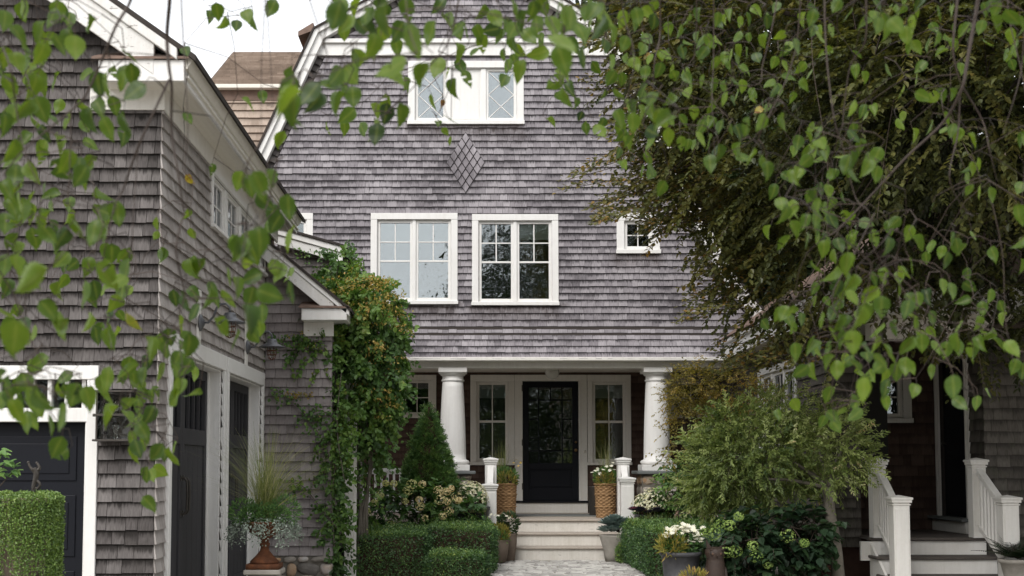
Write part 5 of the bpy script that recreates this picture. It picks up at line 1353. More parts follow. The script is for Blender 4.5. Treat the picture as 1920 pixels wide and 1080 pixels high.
for k in range(5):
    x = at(668 + k * 6, 900, 17.4).x; limb(mb, [(x, 17.35 + .03 * k, 0), (x + rng.normal(0, .05), 17.4, .8), (x + rng.normal(0, .06), 17.4, 1.6), (x + rng.normal(0, .1), 17.4, 2.5)], .03, .015, 7)
mb.build('stems', 'grey_bark', vn, smooth=True)
n = len(P); leaves('runner_foliage', 'vine_leaf', vn, np.array(P), np.array(T), np.tile([0, -1., .6], (n, 1)) + rdir(n) * .5, np.array(S_), rng.normal(.4, .15, n), simple_leaf(.8, .08, .12))

# ---------------------------------------------------------------- clipped box hedges
def hedge(boxes, label, n, seed):
    x0 = min(b[0] for b in boxes); t = thing('box_hedge', label, 'hedge', ((boxes[0][0] + boxes[0][1]) / 2, boxes[0][2], 0), 'clipped box hedges beside the path')
    core = MB()
    P, Nn = [], []
    for (a, b, c, d, z, k) in boxes:
        core.box((a + .07, c + .07, 0), (b - .07, d - .07, z - .07))
        A = [(b - a) * z * 1.3, (d - c) * z, (d - c) * z, (b - a) * (d - c) * 1.2]; A = np.array(A) / sum(A)
        m = int(n * k); w_ = rng.choice(4, m, p=A); u, v = rng.random(m), rng.random(m)
        p = np.zeros((m, 3)); q = np.zeros((m, 3))
        for f, (fx, fy, fz, nx, ny, nz) in enumerate(((None, c, None, 0, -1, 0), (a, None, None, -1, 0, 0), (b, None, None, 1, 0, 0), (None, None, z, 0, 0, 1))):
            s = w_ == f
            p[s, 0] = fx if fx is not None else a + (b - a) * u[s]
            p[s, 1] = fy if fy is not None else c + (d - c) * (u[s] if fx is not None else v[s])
            p[s, 2] = fz if fz is not None else z * v[s]
            q[s] = (nx, ny, nz)
        # rounded edges and an uneven clipped surface
        ctr = np.array([(a + b) / 2, (c + d) / 2, z / 2]); half = np.array([(b - a) / 2, (d - c) / 2, z / 2])
        g = (p - ctr) / half; rnd = np.sort(np.abs(g), 1); ed = np.clip((rnd[:, 1] - .72) / .28, 0, 1) ** 2
        inw = norm(ctr - p)
        p = p + inw * (ed * .07)[:, None] + q * (lump(p, 9, seed) * .03 + rng.normal(0, .02, m) + (rng.random(m) < .035) * rng.uniform(-.08, .02, m) * -1)[:, None]
        P.append(p); Nn.append(q)
    core.build('stems', 'wood_base', t)
    P, Nn = np.concatenate(P), np.concatenate(Nn); m = len(P)
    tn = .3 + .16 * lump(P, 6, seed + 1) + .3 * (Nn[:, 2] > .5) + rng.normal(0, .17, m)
    st_ = rng.choice(m, 260, replace=False); sp_ = np.repeat(P[st_], 5, 0) + np.repeat(Nn[st_] * .6 + rdir(260) * .5 + np.array([0, 0, .6]), 5, 0) * (np.tile(np.arange(5), 260)[:, None] * .018)
    leaves('shoots', 'box_leaf', t, sp_, rdir(1300) + np.array([0, 0, .5]), rdir(1300), rng.uniform(.018, .03, 1300), rng.normal(.75, .15, 1300), quad_leaf(.6))
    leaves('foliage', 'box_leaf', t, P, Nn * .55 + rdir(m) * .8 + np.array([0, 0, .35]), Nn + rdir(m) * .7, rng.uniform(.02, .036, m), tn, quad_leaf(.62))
X_ = lambda px, Y: at(px, 1000, Y).x
Z_ = lambda py, Y: at(900, py, Y).z
hedge([(X_(652, 17.3), X_(803, 17.3), 17.3, 19.4, Z_(1003, 17.3), .45), (X_(800, 18.2), X_(928, 18.2), 18.0, 20.4, Z_(992, 18.0), .4), (X_(797, 16.9), X_(917, 16.9), 16.9, 17.9, Z_(1043, 16.9), .22)], 'stepped box hedge in three clipped blocks below the cream hydrangea', 52000, 4)
hedge([(2.42, X_(1420, 18.0), 17.2, 20.3, .64, 1.0)], 'flat-topped box hedge beside the black flower pot', 52000, 8)

# ---------------------------------------------------------------- dwarf spruce
sp0 = at(804, 914, 20.4)
spr = thing('dwarf_spruce', 'dense cone-shaped dwarf spruce in front of the porch column', 'conifer', (sp0.x, 20.4, 0))
zb, zt3, rb = sp0.z - .15, at(804, 755, 20.4).z, 48 * 20.4 / F
m_t, per = 3000, 13
t = np.clip(1 - np.sqrt(rng.random(m_t)), 0, .99); a = rng.uniform(0, 2 * math.pi, m_t)
prof = np.interp(t, [0, .12, .35, .7, .9, 1], [.9, 1.0, .84, .46, .2, .03])
lo = np.stack([np.cos(a) * 2.2, np.sin(a) * 2.2, t * 6], 1)
bulge = lump(lo * 1.5, 2.6, 3)
rad = rb * prof * (1 + .13 * bulge) + rng.normal(0, .022, m_t)
Tc = np.stack([sp0.x + np.cos(a) * rad, 20.4 + np.sin(a) * rad, zb + t * (zt3 - zb)], 1)
Nn = np.repeat(np.stack([np.cos(a), np.sin(a), np.full(m_t, .35)], 1), per, 0); n = m_t * per
P = np.repeat(Tc, per, 0) + rng.normal(0, .016, (n, 3)) - Nn * np.abs(rng.normal(0, .02, (n, 1)))
tn = np.repeat(.36 + .2 * bulge + rng.normal(0, .13, m_t), per) + rng.normal(0, .13, n)
leaves('foliage', 'spruce', spr, P, Nn + rdir(n) * .75 + np.array([0, 0, .35]), rdir(n), rng.uniform(.028, .055, n), tn, quad_leaf(.26))
mb = MB(); mb.lathe((sp0.x, 20.4, 0), [(.03, 0), (.03, zb + .2), (rb * .72, zb + .02), (rb * .78, zb + .2), (rb * .28, zb + (zt3 - zb) * .7), (.01, zt3 - .06)], 16); mb.build('trunk', 'wood_base', spr)

# ---------------------------------------------------------------- hydrangeas
def bloom_heads(name, mat, parent, cs, r, per, petal, tint):
    n = len(cs); P = np.repeat(np.array(cs), per, 0); d = rdir(n * per); rr = np.repeat(np.array(r), per)[:, None]
    P = P + d * rr * np.array([1, 1, .85]); tn = np.repeat(tint, per) + rng.normal(0, .15, n * per)
    leaves(name, mat, parent, P, np.cross(d, rdir(n * per)), d, rng.uniform(*petal, n * per), tn, quad_leaf(.9))
hy = thing('hydrangea_bush', 'leafy hydrangea with fading cream flower heads between hedge and porch railing', 'shrub', (at(770, 950, 19.6).x, 19.6, 0))
hels = [E(770, 960, 19.8, 72, 48, .4, 3), E(850, 955, 20.0, 40, 40, .35, 2), E(725, 975, 19.9, 35, 32, .3, 1), E(800, 985, 19.8, 80, 28, .35, 2)]
sprays(hels, 260, 9, (.14, .32), (.075, .12), .6, .3, lambda p: .45 + .25 * lump(p, 4, 4), simple_leaf(.62, .08, .15), 'foliage', 'hyd_leaf', hy, None, .7, (120, .004, 'bark'))
heads = [(772, 908, 15), (765, 920, 14), (738, 907, 10), (792, 908, 11), (712, 928, 13), (723, 906, 9), (702, 942, 9), (788, 950, 13), (786, 937, 10), (824, 920, 16), (838, 922, 11), (825, 937, 15), (838, 940, 11), (856, 932, 15), (842, 958, 13), (830, 968, 11), (797, 972, 10), (733, 983, 10), (813, 990, 10), (768, 993, 8), (760, 940, 9), (689, 958, 8), (860, 938, 10), (846, 916, 9)]
bloom_heads('blooms', 'cream_bloom', hy, [V3(at(x, y, 19.3 + rng.normal(0, .06))) for x, y, r_ in heads], [r_ * 19.4 / F * .68 for *_, r_ in heads], 60, (.024, .036), np.array([.3 + .5 * (x > 780) for x, *_ in heads]))

h2 = thing('smooth_hydrangea', 'dark-leaved hydrangea with round lime green flower heads beside the owl', 'shrub', (at(1440, 1040, 14.9).x, 14.9, 0))
els2 = [E(1440, 1015, 15.0, 95, 45, .4, 3), E(1390, 1025, 14.9, 46, 50, .35, 2), E(1495, 995, 15.0, 52, 36, .35, 1.5), E(1440, 1070, 14.9, 90, 30, .35, 1.2)]
sprays(els2, 250, 8, (.15, .35), (.09, .14), .5, .45, lambda p: .4 + .25 * lump(p, 4, 6), simple_leaf(.72, .08, .15), 'foliage', 'dark_leaf', h2, None, .7, (160, .005, 'bark'))
heads = [(1362, 1035, 15), (1379, 1034, 16), (1418, 1044, 16), (1411, 1023, 13), (1337, 1000, 19), (1352, 985, 17), (1477, 1005, 18), (1440, 1058, 12), (1322, 998, 12), (1508, 1018, 12), (1368, 985, 14), (1385, 968, 12)]
bloom_heads('blooms', 'green_bloom', h2, [V3(at(x, y, 14.45)) for x, y, r_ in heads], [r_ * 14.5 / F * .8 for *_, r_ in heads], 80, (.018, .03), rng.uniform(.2, .9, len(heads)))

# ---------------------------------------------------------------- variegated willow on a stem
wi = thing('willow_tree', 'round-headed dappled willow with pale flecked leaves on a leaning grey stem', 'tree', (4.25, 15.1, 0))
wels = [E(1420, 860, 15.5, 115, 75, .75, 5), E(1350, 875, 15.6, 66, 70, .6, 2.6), E(1540, 850, 15.3, 76, 76, .6, 2.5), E(1385, 800, 15.6, 72, 42, .6, 1.6), E(1470, 905, 15.4, 100, 40, .55, 1.6), E(1335, 925, 15.6, 36, 30, .4, .6), E(1598, 855, 15.3, 26, 32, .4, .4), E(1490, 775, 15.5, 60, 40, .5, .9),
        E(1325, 805, 15.6, 30, 26, .3, .4), E(1440, 765, 15.6, 30, 30, .3, .35), E(1560, 790, 15.3, 40, 34, .3, .5), E(1525, 905, 15.2, 46, 26, .3, .4)]
wkeep = lambda p: (p[:, 2] > np.interp(p[:, 0], [2.6, 3.4, 3.75, 4.3], [1.02, 1.02, 1.22, 1.32])) & (p[:, 0] > 2.72) & (lump(p, 4.2, 21) > -.42)
wt_ = lambda p: .48 + .2 * lump(p, 3, 8) + .1 * np.clip((p[:, 2] - 1.6), -1, 1) - .1 * np.clip(p[:, 0] - 4.0, -.5, 1)
sprays(wels, 3000, 18, (.14, .38), (.032, .06), .35, .12, wt_, simple_leaf(.4, .05, .1), 'foliage', 'willow_leaf', wi, wkeep, .2, (420, .003, 'bark'), tint_sd=.15, spread=.8, leafpair=.55)
mb = MB(); fp = [V3(at(1572, 1085, 15.1)), V3(at(1566, 1020, 15.1)), V3(at(1556, 960, 15.1)), V3(at(1552, 915, 15.15))]
fp = [np.array([fp[0][0] + .02, 15.1, -.05])] + fp
limb(mb, fp, .085, .06, 12); mb.build('trunk', 'grey_bark', wi, smooth=True)
mb = MB()
for e in ((1592, 905), (1640, 850), (1500, 880), (1450, 850), (1530, 830), (1400, 900), (1580, 840)):
    limb(mb, [fp[-1], (fp[-1] * .5 + V3(at(*e, 15.3)) * .5) + np.array([0, 0, .05]), V3(at(*e, 15.4))], .032, .01, 7)
mb.build('branches', 'grey_bark', wi, smooth=True)

# ---------------------------------------------------------------- bronze maple
ma = thing('japanese_maple', 'small bronze-leaved maple showing above the willow in front of the porch', 'tree', (3.6, 19.6, 0))
mels = [E(1300, 725, 19.4, 40, 34, .4, 2), E(1275, 748, 19.4, 25, 16, .3, .8), E(1375, 735, 19.4, 46, 34, .5, 1.6), E(1425, 755, 19.4, 40, 36, .5, 1.0), E(1340, 790, 19.4, 85, 30, .6, 2), E(1305, 705, 19.3, 20, 14, .2, .4), E(1270, 830, 19.4, 30, 40, .3, .5)]
sprays(mels, 620, 12, (.14, .34), (.035, .06), .45, .2, lambda p: .5 + .25 * lump(p, 4, 12), simple_leaf(.5, .05, .1), 'foliage', 'maple_leaf', ma, None, .75, (220, .004, 'bark'))
mb = MB(); base = np.array([3.55, 19.5, -.05])
for e in ((1300, 745), (1280, 760), (1375, 760), (1420, 780), (1345, 790)):
    limb(mb, [base, base + np.array([0, 0, .9]), base * .4 + V3(at(*e, 19.4)) * .6 + np.array([0, 0, -.05]), V3(at(*e, 19.4))], .05, .012, 8)
mb.build('trunk', 'bark', ma, smooth=True)
# fresh green perennials between hedge and willow
pe = thing('garden_perennials', 'fresh green perennials squeezed between the mum planter and the willow', 'plant', (at(1275, 930, 20.3).x, 20.3, 0))
sprays([E(1272, 935, 20.5, 32, 45, .35, 2), E(1300, 915, 20.3, 30, 40, .3, 1), E(1285, 880, 20.3, 30, 30, .3, .8), E(1320, 945, 20.2, 40, 25, .3, 1)], 240, 8, (.12, .3), (.06, .1), .5, .1, lambda p: .6 + .25 * lump(p, 4, 14), simple_leaf(.5, .06, .12), 'foliage', 'hyd_leaf', pe, None, .6, (80, .004, 'bark'))

# ---------------------------------------------------------------- pots and their plants
def grass(name, parent, base, n, h, spread, mat='grass_blade', wd=.004, r0=.06, droop=.35, tint=(.55, .2)):
    K = 7; a = rng.uniform(0, 2 * math.pi, n); out = np.abs(rng.normal(0, spread, n)); ht = rng.uniform(h[0], h[1], n)
    t = np.linspace(0, 1, K); rr0 = r0 * np.sqrt(rng.random(n)); a0 = rng.uniform(0, 2 * math.pi, n)
    x = np.cos(a0)[:, None] * rr0[:, None] + np.cos(a)[:, None] * (out[:, None] * t ** 1.9); y = np.sin(a0)[:, None] * rr0[:, None] + np.sin(a)[:, None] * (out[:, None] * t ** 1.9)
    z = ht[:, None] * (t - droop * (out / (spread * 2.2 + 1e-6))[:, None] * t ** 3)
    c = np.stack([x, y, z], 2) + np.asarray(base)[None, None]
    wv = (wd * (1 - t * .75))[None, :, None] * np.stack([-np.sin(a), np.cos(a) * .3 + .7, np.zeros(n)], 1)[:, None, :]
    wv = (wd * (1 - t * .75))[None, :, None] * np.stack([np.cos(a + 1.3), np.sin(a + 1.3), np.zeros(n)], 1)[:, None, :]
    Vv = np.stack([c - wv, c + wv], 2).reshape(-1, 3)
    b = np.arange(n)[:, None] * K * 2 + np.arange(K - 1)[None] * 2
    Q = np.stack([b, b + 1, b + 3, b + 2], 2).reshape(-1)
    T = np.repeat(np.clip(rng.normal(tint[0], tint[1], n), 0, 1), K * 2)
    return np_mesh(name, mat, Vv, Q, 4, parent, {'tint': ('FLOAT', T)})
def tuft(name, mat, parent, c, r, n, leaf, tint, tpl, up=.5, shell=.6, sd=.16):
    p, nn = in_ellipsoids(n, [(c[0], c[1], c[2], r[0], r[1], r[2], 1)], shell)
    return leaves(name, mat, parent, p, nn + rdir(n) * .6 + np.array([0, 0, up]), nn * .6 + rdir(n) * .5 + np.array([0, 0, .5]), rng.uniform(*leaf, n), rng.normal(tint, sd, n), tpl)
def rosette(name, mat, parent, cs, r, tint):
    P, T, U_, S_, TN = [], [], [], [], []
    for c, rr, tt in zip(cs, r, tint):
        for k in range(26):
            a = k * 2.4; q = k / 26; el = 1.35 - 1.2 * q
            d = np.array([math.cos(a) * math.cos(el), math.sin(a) * math.cos(el), math.sin(el)])
            P.append(np.array(c) + d * rr * .15); T.append(d); U_.append(np.array([-math.cos(a) * math.sin(el), -math.sin(a) * math.sin(el), math.cos(el)])); S_.append(rr * (.55 + .55 * q)); TN.append(tt + rng.normal(0, .12))
    leaves(name, mat, parent, np.array(P), np.array(T), np.array(U_), np.array(S_), np.array(TN), simple_leaf(.95, .16, -.1))
def cone_flowers(name, mat, parent, pts, r, per, tint, sd=.15):
    pts = np.array(pts); n = len(pts); P, T, U_ = [], [], []
    for p in pts:
        ax = norm((rng.normal(0, .35, (1, 3)) + np.array([[0, -.45, 1]])))[0]; x = np.cross(ax, [1, 0, .1]); x /= np.linalg.norm(x); y = np.cross(ax, x)
        for k in range(per):
            a = 2 * math.pi * k / per; P.append(p); T.append(x * math.cos(a) + y * math.sin(a) + ax * .15); U_.append(ax)
    leaves(name, mat, parent, np.array(P), np.array(T), np.array(U_), rng.uniform(r * .8, r * 1.15, n * per), rng.normal(tint, sd, n * per), quad_leaf(.5))

# wicker baskets with grass and daisies
for px, lab in ((948.5, 'wicker basket of grass and yellow heather left of the black door'), (1135.5, 'wicker basket of white daisies right of the black door')):
    Yb = 22.1; c = at(px, 940, Yb); zt4 = at(0, 908, Yb).z - PFZ; rb_, rt_ = 17.5 * Yb / F, 20.5 * Yb / F
    bk = thing('planter_basket', lab, 'basket', (c.x, Yb, PFZ), 'wicker baskets on the porch')
    NR = 19; prof = []; 
    for i in range(NR * 4 + 1):
        t = i / (NR * 4); prof.append((rb_ + (rt_ - rb_) * t, t * zt4))
    def weave(r, a, i): return r + .009 * math.sin(a * 11 + (math.pi if (i // 4) % 2 else 0)) * math.sin(math.pi * ((i % 4) + .5) / 4) - (.006 if i % 4 == 0 else 0) + (.012 if 4 * 13 <= i < 4 * 13 + 3 or 4 * 6 <= i < 4 * 6 + 3 else 0)
    mb = MB(); mb.lathe((c.x, Yb, PFZ), prof, 88, weave)
    for i in range(len(mb.t)): mb.t[i] = random.choice((.3, .5, .6)) if i % 3 == 0 else mb.t[i - 1]
    mb.build('basket', 'wicker', bk)
    mb = MB(); mb.tube([(c.x + rt_ * math.cos(q * .262), Yb + rt_ * math.sin(q * .262), PFZ + zt4 + .004 * (q % 2)) for q in range(25)], .017, 8); mb.build('rim', 'wicker', bk, smooth=True)
    top = PFZ + zt4
    grass('grass', bk, (c.x + (-.05 if px < 1000 else .02), Yb + .05, top), 120, (.45, .85), .34, wd=.0022, r0=.07, droop=.4, tint=(.6, .25))
    tuft('foliage', 'hyd_leaf', bk, (c.x, Yb, top + .1), (.21, .19, .2), 320, (.04, .08), .5, simple_leaf(.45), .6)
    tuft('heather', 'gold_leaf', bk, (c.x + (.02 if px < 1000 else -.01), Yb - .12, top + .07), (.15, .1, .13), 200, (.05, .1), .5, quad_leaf(.2), 1.0)
    if px < 1000: cone_flowers('flowers', 'gold_leaf', bk, [V3(at(x, y, Yb - .1)) for x, y in ((968, 862), (972, 874), (963, 868), (976, 868))], .03, 8, .8)
    else: cone_flowers('flowers', 'white_petal', bk, [V3(at(x, y, Yb - .16 + rng.normal(0, .04))) for x, y in ((1110, 886), (1124, 888), (1137, 875), (1146, 874), (1152, 881), (1143, 882), (1120, 880), (1131, 881), (1116, 883), (1149, 868))], .038, 10, .85)
# mum planters
def mums(px, py, lab, Yb, rx, kales):
    c = at(px, py, Yb); kk = Yb / F
    t = thing('mum_planter', lab, 'planter', (c.x, Yb, 0), 'planters of pale mums beside the steps')
    zz = at(px, py + 18, Yb).z
    mb = MB(); mb.lathe((c.x, Yb, 0), [(.2, 0), (.22, .03), (.3, zz - .06), (.32, zz - .05), (.32, zz), (.28, zz), (.26, zz - .06)], 26); mb.build('pot', 'black_pot', t, smooth=True)
    R_ = rx * kk
    mb = MB(); mb.blob((c.x, Yb, zz + .03), (R_ * .82, R_ * .75, 30 * kk), 16, 8); mb.build('stems', 'wood_base', t)
    p, nn = in_ellipsoids(1500, [(c.x, Yb, zz + .04, R_, R_ * .9, 40 * kk, 1)], .95); k = nn[:, 2] > -.1; p, nn = p[k], nn[k]
    leaves('foliage', 'hyd_leaf', t, p - nn * .02, nn + rdir(len(p)) * .9, nn, rng.uniform(.03, .05, len(p)), rng.normal(.5, .15, len(p)), simple_leaf(.6))
    p, nn = in_ellipsoids(1000, [(c.x, Yb, zz + .04, R_ * 1.04, R_ * .92, 42 * kk, 1)], .98); k = nn[:, 2] > .08; p, nn = p[k], nn[k]
    P = np.repeat(p, 7, 0); N7 = np.repeat(nn, 7, 0); d = np.cross(N7, rdir(len(P)))
    leaves('flowers', 'white_petal', t, P + N7 * .012, d + N7 * .35, N7, rng.uniform(.022, .036, len(P)), rng.normal(.5, .25, len(P)), quad_leaf(.7))
    rosette('kale', 'purple_leaf', t, [V3(at(x, y, Yb - .36)) for x, y, *_ in kales], [r_ * kk for _, _, r_, _ in kales], [q for *_, q in kales])
    grass('side_grass', t, (c.x, Yb - .3, zz - .08), 150, (.1, .22), .16, wd=.004, r0=.25, droop=1.3, tint=(.45, .2))
mums(882, 932, 'pale yellow mum planter with purple kale at the left newel post', 20.7, 32, [(885, 952, 14, .5), (884, 962, 9, .97), (872, 960, 10, .4)])
mums(1227, 946, 'white mum planter with dark kale behind the flat-topped hedge', 20.7, 42, [(1200, 960, 14, .4), (1232, 961, 14, .45), (1188, 958, 11, .93), (1256, 960, 12, .4), (1216, 963, 9, .35)])
# clay pots left of the steps
for px, py0, py1, hw_, Yb, lab, fl_ in ((934, 1012, 1056, 20, 20.2, 'tan clay pot of yellow heather at the foot of the steps, nearer the hedge', 0), (952, 1000, 1048, 17, 20.55, 'taller tan clay pot of white flowers tight against the steps', 1)):
    c = at(px, py0, Yb); kk = Yb / F; r_ = hw_ * kk
    t = thing('clay_pot', lab, 'pot', (c.x, Yb, 0), 'clay pots at the foot of the steps')
    mb = MB(); mb.lathe((c.x, Yb, 0), [(r_ * .62, 0), (r_ * .75, .02), (r_ * .98, c.z * .6), (r_, c.z * .85), (r_ * .98, c.z - .02), (r_ * 1.03, c.z), (r_ * .85, c.z), (r_ * .8, c.z - .08)], 28); mb.build('pot', 'clay', t, smooth=True)
    if fl_ == 0: tuft('heather', 'gold_leaf', t, (c.x, Yb, c.z + .08), (.17, .14, .14), 420, (.04, .1), .45, quad_leaf(.22), 1.0); tuft('foliage', 'hyd_leaf', t, (c.x, Yb, c.z + .03), (.17, .15, .09), 160, (.04, .08), .6, simple_leaf(.45), .5)
    else:
        tuft('foliage', 'dark_leaf', t, (c.x, Yb, c.z + .14), (.17, .15, .19), 420, (.04, .085), .75, simple_leaf(.4), .5)
        cone_flowers('flowers', 'white_petal', t, [V3(at(x, y, Yb - .14 + rng.normal(0, .03))) for x, y in ((921, 965), (928, 966), (944, 963), (950, 968), (955, 971), (926, 985), (932, 988), (938, 983), (948, 966), (918, 970), (934, 967))], .034, 9, .75)
# blue kale in a stone pot right of the steps, creeper under it
Yb = 20.45; c = at(1150, 1003, Yb)
t = thing('stone_pot', 'rough stone pot holding frilly blue-grey kale at the right of the steps', 'pot', (c.x, Yb, 0))
mb = MB(); mb.lathe((c.x, Yb, 0), [(.13, 0), (.15, .1), (.17, .2), (.2, .32), (.22, c.z - .02), (.225, c.z), (.19, c.z), (.17, c.z - .08)], 26, lambda r_, a, i: r_ * (1 + .025 * math.sin(a * 5 + i))); mb.build('pot', 'concrete', t, smooth=True)
rosette('kale', 'blue_leaf', t, [V3(at(x, y, Yb - .05)) for x, y in ((1144, 986), (1160, 990), (1150, 998), (1136, 998), (1170, 985), (1152, 978), (1178, 992))], [.19, .18, .18, .15, .17, .16, .14], rng.uniform(.3, .7, 7))
t = thing('creeping_plant', 'low brownish creeping plant at the corner where steps meet the right hedge', 'plant', (at(1172, 1040, 20.3).x, 20.2, 0))
c = at(1172, 1038, 20.2); tuft('foliage', 'box_leaf', t, (c.x, 20.2, c.z), (.16, .16, .2), 1500, (.02, .035), .72, quad_leaf(.6), .2); 
# black pot
Yb = 14.7; kk = Yb / F; c = at(1276, 1034, Yb)
t = thing('black_planter', 'tapered black planter with flat white flower heads in front of the flat-topped hedge', 'planter', (c.x, Yb, 0))
r_ = 37 * kk
mb = MB(); mb.lathe((c.x, Yb, 0), [(r_ * .62, 0), (r_ * .7, .03), (r_ * .84, c.z * .4), (r_ * .86, c.z * .41), (r_ * .87, c.z * .45), (r_ * .85, c.z * .46), (r_ * .96, c.z - .05), (r_ * 1.05, c.z - .045), (r_ * 1.07, c.z - .02), (r_ * 1.05, c.z), (r_ * .92, c.z), (r_ * .88, c.z - .09)], 36); mb.build('pot', 'black_pot', t, smooth=True)
tuft('foliage', 'hyd_leaf', t, (c.x, Yb, c.z + .1), (.22, .2, .15), 460, (.045, .08), .35, simple_leaf(.55), .4)
tuft('heather', 'gold_leaf', t, (c.x - .12, Yb - .14, c.z + .07), (.15, .1, .12), 260, (.06, .11), .45, quad_leaf(.18), .9)
p, nn = in_ellipsoids(26, [(c.x + .02, Yb - .02, c.z + .12, .22, .2, .18, 1)], 1.0); p = p[nn[:, 2] > .1]; p = np.concatenate([p, np.array([V3(at(x, y, Yb - .1)) for x, y in ((1262, 995), (1290, 998), (1305, 1005), (1275, 1003), (1298, 1014), (1312, 1012), (1255, 1002), (1285, 990), (1300, 996))])])
cone_flowers('flowers', 'white_petal', t, np.repeat(p, 5, 0) + rng.normal(0, .035, (len(p) * 5, 3)) * np.array([1, 1, .35]), .04, 9, .8)
# heather at the bottom edge in front of it
c2 = at(1300, 1080, 14.1); t = thing('heather_plant', 'tips of golden heather just below the black planter', 'plant', (c2.x, 14.1, 0))
tuft('foliage', 'gold_leaf', t, (c2.x, 14.1, c2.z - .04), (.14, .1, .1), 220, (.05, .09), .6, quad_leaf(.18), .9); mb = MB(); mb.lathe((c2.x, 14.1, 0), [(.09, 0), (.1, .02), (.13, c2.z - .1), (.11, c2.z - .1)], 18); mb.build('pot', 'clay', t, smooth=True)

# owl statue
Yb = 14.5; kk = Yb / F; c = at(1341, 1050, Yb); zt5 = at(0, 1030, Yb).z
ow = thing('owl_statue', 'dark carved owl statue with pointed ear tufts beside the black planter', 'statue', (c.x, Yb, 0))
hz = zt5
mb = MB(); mb.lathe((c.x, Yb, 0), [(.07, 0), (.1, .02), (.118, .1), (.128, .2), (.122, .3), (.1, hz - .13), (.096, hz - .1), (.116, hz - .05), (.108, hz - .0), (.07, hz + .025), (.02, hz + .03)], 30, lambda r_, a, i: r_ * (1 - .1 * math.sin(a) ** 2 * (math.sin(a) > 0)) * (1 + .006 * math.sin(a * 26 + i)))
mb.build('body', 'owl', ow, smooth=True)
for s in (-1, 1):
    mb = MB(); x = c.x + s * .062; mb.add([(x - .035, Yb - .05, hz - .01), (x + .035, Yb - .05, hz - .01), (x + .03, Yb + .03, hz), (x - .03, Yb + .03, hz), (x + s * .05, Yb - .06, hz + .12)], [(0, 1, 4), (1, 2, 4), (2, 3, 4), (3, 0, 4)]); mb.tint = .4; mb.build('ear_tuft', 'owl', ow)
    mb = MB(); mb.tint = .25; mb.blob((c.x + s * .042, Yb - .088, hz - .045), (.032, .016, .032), 14, 8); mb.tint = .9; mb.blob((c.x + s * .042, Yb - .1, hz - .045), (.017, .01, .017), 12, 8); mb.build('eye', 'owl', ow, smooth=True)
    mb = MB(); mb.tint = .35; mb.blob((c.x + s * .108, Yb - .01, .22), (.03, .075, .16), 14, 10); mb.build('wing', 'owl', ow, smooth=True)
mb = MB(); mb.add([(c.x - .014, Yb - .1, hz - .055), (c.x + .014, Yb - .1, hz - .055), (c.x, Yb - .13, hz - .075), (c.x, Yb - .1, hz - .1)], [(0, 2, 1), (0, 3, 2), (2, 3, 1)]); mb.hexa([(c.x - .075, Yb - .1, hz - .005), (c.x + .075, Yb - .1, hz - .005), (c.x + .075, Yb - .07, hz + .0), (c.x - .075, Yb - .07, hz + .0), (c.x - .075, Yb - .1, hz + .012), (c.x + .075, Yb - .1, hz + .012), (c.x + .08, Yb - .07, hz + .02), (c.x - .08, Yb - .07, hz + .02)]); mb.build('beak', 'owl', ow)
# pale driftwood stump and dark basket by the willow stem
Yb = 15.6; c = at(1512, 1060, Yb); mb = MB()
for i in range(16):
    a = rng.uniform(-.2, .2); mb.tint = rng.uniform(.4, 1); h_ = rng.uniform(.22, .46); x = c.x + a; y = Yb + rng.uniform(-.1, .1)
    limb(mb, [(x, y, -.02), (x + rng.normal(0, .03), y - .03, h_ * .5), (x + rng.normal(0, .06), y - .02, h_)], .04, .012, 7)
props(mb.build('driftwood', 'concrete', smooth=True), 'pale gnarled driftwood under the lime-headed hydrangea', 'driftwood')
c = at(1543, 1070, 15.5); t = thing('dark_basket', 'dark slatted basket between the driftwood and the willow stem', 'basket', (c.x, 15.5, 0))
mb = MB(); mb.lathe((c.x, 15.5, 0), [(.11, 0), (.12, .02)] + [(.13 + .03 * i / 12 + .006 * (i % 2), .03 + .26 * i / 12) for i in range(13)] + [(.15, .29)], 40, lambda r_, a, i: r_ + .005 * math.sin(a * 14 + i * math.pi)); mb.build('basket', 'wood_base', t)
mb = MB(); mb.tube([(c.x + .168 * math.cos(q * .262), 15.5 + .168 * math.sin(q * .262), .29) for q in range(25)], .012, 8); mb.build('rim', 'rust', t, smooth=True)
# fern in a cast stone pot at the right edge
Yb = 14.9; c = at(1908, 1048, Yb); t = thing('potted_fern', 'dark fern in a pale ribbed pot at the far right edge by the side steps', 'plant', (c.x, Yb, 0))
mb = MB(); mb.lathe((c.x, Yb, 0), [(.1, 0), (.12, .03), (.15, c.z * .5), (.19, c.z - .05), (.215, c.z - .04), (.22, c.z), (.18, c.z), (.16, c.z - .06)], 28, lambda r_, a, i: r_ * (1 + .02 * math.sin(a * 14))); mb.build('pot', 'concrete', t, smooth=True)
P, T, U_, S_ = [], [], [], []
mb = MB()
for f in range(26):
    a = rng.uniform(0, 6.28); L_ = rng.uniform(.3, .52); el = rng.uniform(.35, 1.2); d = np.array([math.cos(a), math.sin(a), 0])
    pts = []
    for i in range(22):
        s = i / 21; p = np.array([c.x, Yb, c.z]) + d * L_ * s * math.cos(el * (1 - s * .5)) + np.array([0, 0, L_ * s * math.sin(el) - .22 * s * s * L_])
        pts.append(p)
        if i > 2:
            sd_ = np.cross(d, [0, 0, 1])
            for s_ in (-1, 1): P.append(p); T.append(sd_ * s_ + d * .4 + np.array([0, 0, -.1])); U_.append([0, 0, 1.]); S_.append(.085 * math.sin(math.pi * (.12 + .86 * s)) + .01)
    mb.tube(pts[::4] + [pts[-1]], .003, 4)
mb.build('stalks', 'bark', t)
leaves('fronds', 'fern', t, np.array(P), np.array(T), np.array(U_), np.array(S_), rng.normal(.5, .2, len(P)), quad_leaf(.3))

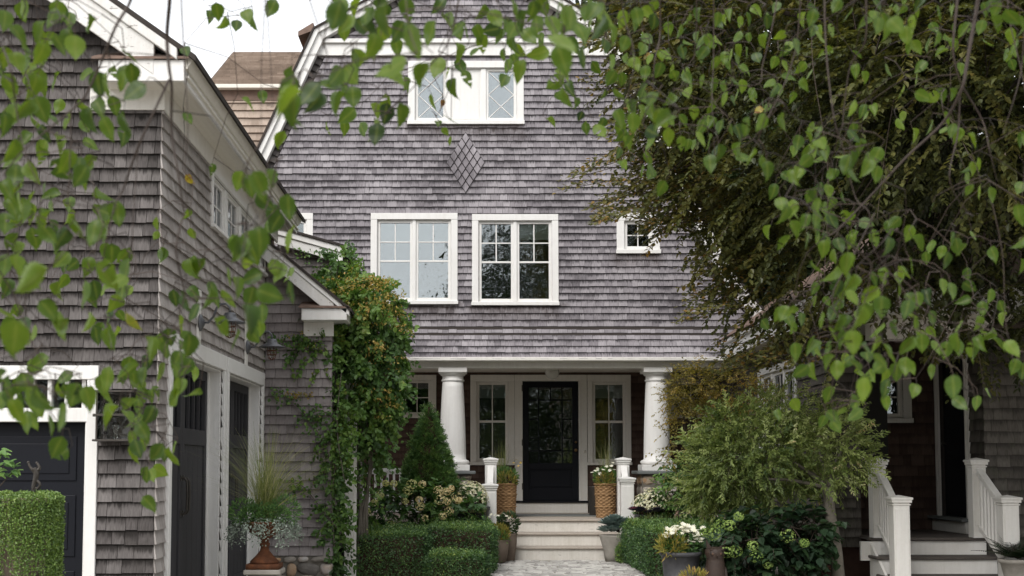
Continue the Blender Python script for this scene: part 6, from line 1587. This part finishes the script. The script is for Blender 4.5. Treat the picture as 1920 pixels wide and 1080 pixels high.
# rusty urn with grass and silver trailers
Yb = 12.4; kk = Yb / F; c = at(496, 1066, Yb); zu = c.z
ur = thing('garden_urn', 'rusty iron urn spilling fine grass and silver trailers before the carriage doors', 'urn', (c.x, Yb, zu))
zr_ = at(496, 985, Yb).z - zu
mb = MB(); q = 36 * kk
mb.box((c.x - 30 * kk, Yb - 30 * kk, zu), (c.x + 30 * kk, Yb + 30 * kk, zu + .05))
mb.lathe((c.x, Yb, zu + .05), [(26 * kk, 0), (27 * kk, .02), (17 * kk, .07), (9 * kk, .12), (7 * kk, .16), (9.5 * kk, .17), (9.5 * kk, .19), (7 * kk, .2), (8 * kk, .23), (16 * kk, .26), (30 * kk, .3), (36 * kk, .35), (38 * kk, zr_ - .05), (43 * kk, zr_ - .03), (43 * kk, zr_ - .01), (36 * kk, zr_ - .02)], 36, lambda r_, a, i: r_ * (1 + (.02 * math.sin(a * 16) if 9 <= i <= 11 else 0)))
mb.build('urn', 'rust', ur, smooth=True)
top = zu + zr_ + .03
grass('grass', ur, (c.x, Yb, top), 480, (.4, 1.0), .62, wd=.0024, r0=.09, droop=.3, tint=(.62, .25))
for x, y, rx, rz_ in ((456, 960, 25, 23), (534, 957, 28, 25), (497, 962, 30, 17), (515, 966, 26, 16), (474, 968, 24, 17)):
    e = at(x, y, Yb - .1); tuft('mound', 'hyd_leaf', ur, (e.x, Yb - .08, e.z), (rx * 1.05 * kk, .16, rz_ * 1.1 * kk), 620, (.025, .05), .42, quad_leaf(.3), .3, sd=.2)
P, T = [], []
for s in range(120):
    a = rng.uniform(-.4, math.pi + .4) + math.pi; rr = rng.uniform(42, 56) * kk; p = np.array([c.x + math.cos(a) * rr, Yb + math.sin(a) * rr * .9, top + rng.uniform(-.02, .05)]); L_ = rng.uniform(.06, .26)
    for i in range(int(L_ / .011)):
        P.append(p + np.array([math.cos(a) * .08 * math.sqrt(i * .011 / L_), math.sin(a) * .08 * math.sqrt(i * .011 / L_), -i * .011]) + rng.normal(0, .012, 3)); T.append(rng.normal(0, 1, 3))
leaves('trailers', 'silver_leaf', ur, np.array(P), np.array(T), rdir(len(P)) + np.array([0, -1, .5]), rng.uniform(.014, .026, len(P)), rng.normal(.55, .22, len(P)), quad_leaf(.8))
mb = MB(); mb.box((c.x - 34 * kk, Yb - 34 * kk, zu - .05), (c.x + 34 * kk, Yb + 34 * kk, zu - .001)); mb.box((c.x - 28 * kk, Yb - 28 * kk, -.01), (c.x + 28 * kk, Yb + 28 * kk, zu - .051))
props(mb.build('stone_pedestal', 'concrete', bevel=.01), 'square cast stone pedestal under the rusty urn', 'pedestal')

# big pot of trailing string-of-beads by the garage door, with a rusty ornament
Yb = 8.2; kk = Yb / F; c = at(46, 935, Yb)
t = thing('trailing_planter', 'clay pot hidden under a curtain of lime green trailing beads by the garage door', 'planter', (c.x, Yb, c.z - .5))
RR = 62 * kk
mb = MB(); mb.lathe((c.x, Yb, c.z - .5), [(RR * .55, 0), (RR * .6, .03), (RR * .85, .36), (RR * .97, .44), (RR, .45), (RR, .5), (RR * .9, .5), (RR * .88, .42)], 36); mb.build('pot', 'clay', t, smooth=True)
P, T = [], []
LOCK = [(i_ * 2 * math.pi / 90 + rng.normal(0, .02), rng.choice([.4, .5, .56, .62, .68])) for i_ in range(90)]
SHADE = []
for s in range(560):
    q5 = rng.integers(0, 90); a = LOCK[q5][0] + rng.normal(0, .06); r0 = RR * (.93 + .12 * LOCK[q5][1] + rng.uniform(-.03, .09)); L_ = LOCK[q5][1] * rng.uniform(.72, 1.08) if rng.random() < .75 else rng.uniform(.12, .4)
    sw, ph, shd = rng.uniform(0, .012), rng.uniform(0, 6), rng.normal(.5, .2)
    if rng.random() < .25: r0 *= rng.uniform(.25, .95)
    x, y = math.cos(a) * r0, math.sin(a) * r0
    rim = max(0, RR * 1.02 - r0)
    for i in range(int((L_ + rim) / .0085)):
        s_ = i * .0085
        if s_ < rim: q = r0 + s_; z = .02 * math.sin(s_ * 20)
        else: q = max(r0, RR * 1.03) + .006; z = -(s_ - rim)
        P.append([c.x + math.cos(a) * q + sw * math.sin(ph + i * .2), Yb + math.sin(a) * q, c.z + .012 + z + .02 * math.cos(min(1, q / RR) * 1.5)]); T.append(rng.normal(0, 1, 3)); SHADE.append(shd)
P = np.array(P); P += rng.normal(0, .004, P.shape)
leaves('trailing_beads', 'pearl', t, P, np.array(T), rdir(len(P)) + np.array([0, -1, .4]), rng.uniform(.009, .015, len(P)), np.array(SHADE) + rng.normal(0, .13, len(P)), quad_leaf(.95))
mb = MB(); mb.box((c.x - .16, Yb - .16, -.01), (c.x + .16, Yb + .16, c.z - .56)); mb.box((c.x - .2, Yb - .2, c.z - .56), (c.x + .2, Yb + .2, c.z - .501)); props(mb.build('stone_pedestal', 'concrete', bevel=.01), 'cast stone pedestal carrying the pot of trailing beads', 'pedestal')
c = at(66, 928, 8.2); k = 8.2 / F
orn = thing('iron_ornament', 'small rusty twisted iron figure rising out of the trailing beads', 'ornament', (c.x, 8.2, c.z))
def q_(x, y): return V3(at(x, y, 8.2))
mb = MB()
limb(mb, [q_(64, 932), q_(63, 915), q_(66, 900), q_(68, 888), q_(64, 878)], 3.2 * k, 6 * k, 9); limb(mb, [q_(64, 884), q_(57, 876), q_(53, 867)], 3.6 * k, 2 * k, 8); limb(mb, [q_(66, 884), q_(74, 878), q_(70, 869)], 4.2 * k, 2.4 * k, 8)
limb(mb, [q_(67, 900), q_(75, 908), q_(70, 916), q_(63, 912)], 3.4 * k, 2 * k, 8); mb.blob(q_(53, 867), (2.8 * k,) * 3, 10, 6); mb.blob(q_(69, 868), (2.8 * k,) * 3, 10, 6); mb.blob(q_(62, 912), (3.6 * k,) * 3, 10, 6)
mb.build('figure', 'bronze', orn, smooth=True)
# shrub at the left edge
t = thing('potted_shrub', 'sprig of glossy pointed leaves reaching in at the left edge', 'shrub', (-3.4, 8.6, 0))
mb = MB(); b = np.array([-3.55, 8.6, 0]); P, T = [], []
for e in ((4, 850), (12, 868), (26, 882), (8, 886), (-30, 840), (-40, 880), (-60, 860)):
    p = V3(at(*e, 8.6)); limb(mb, [b + np.array([0, 0, .9]), (b + p) / 2 + np.array([0, 0, .45]), p], .009, .003, 6)
    for q in range(9): P.append(p + rng.normal(0, .02, 3)); T.append(np.array([rng.normal(.6, .7), -.4, rng.normal(-.1, .45)]))
limb(mb, [b, b + np.array([0, 0, .5]), b + np.array([0, 0, .95])], .02, .012, 8); mb.build('stems', 'bark', t, smooth=True)
leaves('foliage', 'hyd_leaf', t, np.array(P), np.array(T), np.tile([0, -.5, 1.], (len(P), 1)) + rdir(len(P)) * .3, rng.uniform(.05, .085, len(P)), rng.normal(.75, .15, len(P)), birch_leaf(.42, .08, .15, 6), True)

# ================================================================== WEEPING BIRCHES (near the camera)
LEFT = """408 25 38;420 45 34;464 30 40;508 17 38;349 96 32;353 222 28;469 194 35;536 192 70;545 205 60;539 172 55;579 178 60;617 158 55;660 142 52;633 195 50;662 183 45;525 264 38;647 242 30;678 242 35;700 247 48;633 30 62;667 14 40;683 36 45;700 92 52;714 28 48
686 33 50;722 42 60;699 92 60;730 128 72;763 22 50;776 80 72;791 144 55;808 64 50;822 11 38;841 42 42;819 128 45;760 158 30;752 219 50;722 217 45;705 253 45;858 100 38;874 58 42;863 125 32;852 167 40;816 192 35;847 225 38;822 231 22;836 247 20;905 83 38;891 100 35;930 36 42;961 19 50;930 67 35;961 58 42;947 103 25;942 153 35;977 136 48;952 125 30;974 97 35;994 69 40;1009 100 45;980 42 45;999 25 45;1038 50 50;1058 81 72;1074 33 60;1058 125 45;1042 156 42;1069 169 35;1080 194 25;1049 183 25;1090 106 48;1122 56 60;1099 242 25;1127 242 38;1113 17 50;1138 33 55;902 25 35;860 60 36;1020 12 44;1045 20 42;1090 60 46;1100 25 44;1060 45 50;760 60 40;745 90 38
95 33 45;40 67 50;140 90 55;77 103 50;113 87 45;157 140 40;197 163 55;227 153 45;250 173 52;43 207 55;78 207 55;130 227 45;173 227 52;203 243 52;237 233 50;87 250 38;20 287 55;63 323 50;117 320 50;150 333 52;167 310 44;47 17 48;10 40 50;30 120 48;83 67 44;127 40 40;20 160 46;60 160 44;100 150 40;12 235 50;185 200 44;215 200 40;45 265 44;110 270 42;8 110 44
80 363 45;43 397 50;82 417 52;147 427 50;197 437 58;203 400 45;233 483 45;303 480 32;27 457 42;28 500 50;57 527 75;122 500 28;203 520 65;152 553 55;110 547 40;13 543 42;113 613 60;27 637 75;200 593 35;222 570 28;245 603 45;203 637 48;70 680 45;10 587 48;165 500 40;55 375 44;15 360 50;30 340 46;100 385 40;65 450 46;100 460 42;130 385 34;10 420 46;45 610 44;180 545 38;8 500 46
305 476 28;364 509 30;364 550 35;390 562 45;445 541 45;429 562 45;466 603 65;441 639 45;492 590 40;508 554 55;519 505 40;545 550 48;417 615 45;282 656 50;319 635 40;356 651 55;331 676 40;335 729 45;362 741 40;296 737 32;241 761 42;268 810 45;256 851 40;294 851 45;311 851 40;327 855 42;296 884 30;323 749 45;282 945 38;201 713 50;168 749 50;237 696 50;270 708 42;340 610 40;310 660 44;350 690 40;265 745 38;250 790 40;280 780 42;400 545 38;470 560 44;480 630 40;300 700 42;265 830 40;275 890 34;345 640 42
25 645 60;65 755 60;82 755 65;160 747 48;115 785 60;105 840 48;35 775 60;10 715 55;203 637 44;50 720 46;130 740 44;90 800 44;60 790 42
490 350 60;540 390 50;452 470 55;487 455 60;540 445 50;520 510 45;350 405 28;305 477 30;362 505 45;500 380 48;470 350 44;515 420 44;480 480 42;430 520 40;470 520 44;357 337 24;297 420 26"""
RIGHT = """1100 240 26;1127 237 36;1165 225 45;1185 235 48;1200 175 45;1180 270 36;1160 290 30;1172 310 26;1222 320 34;1236 355 38;1215 300 34;1240 230 56;1220 190 44;1255 190 36;1290 150 34;1260 135 34;1235 135 36;1190 125 38;1200 95 36;1215 75 34;1165 40 42;1195 35 42;1225 45 40;1150 70 44;1250 105 34;1315 80 34;1330 80 34;1350 75 30;1370 105 30;1380 70 30;1360 165 32;1335 165 36;1290 175 34;1315 155 32;1390 165 32
1348 292 45;1333 310 45;1385 288 42;1402 296 45;1396 241 45;1422 233 44;1350 241 35;1371 245 30;1468 233 45;1309 261 36;1332 268 36;1433 311 45;1441 323 42;1449 362 36;1465 385 40;1278 272 34;1280 230 34;1300 215 34;1330 205 32;1250 260 40;1225 250 44;1205 215 40;1180 200 36;1270 60 34;1290 40 34;1310 30 34;1345 40 34;1365 30 32;1400 40 34;1420 20 32;1440 45 34;1430 80 32;1460 70 32;1470 100 32;1450 120 30;1420 110 32;1400 130 32;1440 155 34;1460 170 32;1480 150 34;1410 180 32;1380 190 32;1430 200 30;1340 120 32;1310 110 32;1280 100 34;1150 120 40;1130 90 42;1145 150 38;1170 85 38;1120 130 36;1160 180 36;1210 140 36
1647 51 46;1660 60 44;1682 51 48;1710 51 46;1717 93 38;1743 89 36;1758 29 38;1783 21 34;1723 128 36;1690 175 36;1735 181 40;1745 185 36;1768 181 34;1692 233 30;1715 257 34;1746 241 32;1799 253 30;1826 265 36;1799 132 30;1809 56 34;1838 54 34;1869 50 44;1900 35 46;1885 105 30;1906 97 30;1916 265 36;1811 319 30;1826 319 32;1815 337 30;1836 362 34;1855 370 38;1912 354 34;1616 210 32;1597 206 40;1622 148 30;1606 136 34;1601 245 30;1589 311 46;1624 319 48;1641 296 42;1612 278 36;1530 257 44;1540 275 42;1507 307 40;1492 335 42;1550 362 34;1534 393 42;1585 373 30;1488 401 36;1569 12 36;1589 31 36;1643 14 34;1542 74 40;1495 90 38;1511 160 34;1520 60 34;1505 40 34;1560 60 32;1545 100 34;1500 130 32;1520 245 36;1495 270 38;1510 290 36;1550 290 38;1575 290 36;1560 330 36;1640 330 38;1600 330 42;1870 20 40;1850 20 34;1895 70 36;1915 60 38;1680 20 34;1720 10 34
1440 438 32;1471 407 46;1493 433 42;1533 398 42;1531 433 36;1471 460 42;1573 464 38;1587 500 52;1556 518 46;1529 504 36;1627 420 36;1676 420 36;1667 464 46;1724 460 42;1711 504 46;1744 466 36;1769 491 40;1782 450 34;1804 473 36;1862 478 38;1911 407 48;1911 456 44;1484 589 38;1458 593 36;1527 544 32;1627 558 52;1609 602 58;1600 647 56;1653 580 50;1698 584 48;1720 567 40;1787 549 42;1804 567 36;1844 580 34;1853 558 34;1796 616 34;1796 647 48;1773 660 40;1729 647 42;1711 647 44;1747 700 34;1667 669 52;1696 691 42;1680 700 42;1636 709 38;1618 736 58;1604 691 44;1520 651 44;1493 664 42;1569 696 44;1551 682 42;1556 744 40;1524 700 40;1498 700 42;1493 762 32;1573 776 36;1569 802 36;1600 780 40;1658 731 44;1662 758 36;1711 736 38;1787 731 56;1804 758 40;1831 758 34;1876 647 36;1902 656 46;1902 691 38;1916 700 38;1827 664 48;1840 647 40;1542 793 30;1585 530 44;1570 545 42;1600 560 44;1640 530 42;1640 620 44;1570 610 42;1585 680 40;1640 650 44;1680 620 42;1720 610 38;1740 560 40;1690 540 42;1750 600 36;1660 520 40;1700 440 38;1640 450 40;1600 460 38;1545 470 40;1510 420 40;1560 420 38;1590 410 36;1820 540 36;1835 610 38;1850 630 36;1880 600 32;1770 540 38;1650 690 42;1625 660 44;1580 640 42;1540 660 40;1560 630 40"""
def parse(s): return [tuple(float(q) for q in e.split()) for e in s.replace('\n', ';').split(';') if e.strip()]
LIMB_L = [([(250, -60), (245, 0), (217, 50), (187, 123), (160, 180), (133, 207), (73, 257), (33, 293), (5, 330)], 3.2, 2.4), ([(322, -80), (318, 0), (313, 67), (317, 127), (322, 165), (322, 250), (335, 330), (345, 400)], 4.2, 2.6),
          ([(317, 150), (293, 200), (260, 273), (230, 357), (215, 385), (205, 430), (190, 500)], 2.4, 2.6), ([(342, -60), (340, 0), (345, 100), (352, 240), (345, 340), (365, 440), (375, 500)], 1.6, 2.5), ([(497, -60), (495, 40), (490, 130), (490, 250)], 1.2, 2.6), ([(499, -10), (505, 80), (512, 200)], 1.1, 2.6),
          ([(-20, 60), (0, 80), (20, 130), (30, 200), (45, 280), (75, 360), (70, 430)], 2.2, 2.3), ([(870, -60), (860, 0), (847, 61), (830, 97), (799, 130), (772, 167), (741, 194), (712, 225)], 1.8, 2.7), ([(845, -40), (838, 110), (832, 150), (833, 200), (842, 225)], .9, 2.7),
          ([(133, 207), (132, 260), (130, 330), (125, 400), (110, 440)], 1.4, 2.5), ([(345, 400), (330, 470), (345, 560), (310, 650), (300, 720), (285, 800)], 1.6, 2.6), ([(260, 273), (250, 400), (245, 520), (225, 570)], .9, 2.6), ([(560, -60), (600, 60), (612, 120), (560, 165), (520, 185)], 1.2, 2.5),
          ([(345, 560), (420, 560), (470, 570), (500, 560)], 1.2, 2.6), ([(520, 300), (505, 370), (480, 440), (450, 500)], 1.4, 2.6), ([(-20, 480), (30, 560), (60, 640), (100, 720), (110, 800)], 1.4, 2.3), ([(1050, -60), (1055, 30), (1060, 110), (1050, 160)], 1.2, 2.7), ([(960, -60), (965, 40), (985, 90), (960, 120)], 1.1, 2.8), ([(700, -60), (715, 50), (700, 120)], 1.2, 2.6)]
LIMB_R = [([(1845, -60), (1834, 0), (1813, 117), (1803, 167), (1768, 230), (1698, 296), (1616, 385), (1560, 440)], 4.0, 3.4), ([(1797, -60), (1795, 0), (1787, 97), (1803, 160)], 3.4, 3.4), ([(1803, 160), (1842, 226), (1855, 280), (1869, 338)], 1.8, 3.4), ([(1800, 170), (1796, 250), (1780, 330), (1800, 380), (1825, 405)], 1.6, 3.4),
          ([(1626, -60), (1624, 0), (1622, 78), (1593, 128), (1579, 241)], 2.0, 3.2), ([(1548, -60), (1546, 0), (1550, 109), (1564, 222), (1581, 280), (1604, 370), (1630, 400), (1640, 470), (1700, 560), (1680, 640)], 1.8, 3.2), ([(1581, 280), (1640, 268)], 1.2, 3.2), ([(1920, 60), (1915, 130), (1900, 190), (1880, 250)], 1.2, 3.3),
          ([(1235, -60), (1238, 60), (1228, 110), (1225, 180), (1235, 260)], 1.6, 3.3), ([(1305, -60), (1306, 40), (1300, 120)], 1.3, 3.4), ([(1338, -60), (1338, 100), (1335, 200), (1345, 260)], 1.2, 3.4), ([(1465, -60), (1450, 40), (1430, 120), (1415, 160), (1300, 150)], 1.4, 3.4), ([(1640, 400), (1600, 480), (1560, 560), (1590, 640), (1560, 720), (1565, 790)], 1.4, 3.2), ([(1700, 560), (1760, 600), (1800, 660), (1830, 750)], 1.2, 3.2),
          ([(1505, -60), (1490, 100), (1440, 220), (1400, 270), (1340, 290)], 1.4, 3.3), ([(1160, -60), (1170, 30), (1190, 110), (1170, 200)], 1.3, 3.0), ([(1900, -60), (1890, 20), (1925, 200), (1912, 420)], 1.3, 3.4), ([(1860, 380), (1880, 480), (1885, 600), (1900, 680)], 1.0, 3.4)]
def bent(wd, fold, curl, bend, twist):
    v, f = birch_leaf(wd, fold, curl)
    v = v.copy(); t = v[:, 1]
    v[:, 0] += bend * t * t
    a = twist * t; x, z = v[:, 0].copy(), v[:, 2].copy()
    v[:, 0] = x * np.cos(a) - z * np.sin(a); v[:, 2] = x * np.sin(a) + z * np.cos(a)
    return v, f
BV = [bent(*q) for q in ((.68, .1, .14, .05, .2), (.74, .05, .05, -.06, -.3), (.62, .3, .25, .1, .4), (.7, .2, -.12, -.1, .5), (.58, .42, .3, .04, -.6), (.72, -.12, .2, .08, -.2), (.66, .15, .4, -.05, .8), (.78, .08, .1, .0, .1))]
BL = ([v for v, f in BV], BV[0][1])
def birch(label, spec, limbs_, base, top, Ydef, extra, seed, sz):
    t = thing('birch_tree', label, 'tree', base, 'weeping birches framing the view')
    r = np.random.default_rng(seed); L = parse(spec)
    ex = []
    for (x, y, l) in L:
        for _ in range(3):
            if r.random() < (extra if (x < 280 or x > 1180) else .16): ex.append((x + r.normal(0, 26), y + r.normal(-6, 24), l * r.uniform(.75, 1.0)))
    L += ex
    mb = MB(); tw = MB(); nodes = []
    tops = []
    for pts, rad, Y in limbs_:
        P = [V3(at(x, y, Y + .04 * math.sin(i * 1.3 + x))) for i, (x, y) in enumerate(pts)]
        limb(mb if rad > 2.2 else tw, P, rad * Y / F * 1.15, max(.55, rad * .35) * Y / F, 7)
        for a, b in zip(P[:-1], P[1:]):
            for q in range(6): nodes.append(a + (b - a) * q / 6)
        nodes.append(P[-1])
        if pts[0][1] < 0: tops.append((P[0], rad * Y / F * 1.15))
    nodes = [np.array(n_) for n_ in nodes]; NA = np.array(nodes)
    Ps, T, U_, S_, TN = [], [], [], [], []
    for (x, y, l) in sorted(L, key=lambda e: e[1]):
        real = r.uniform(.052, .062); Y = min(max(F * real / l, Ydef * .72), Ydef * 1.6) * r.uniform(.95, 1.05)
        c = V3(at(x, y, Y)); s = l * Y / F
        lean = r.normal(0, .5); d = np.array([math.sin(lean), r.normal(0, .35), -math.cos(lean)]); d /= np.linalg.norm(d)
        b = c - d * s * .5
        Ps.append(b); T.append(d); yaw = r.normal(0, .9)
        U_.append(np.array([math.sin(yaw), -math.cos(yaw), r.normal(.35, .3)])); S_.append(s * sz)
        v = r.normal(.5, .17); TN.append(.985 if l < 27 and r.random() < .1 else min(v, .78) if r.random() > .007 else .93)
        # stalk to a twig node
        D = NA - b; cost = np.linalg.norm(D * np.array([1, .55, 1]), axis=1) + .6 * np.maximum(0, -D[:, 2] + .0)
        k = int(np.argmin(cost)); nb = NA[k]
        pet = b - d * .014 + np.array([r.normal(0, .005), 0, .008])
        if cost[k] > .42:      # too far from any limb: a hanging twig of its own, from above
            up = V3(at(x + r.normal(0, 40), -90, Y * r.uniform(.97, 1.05))); h_ = up - pet
            c1 = [up, up - h_ * .3 + np.array([r.normal(0, .05), r.normal(0, .03), 0]), up - h_ * .65 + np.array([r.normal(0, .06), r.normal(0, .03), 0]), pet + np.array([0, 0, .02])]
            limb(tw, c1, .0017, .0009, 5); q6 = [c1[0] + (c1[-1] - c1[0]) * f_ for f_ in (.5, .7, .85)] + [c1[2], c1[3]]
            NA = np.concatenate([NA, q6]); nb = c1[3]
        mid = (nb + pet) / 2 + np.array([r.normal(0, .014), r.normal(0, .012), .1 * np.linalg.norm(nb - pet)])
        tw.tint = r.random(); tw.tube([nb, mid, pet, b + d * s * .03], [.0015, .0012, .0009, .0007], 5)
        NA = np.concatenate([NA, [mid, pet]])
    leaves('foliage', 'birch_leaf', t, np.array(Ps), np.array(T), np.array(U_), np.array(S_), np.array(TN), BL, True, True)
    tr = MB(); limb(tr, [(base[0], base[1], -.1), (base[0] + .05, base[1], 1.2), (base[0] - .03, base[1] - .04, 2.6), (base[0], base[1], top)], .13, .07, 14); tr.build('trunk', 'paper_bark', t, smooth=True)
    for p, rd in tops:
        h = top - .9 + .5 * r.random(); s = np.array([base[0], base[1], h]); d = p - s
        limb(mb, [s, s + d * .35 + np.array([0, 0, .35]), s + d * .75 + np.array([0, 0, .45 + .15 * r.random()]), p + np.array([0, 0, .12]), p], max(rd * 1.6, .014), rd, 7)
    mb.build('limbs', 'twig', t, smooth=True); tw.build('twigs', 'twig', t)
birch('weeping birch with large soft-edged leaves hanging over the garage and the gable top', LEFT, LIMB_L, (-2.2, 1.3, 0), 4.4, 2.7, .5, 11, .98)
birch('weeping birch with smaller sharp leaves hanging before the copper beech and entry wing', RIGHT, LIMB_R, (3.6, 3.0, 0), 5.2, 3.3, .26, 12, .87)
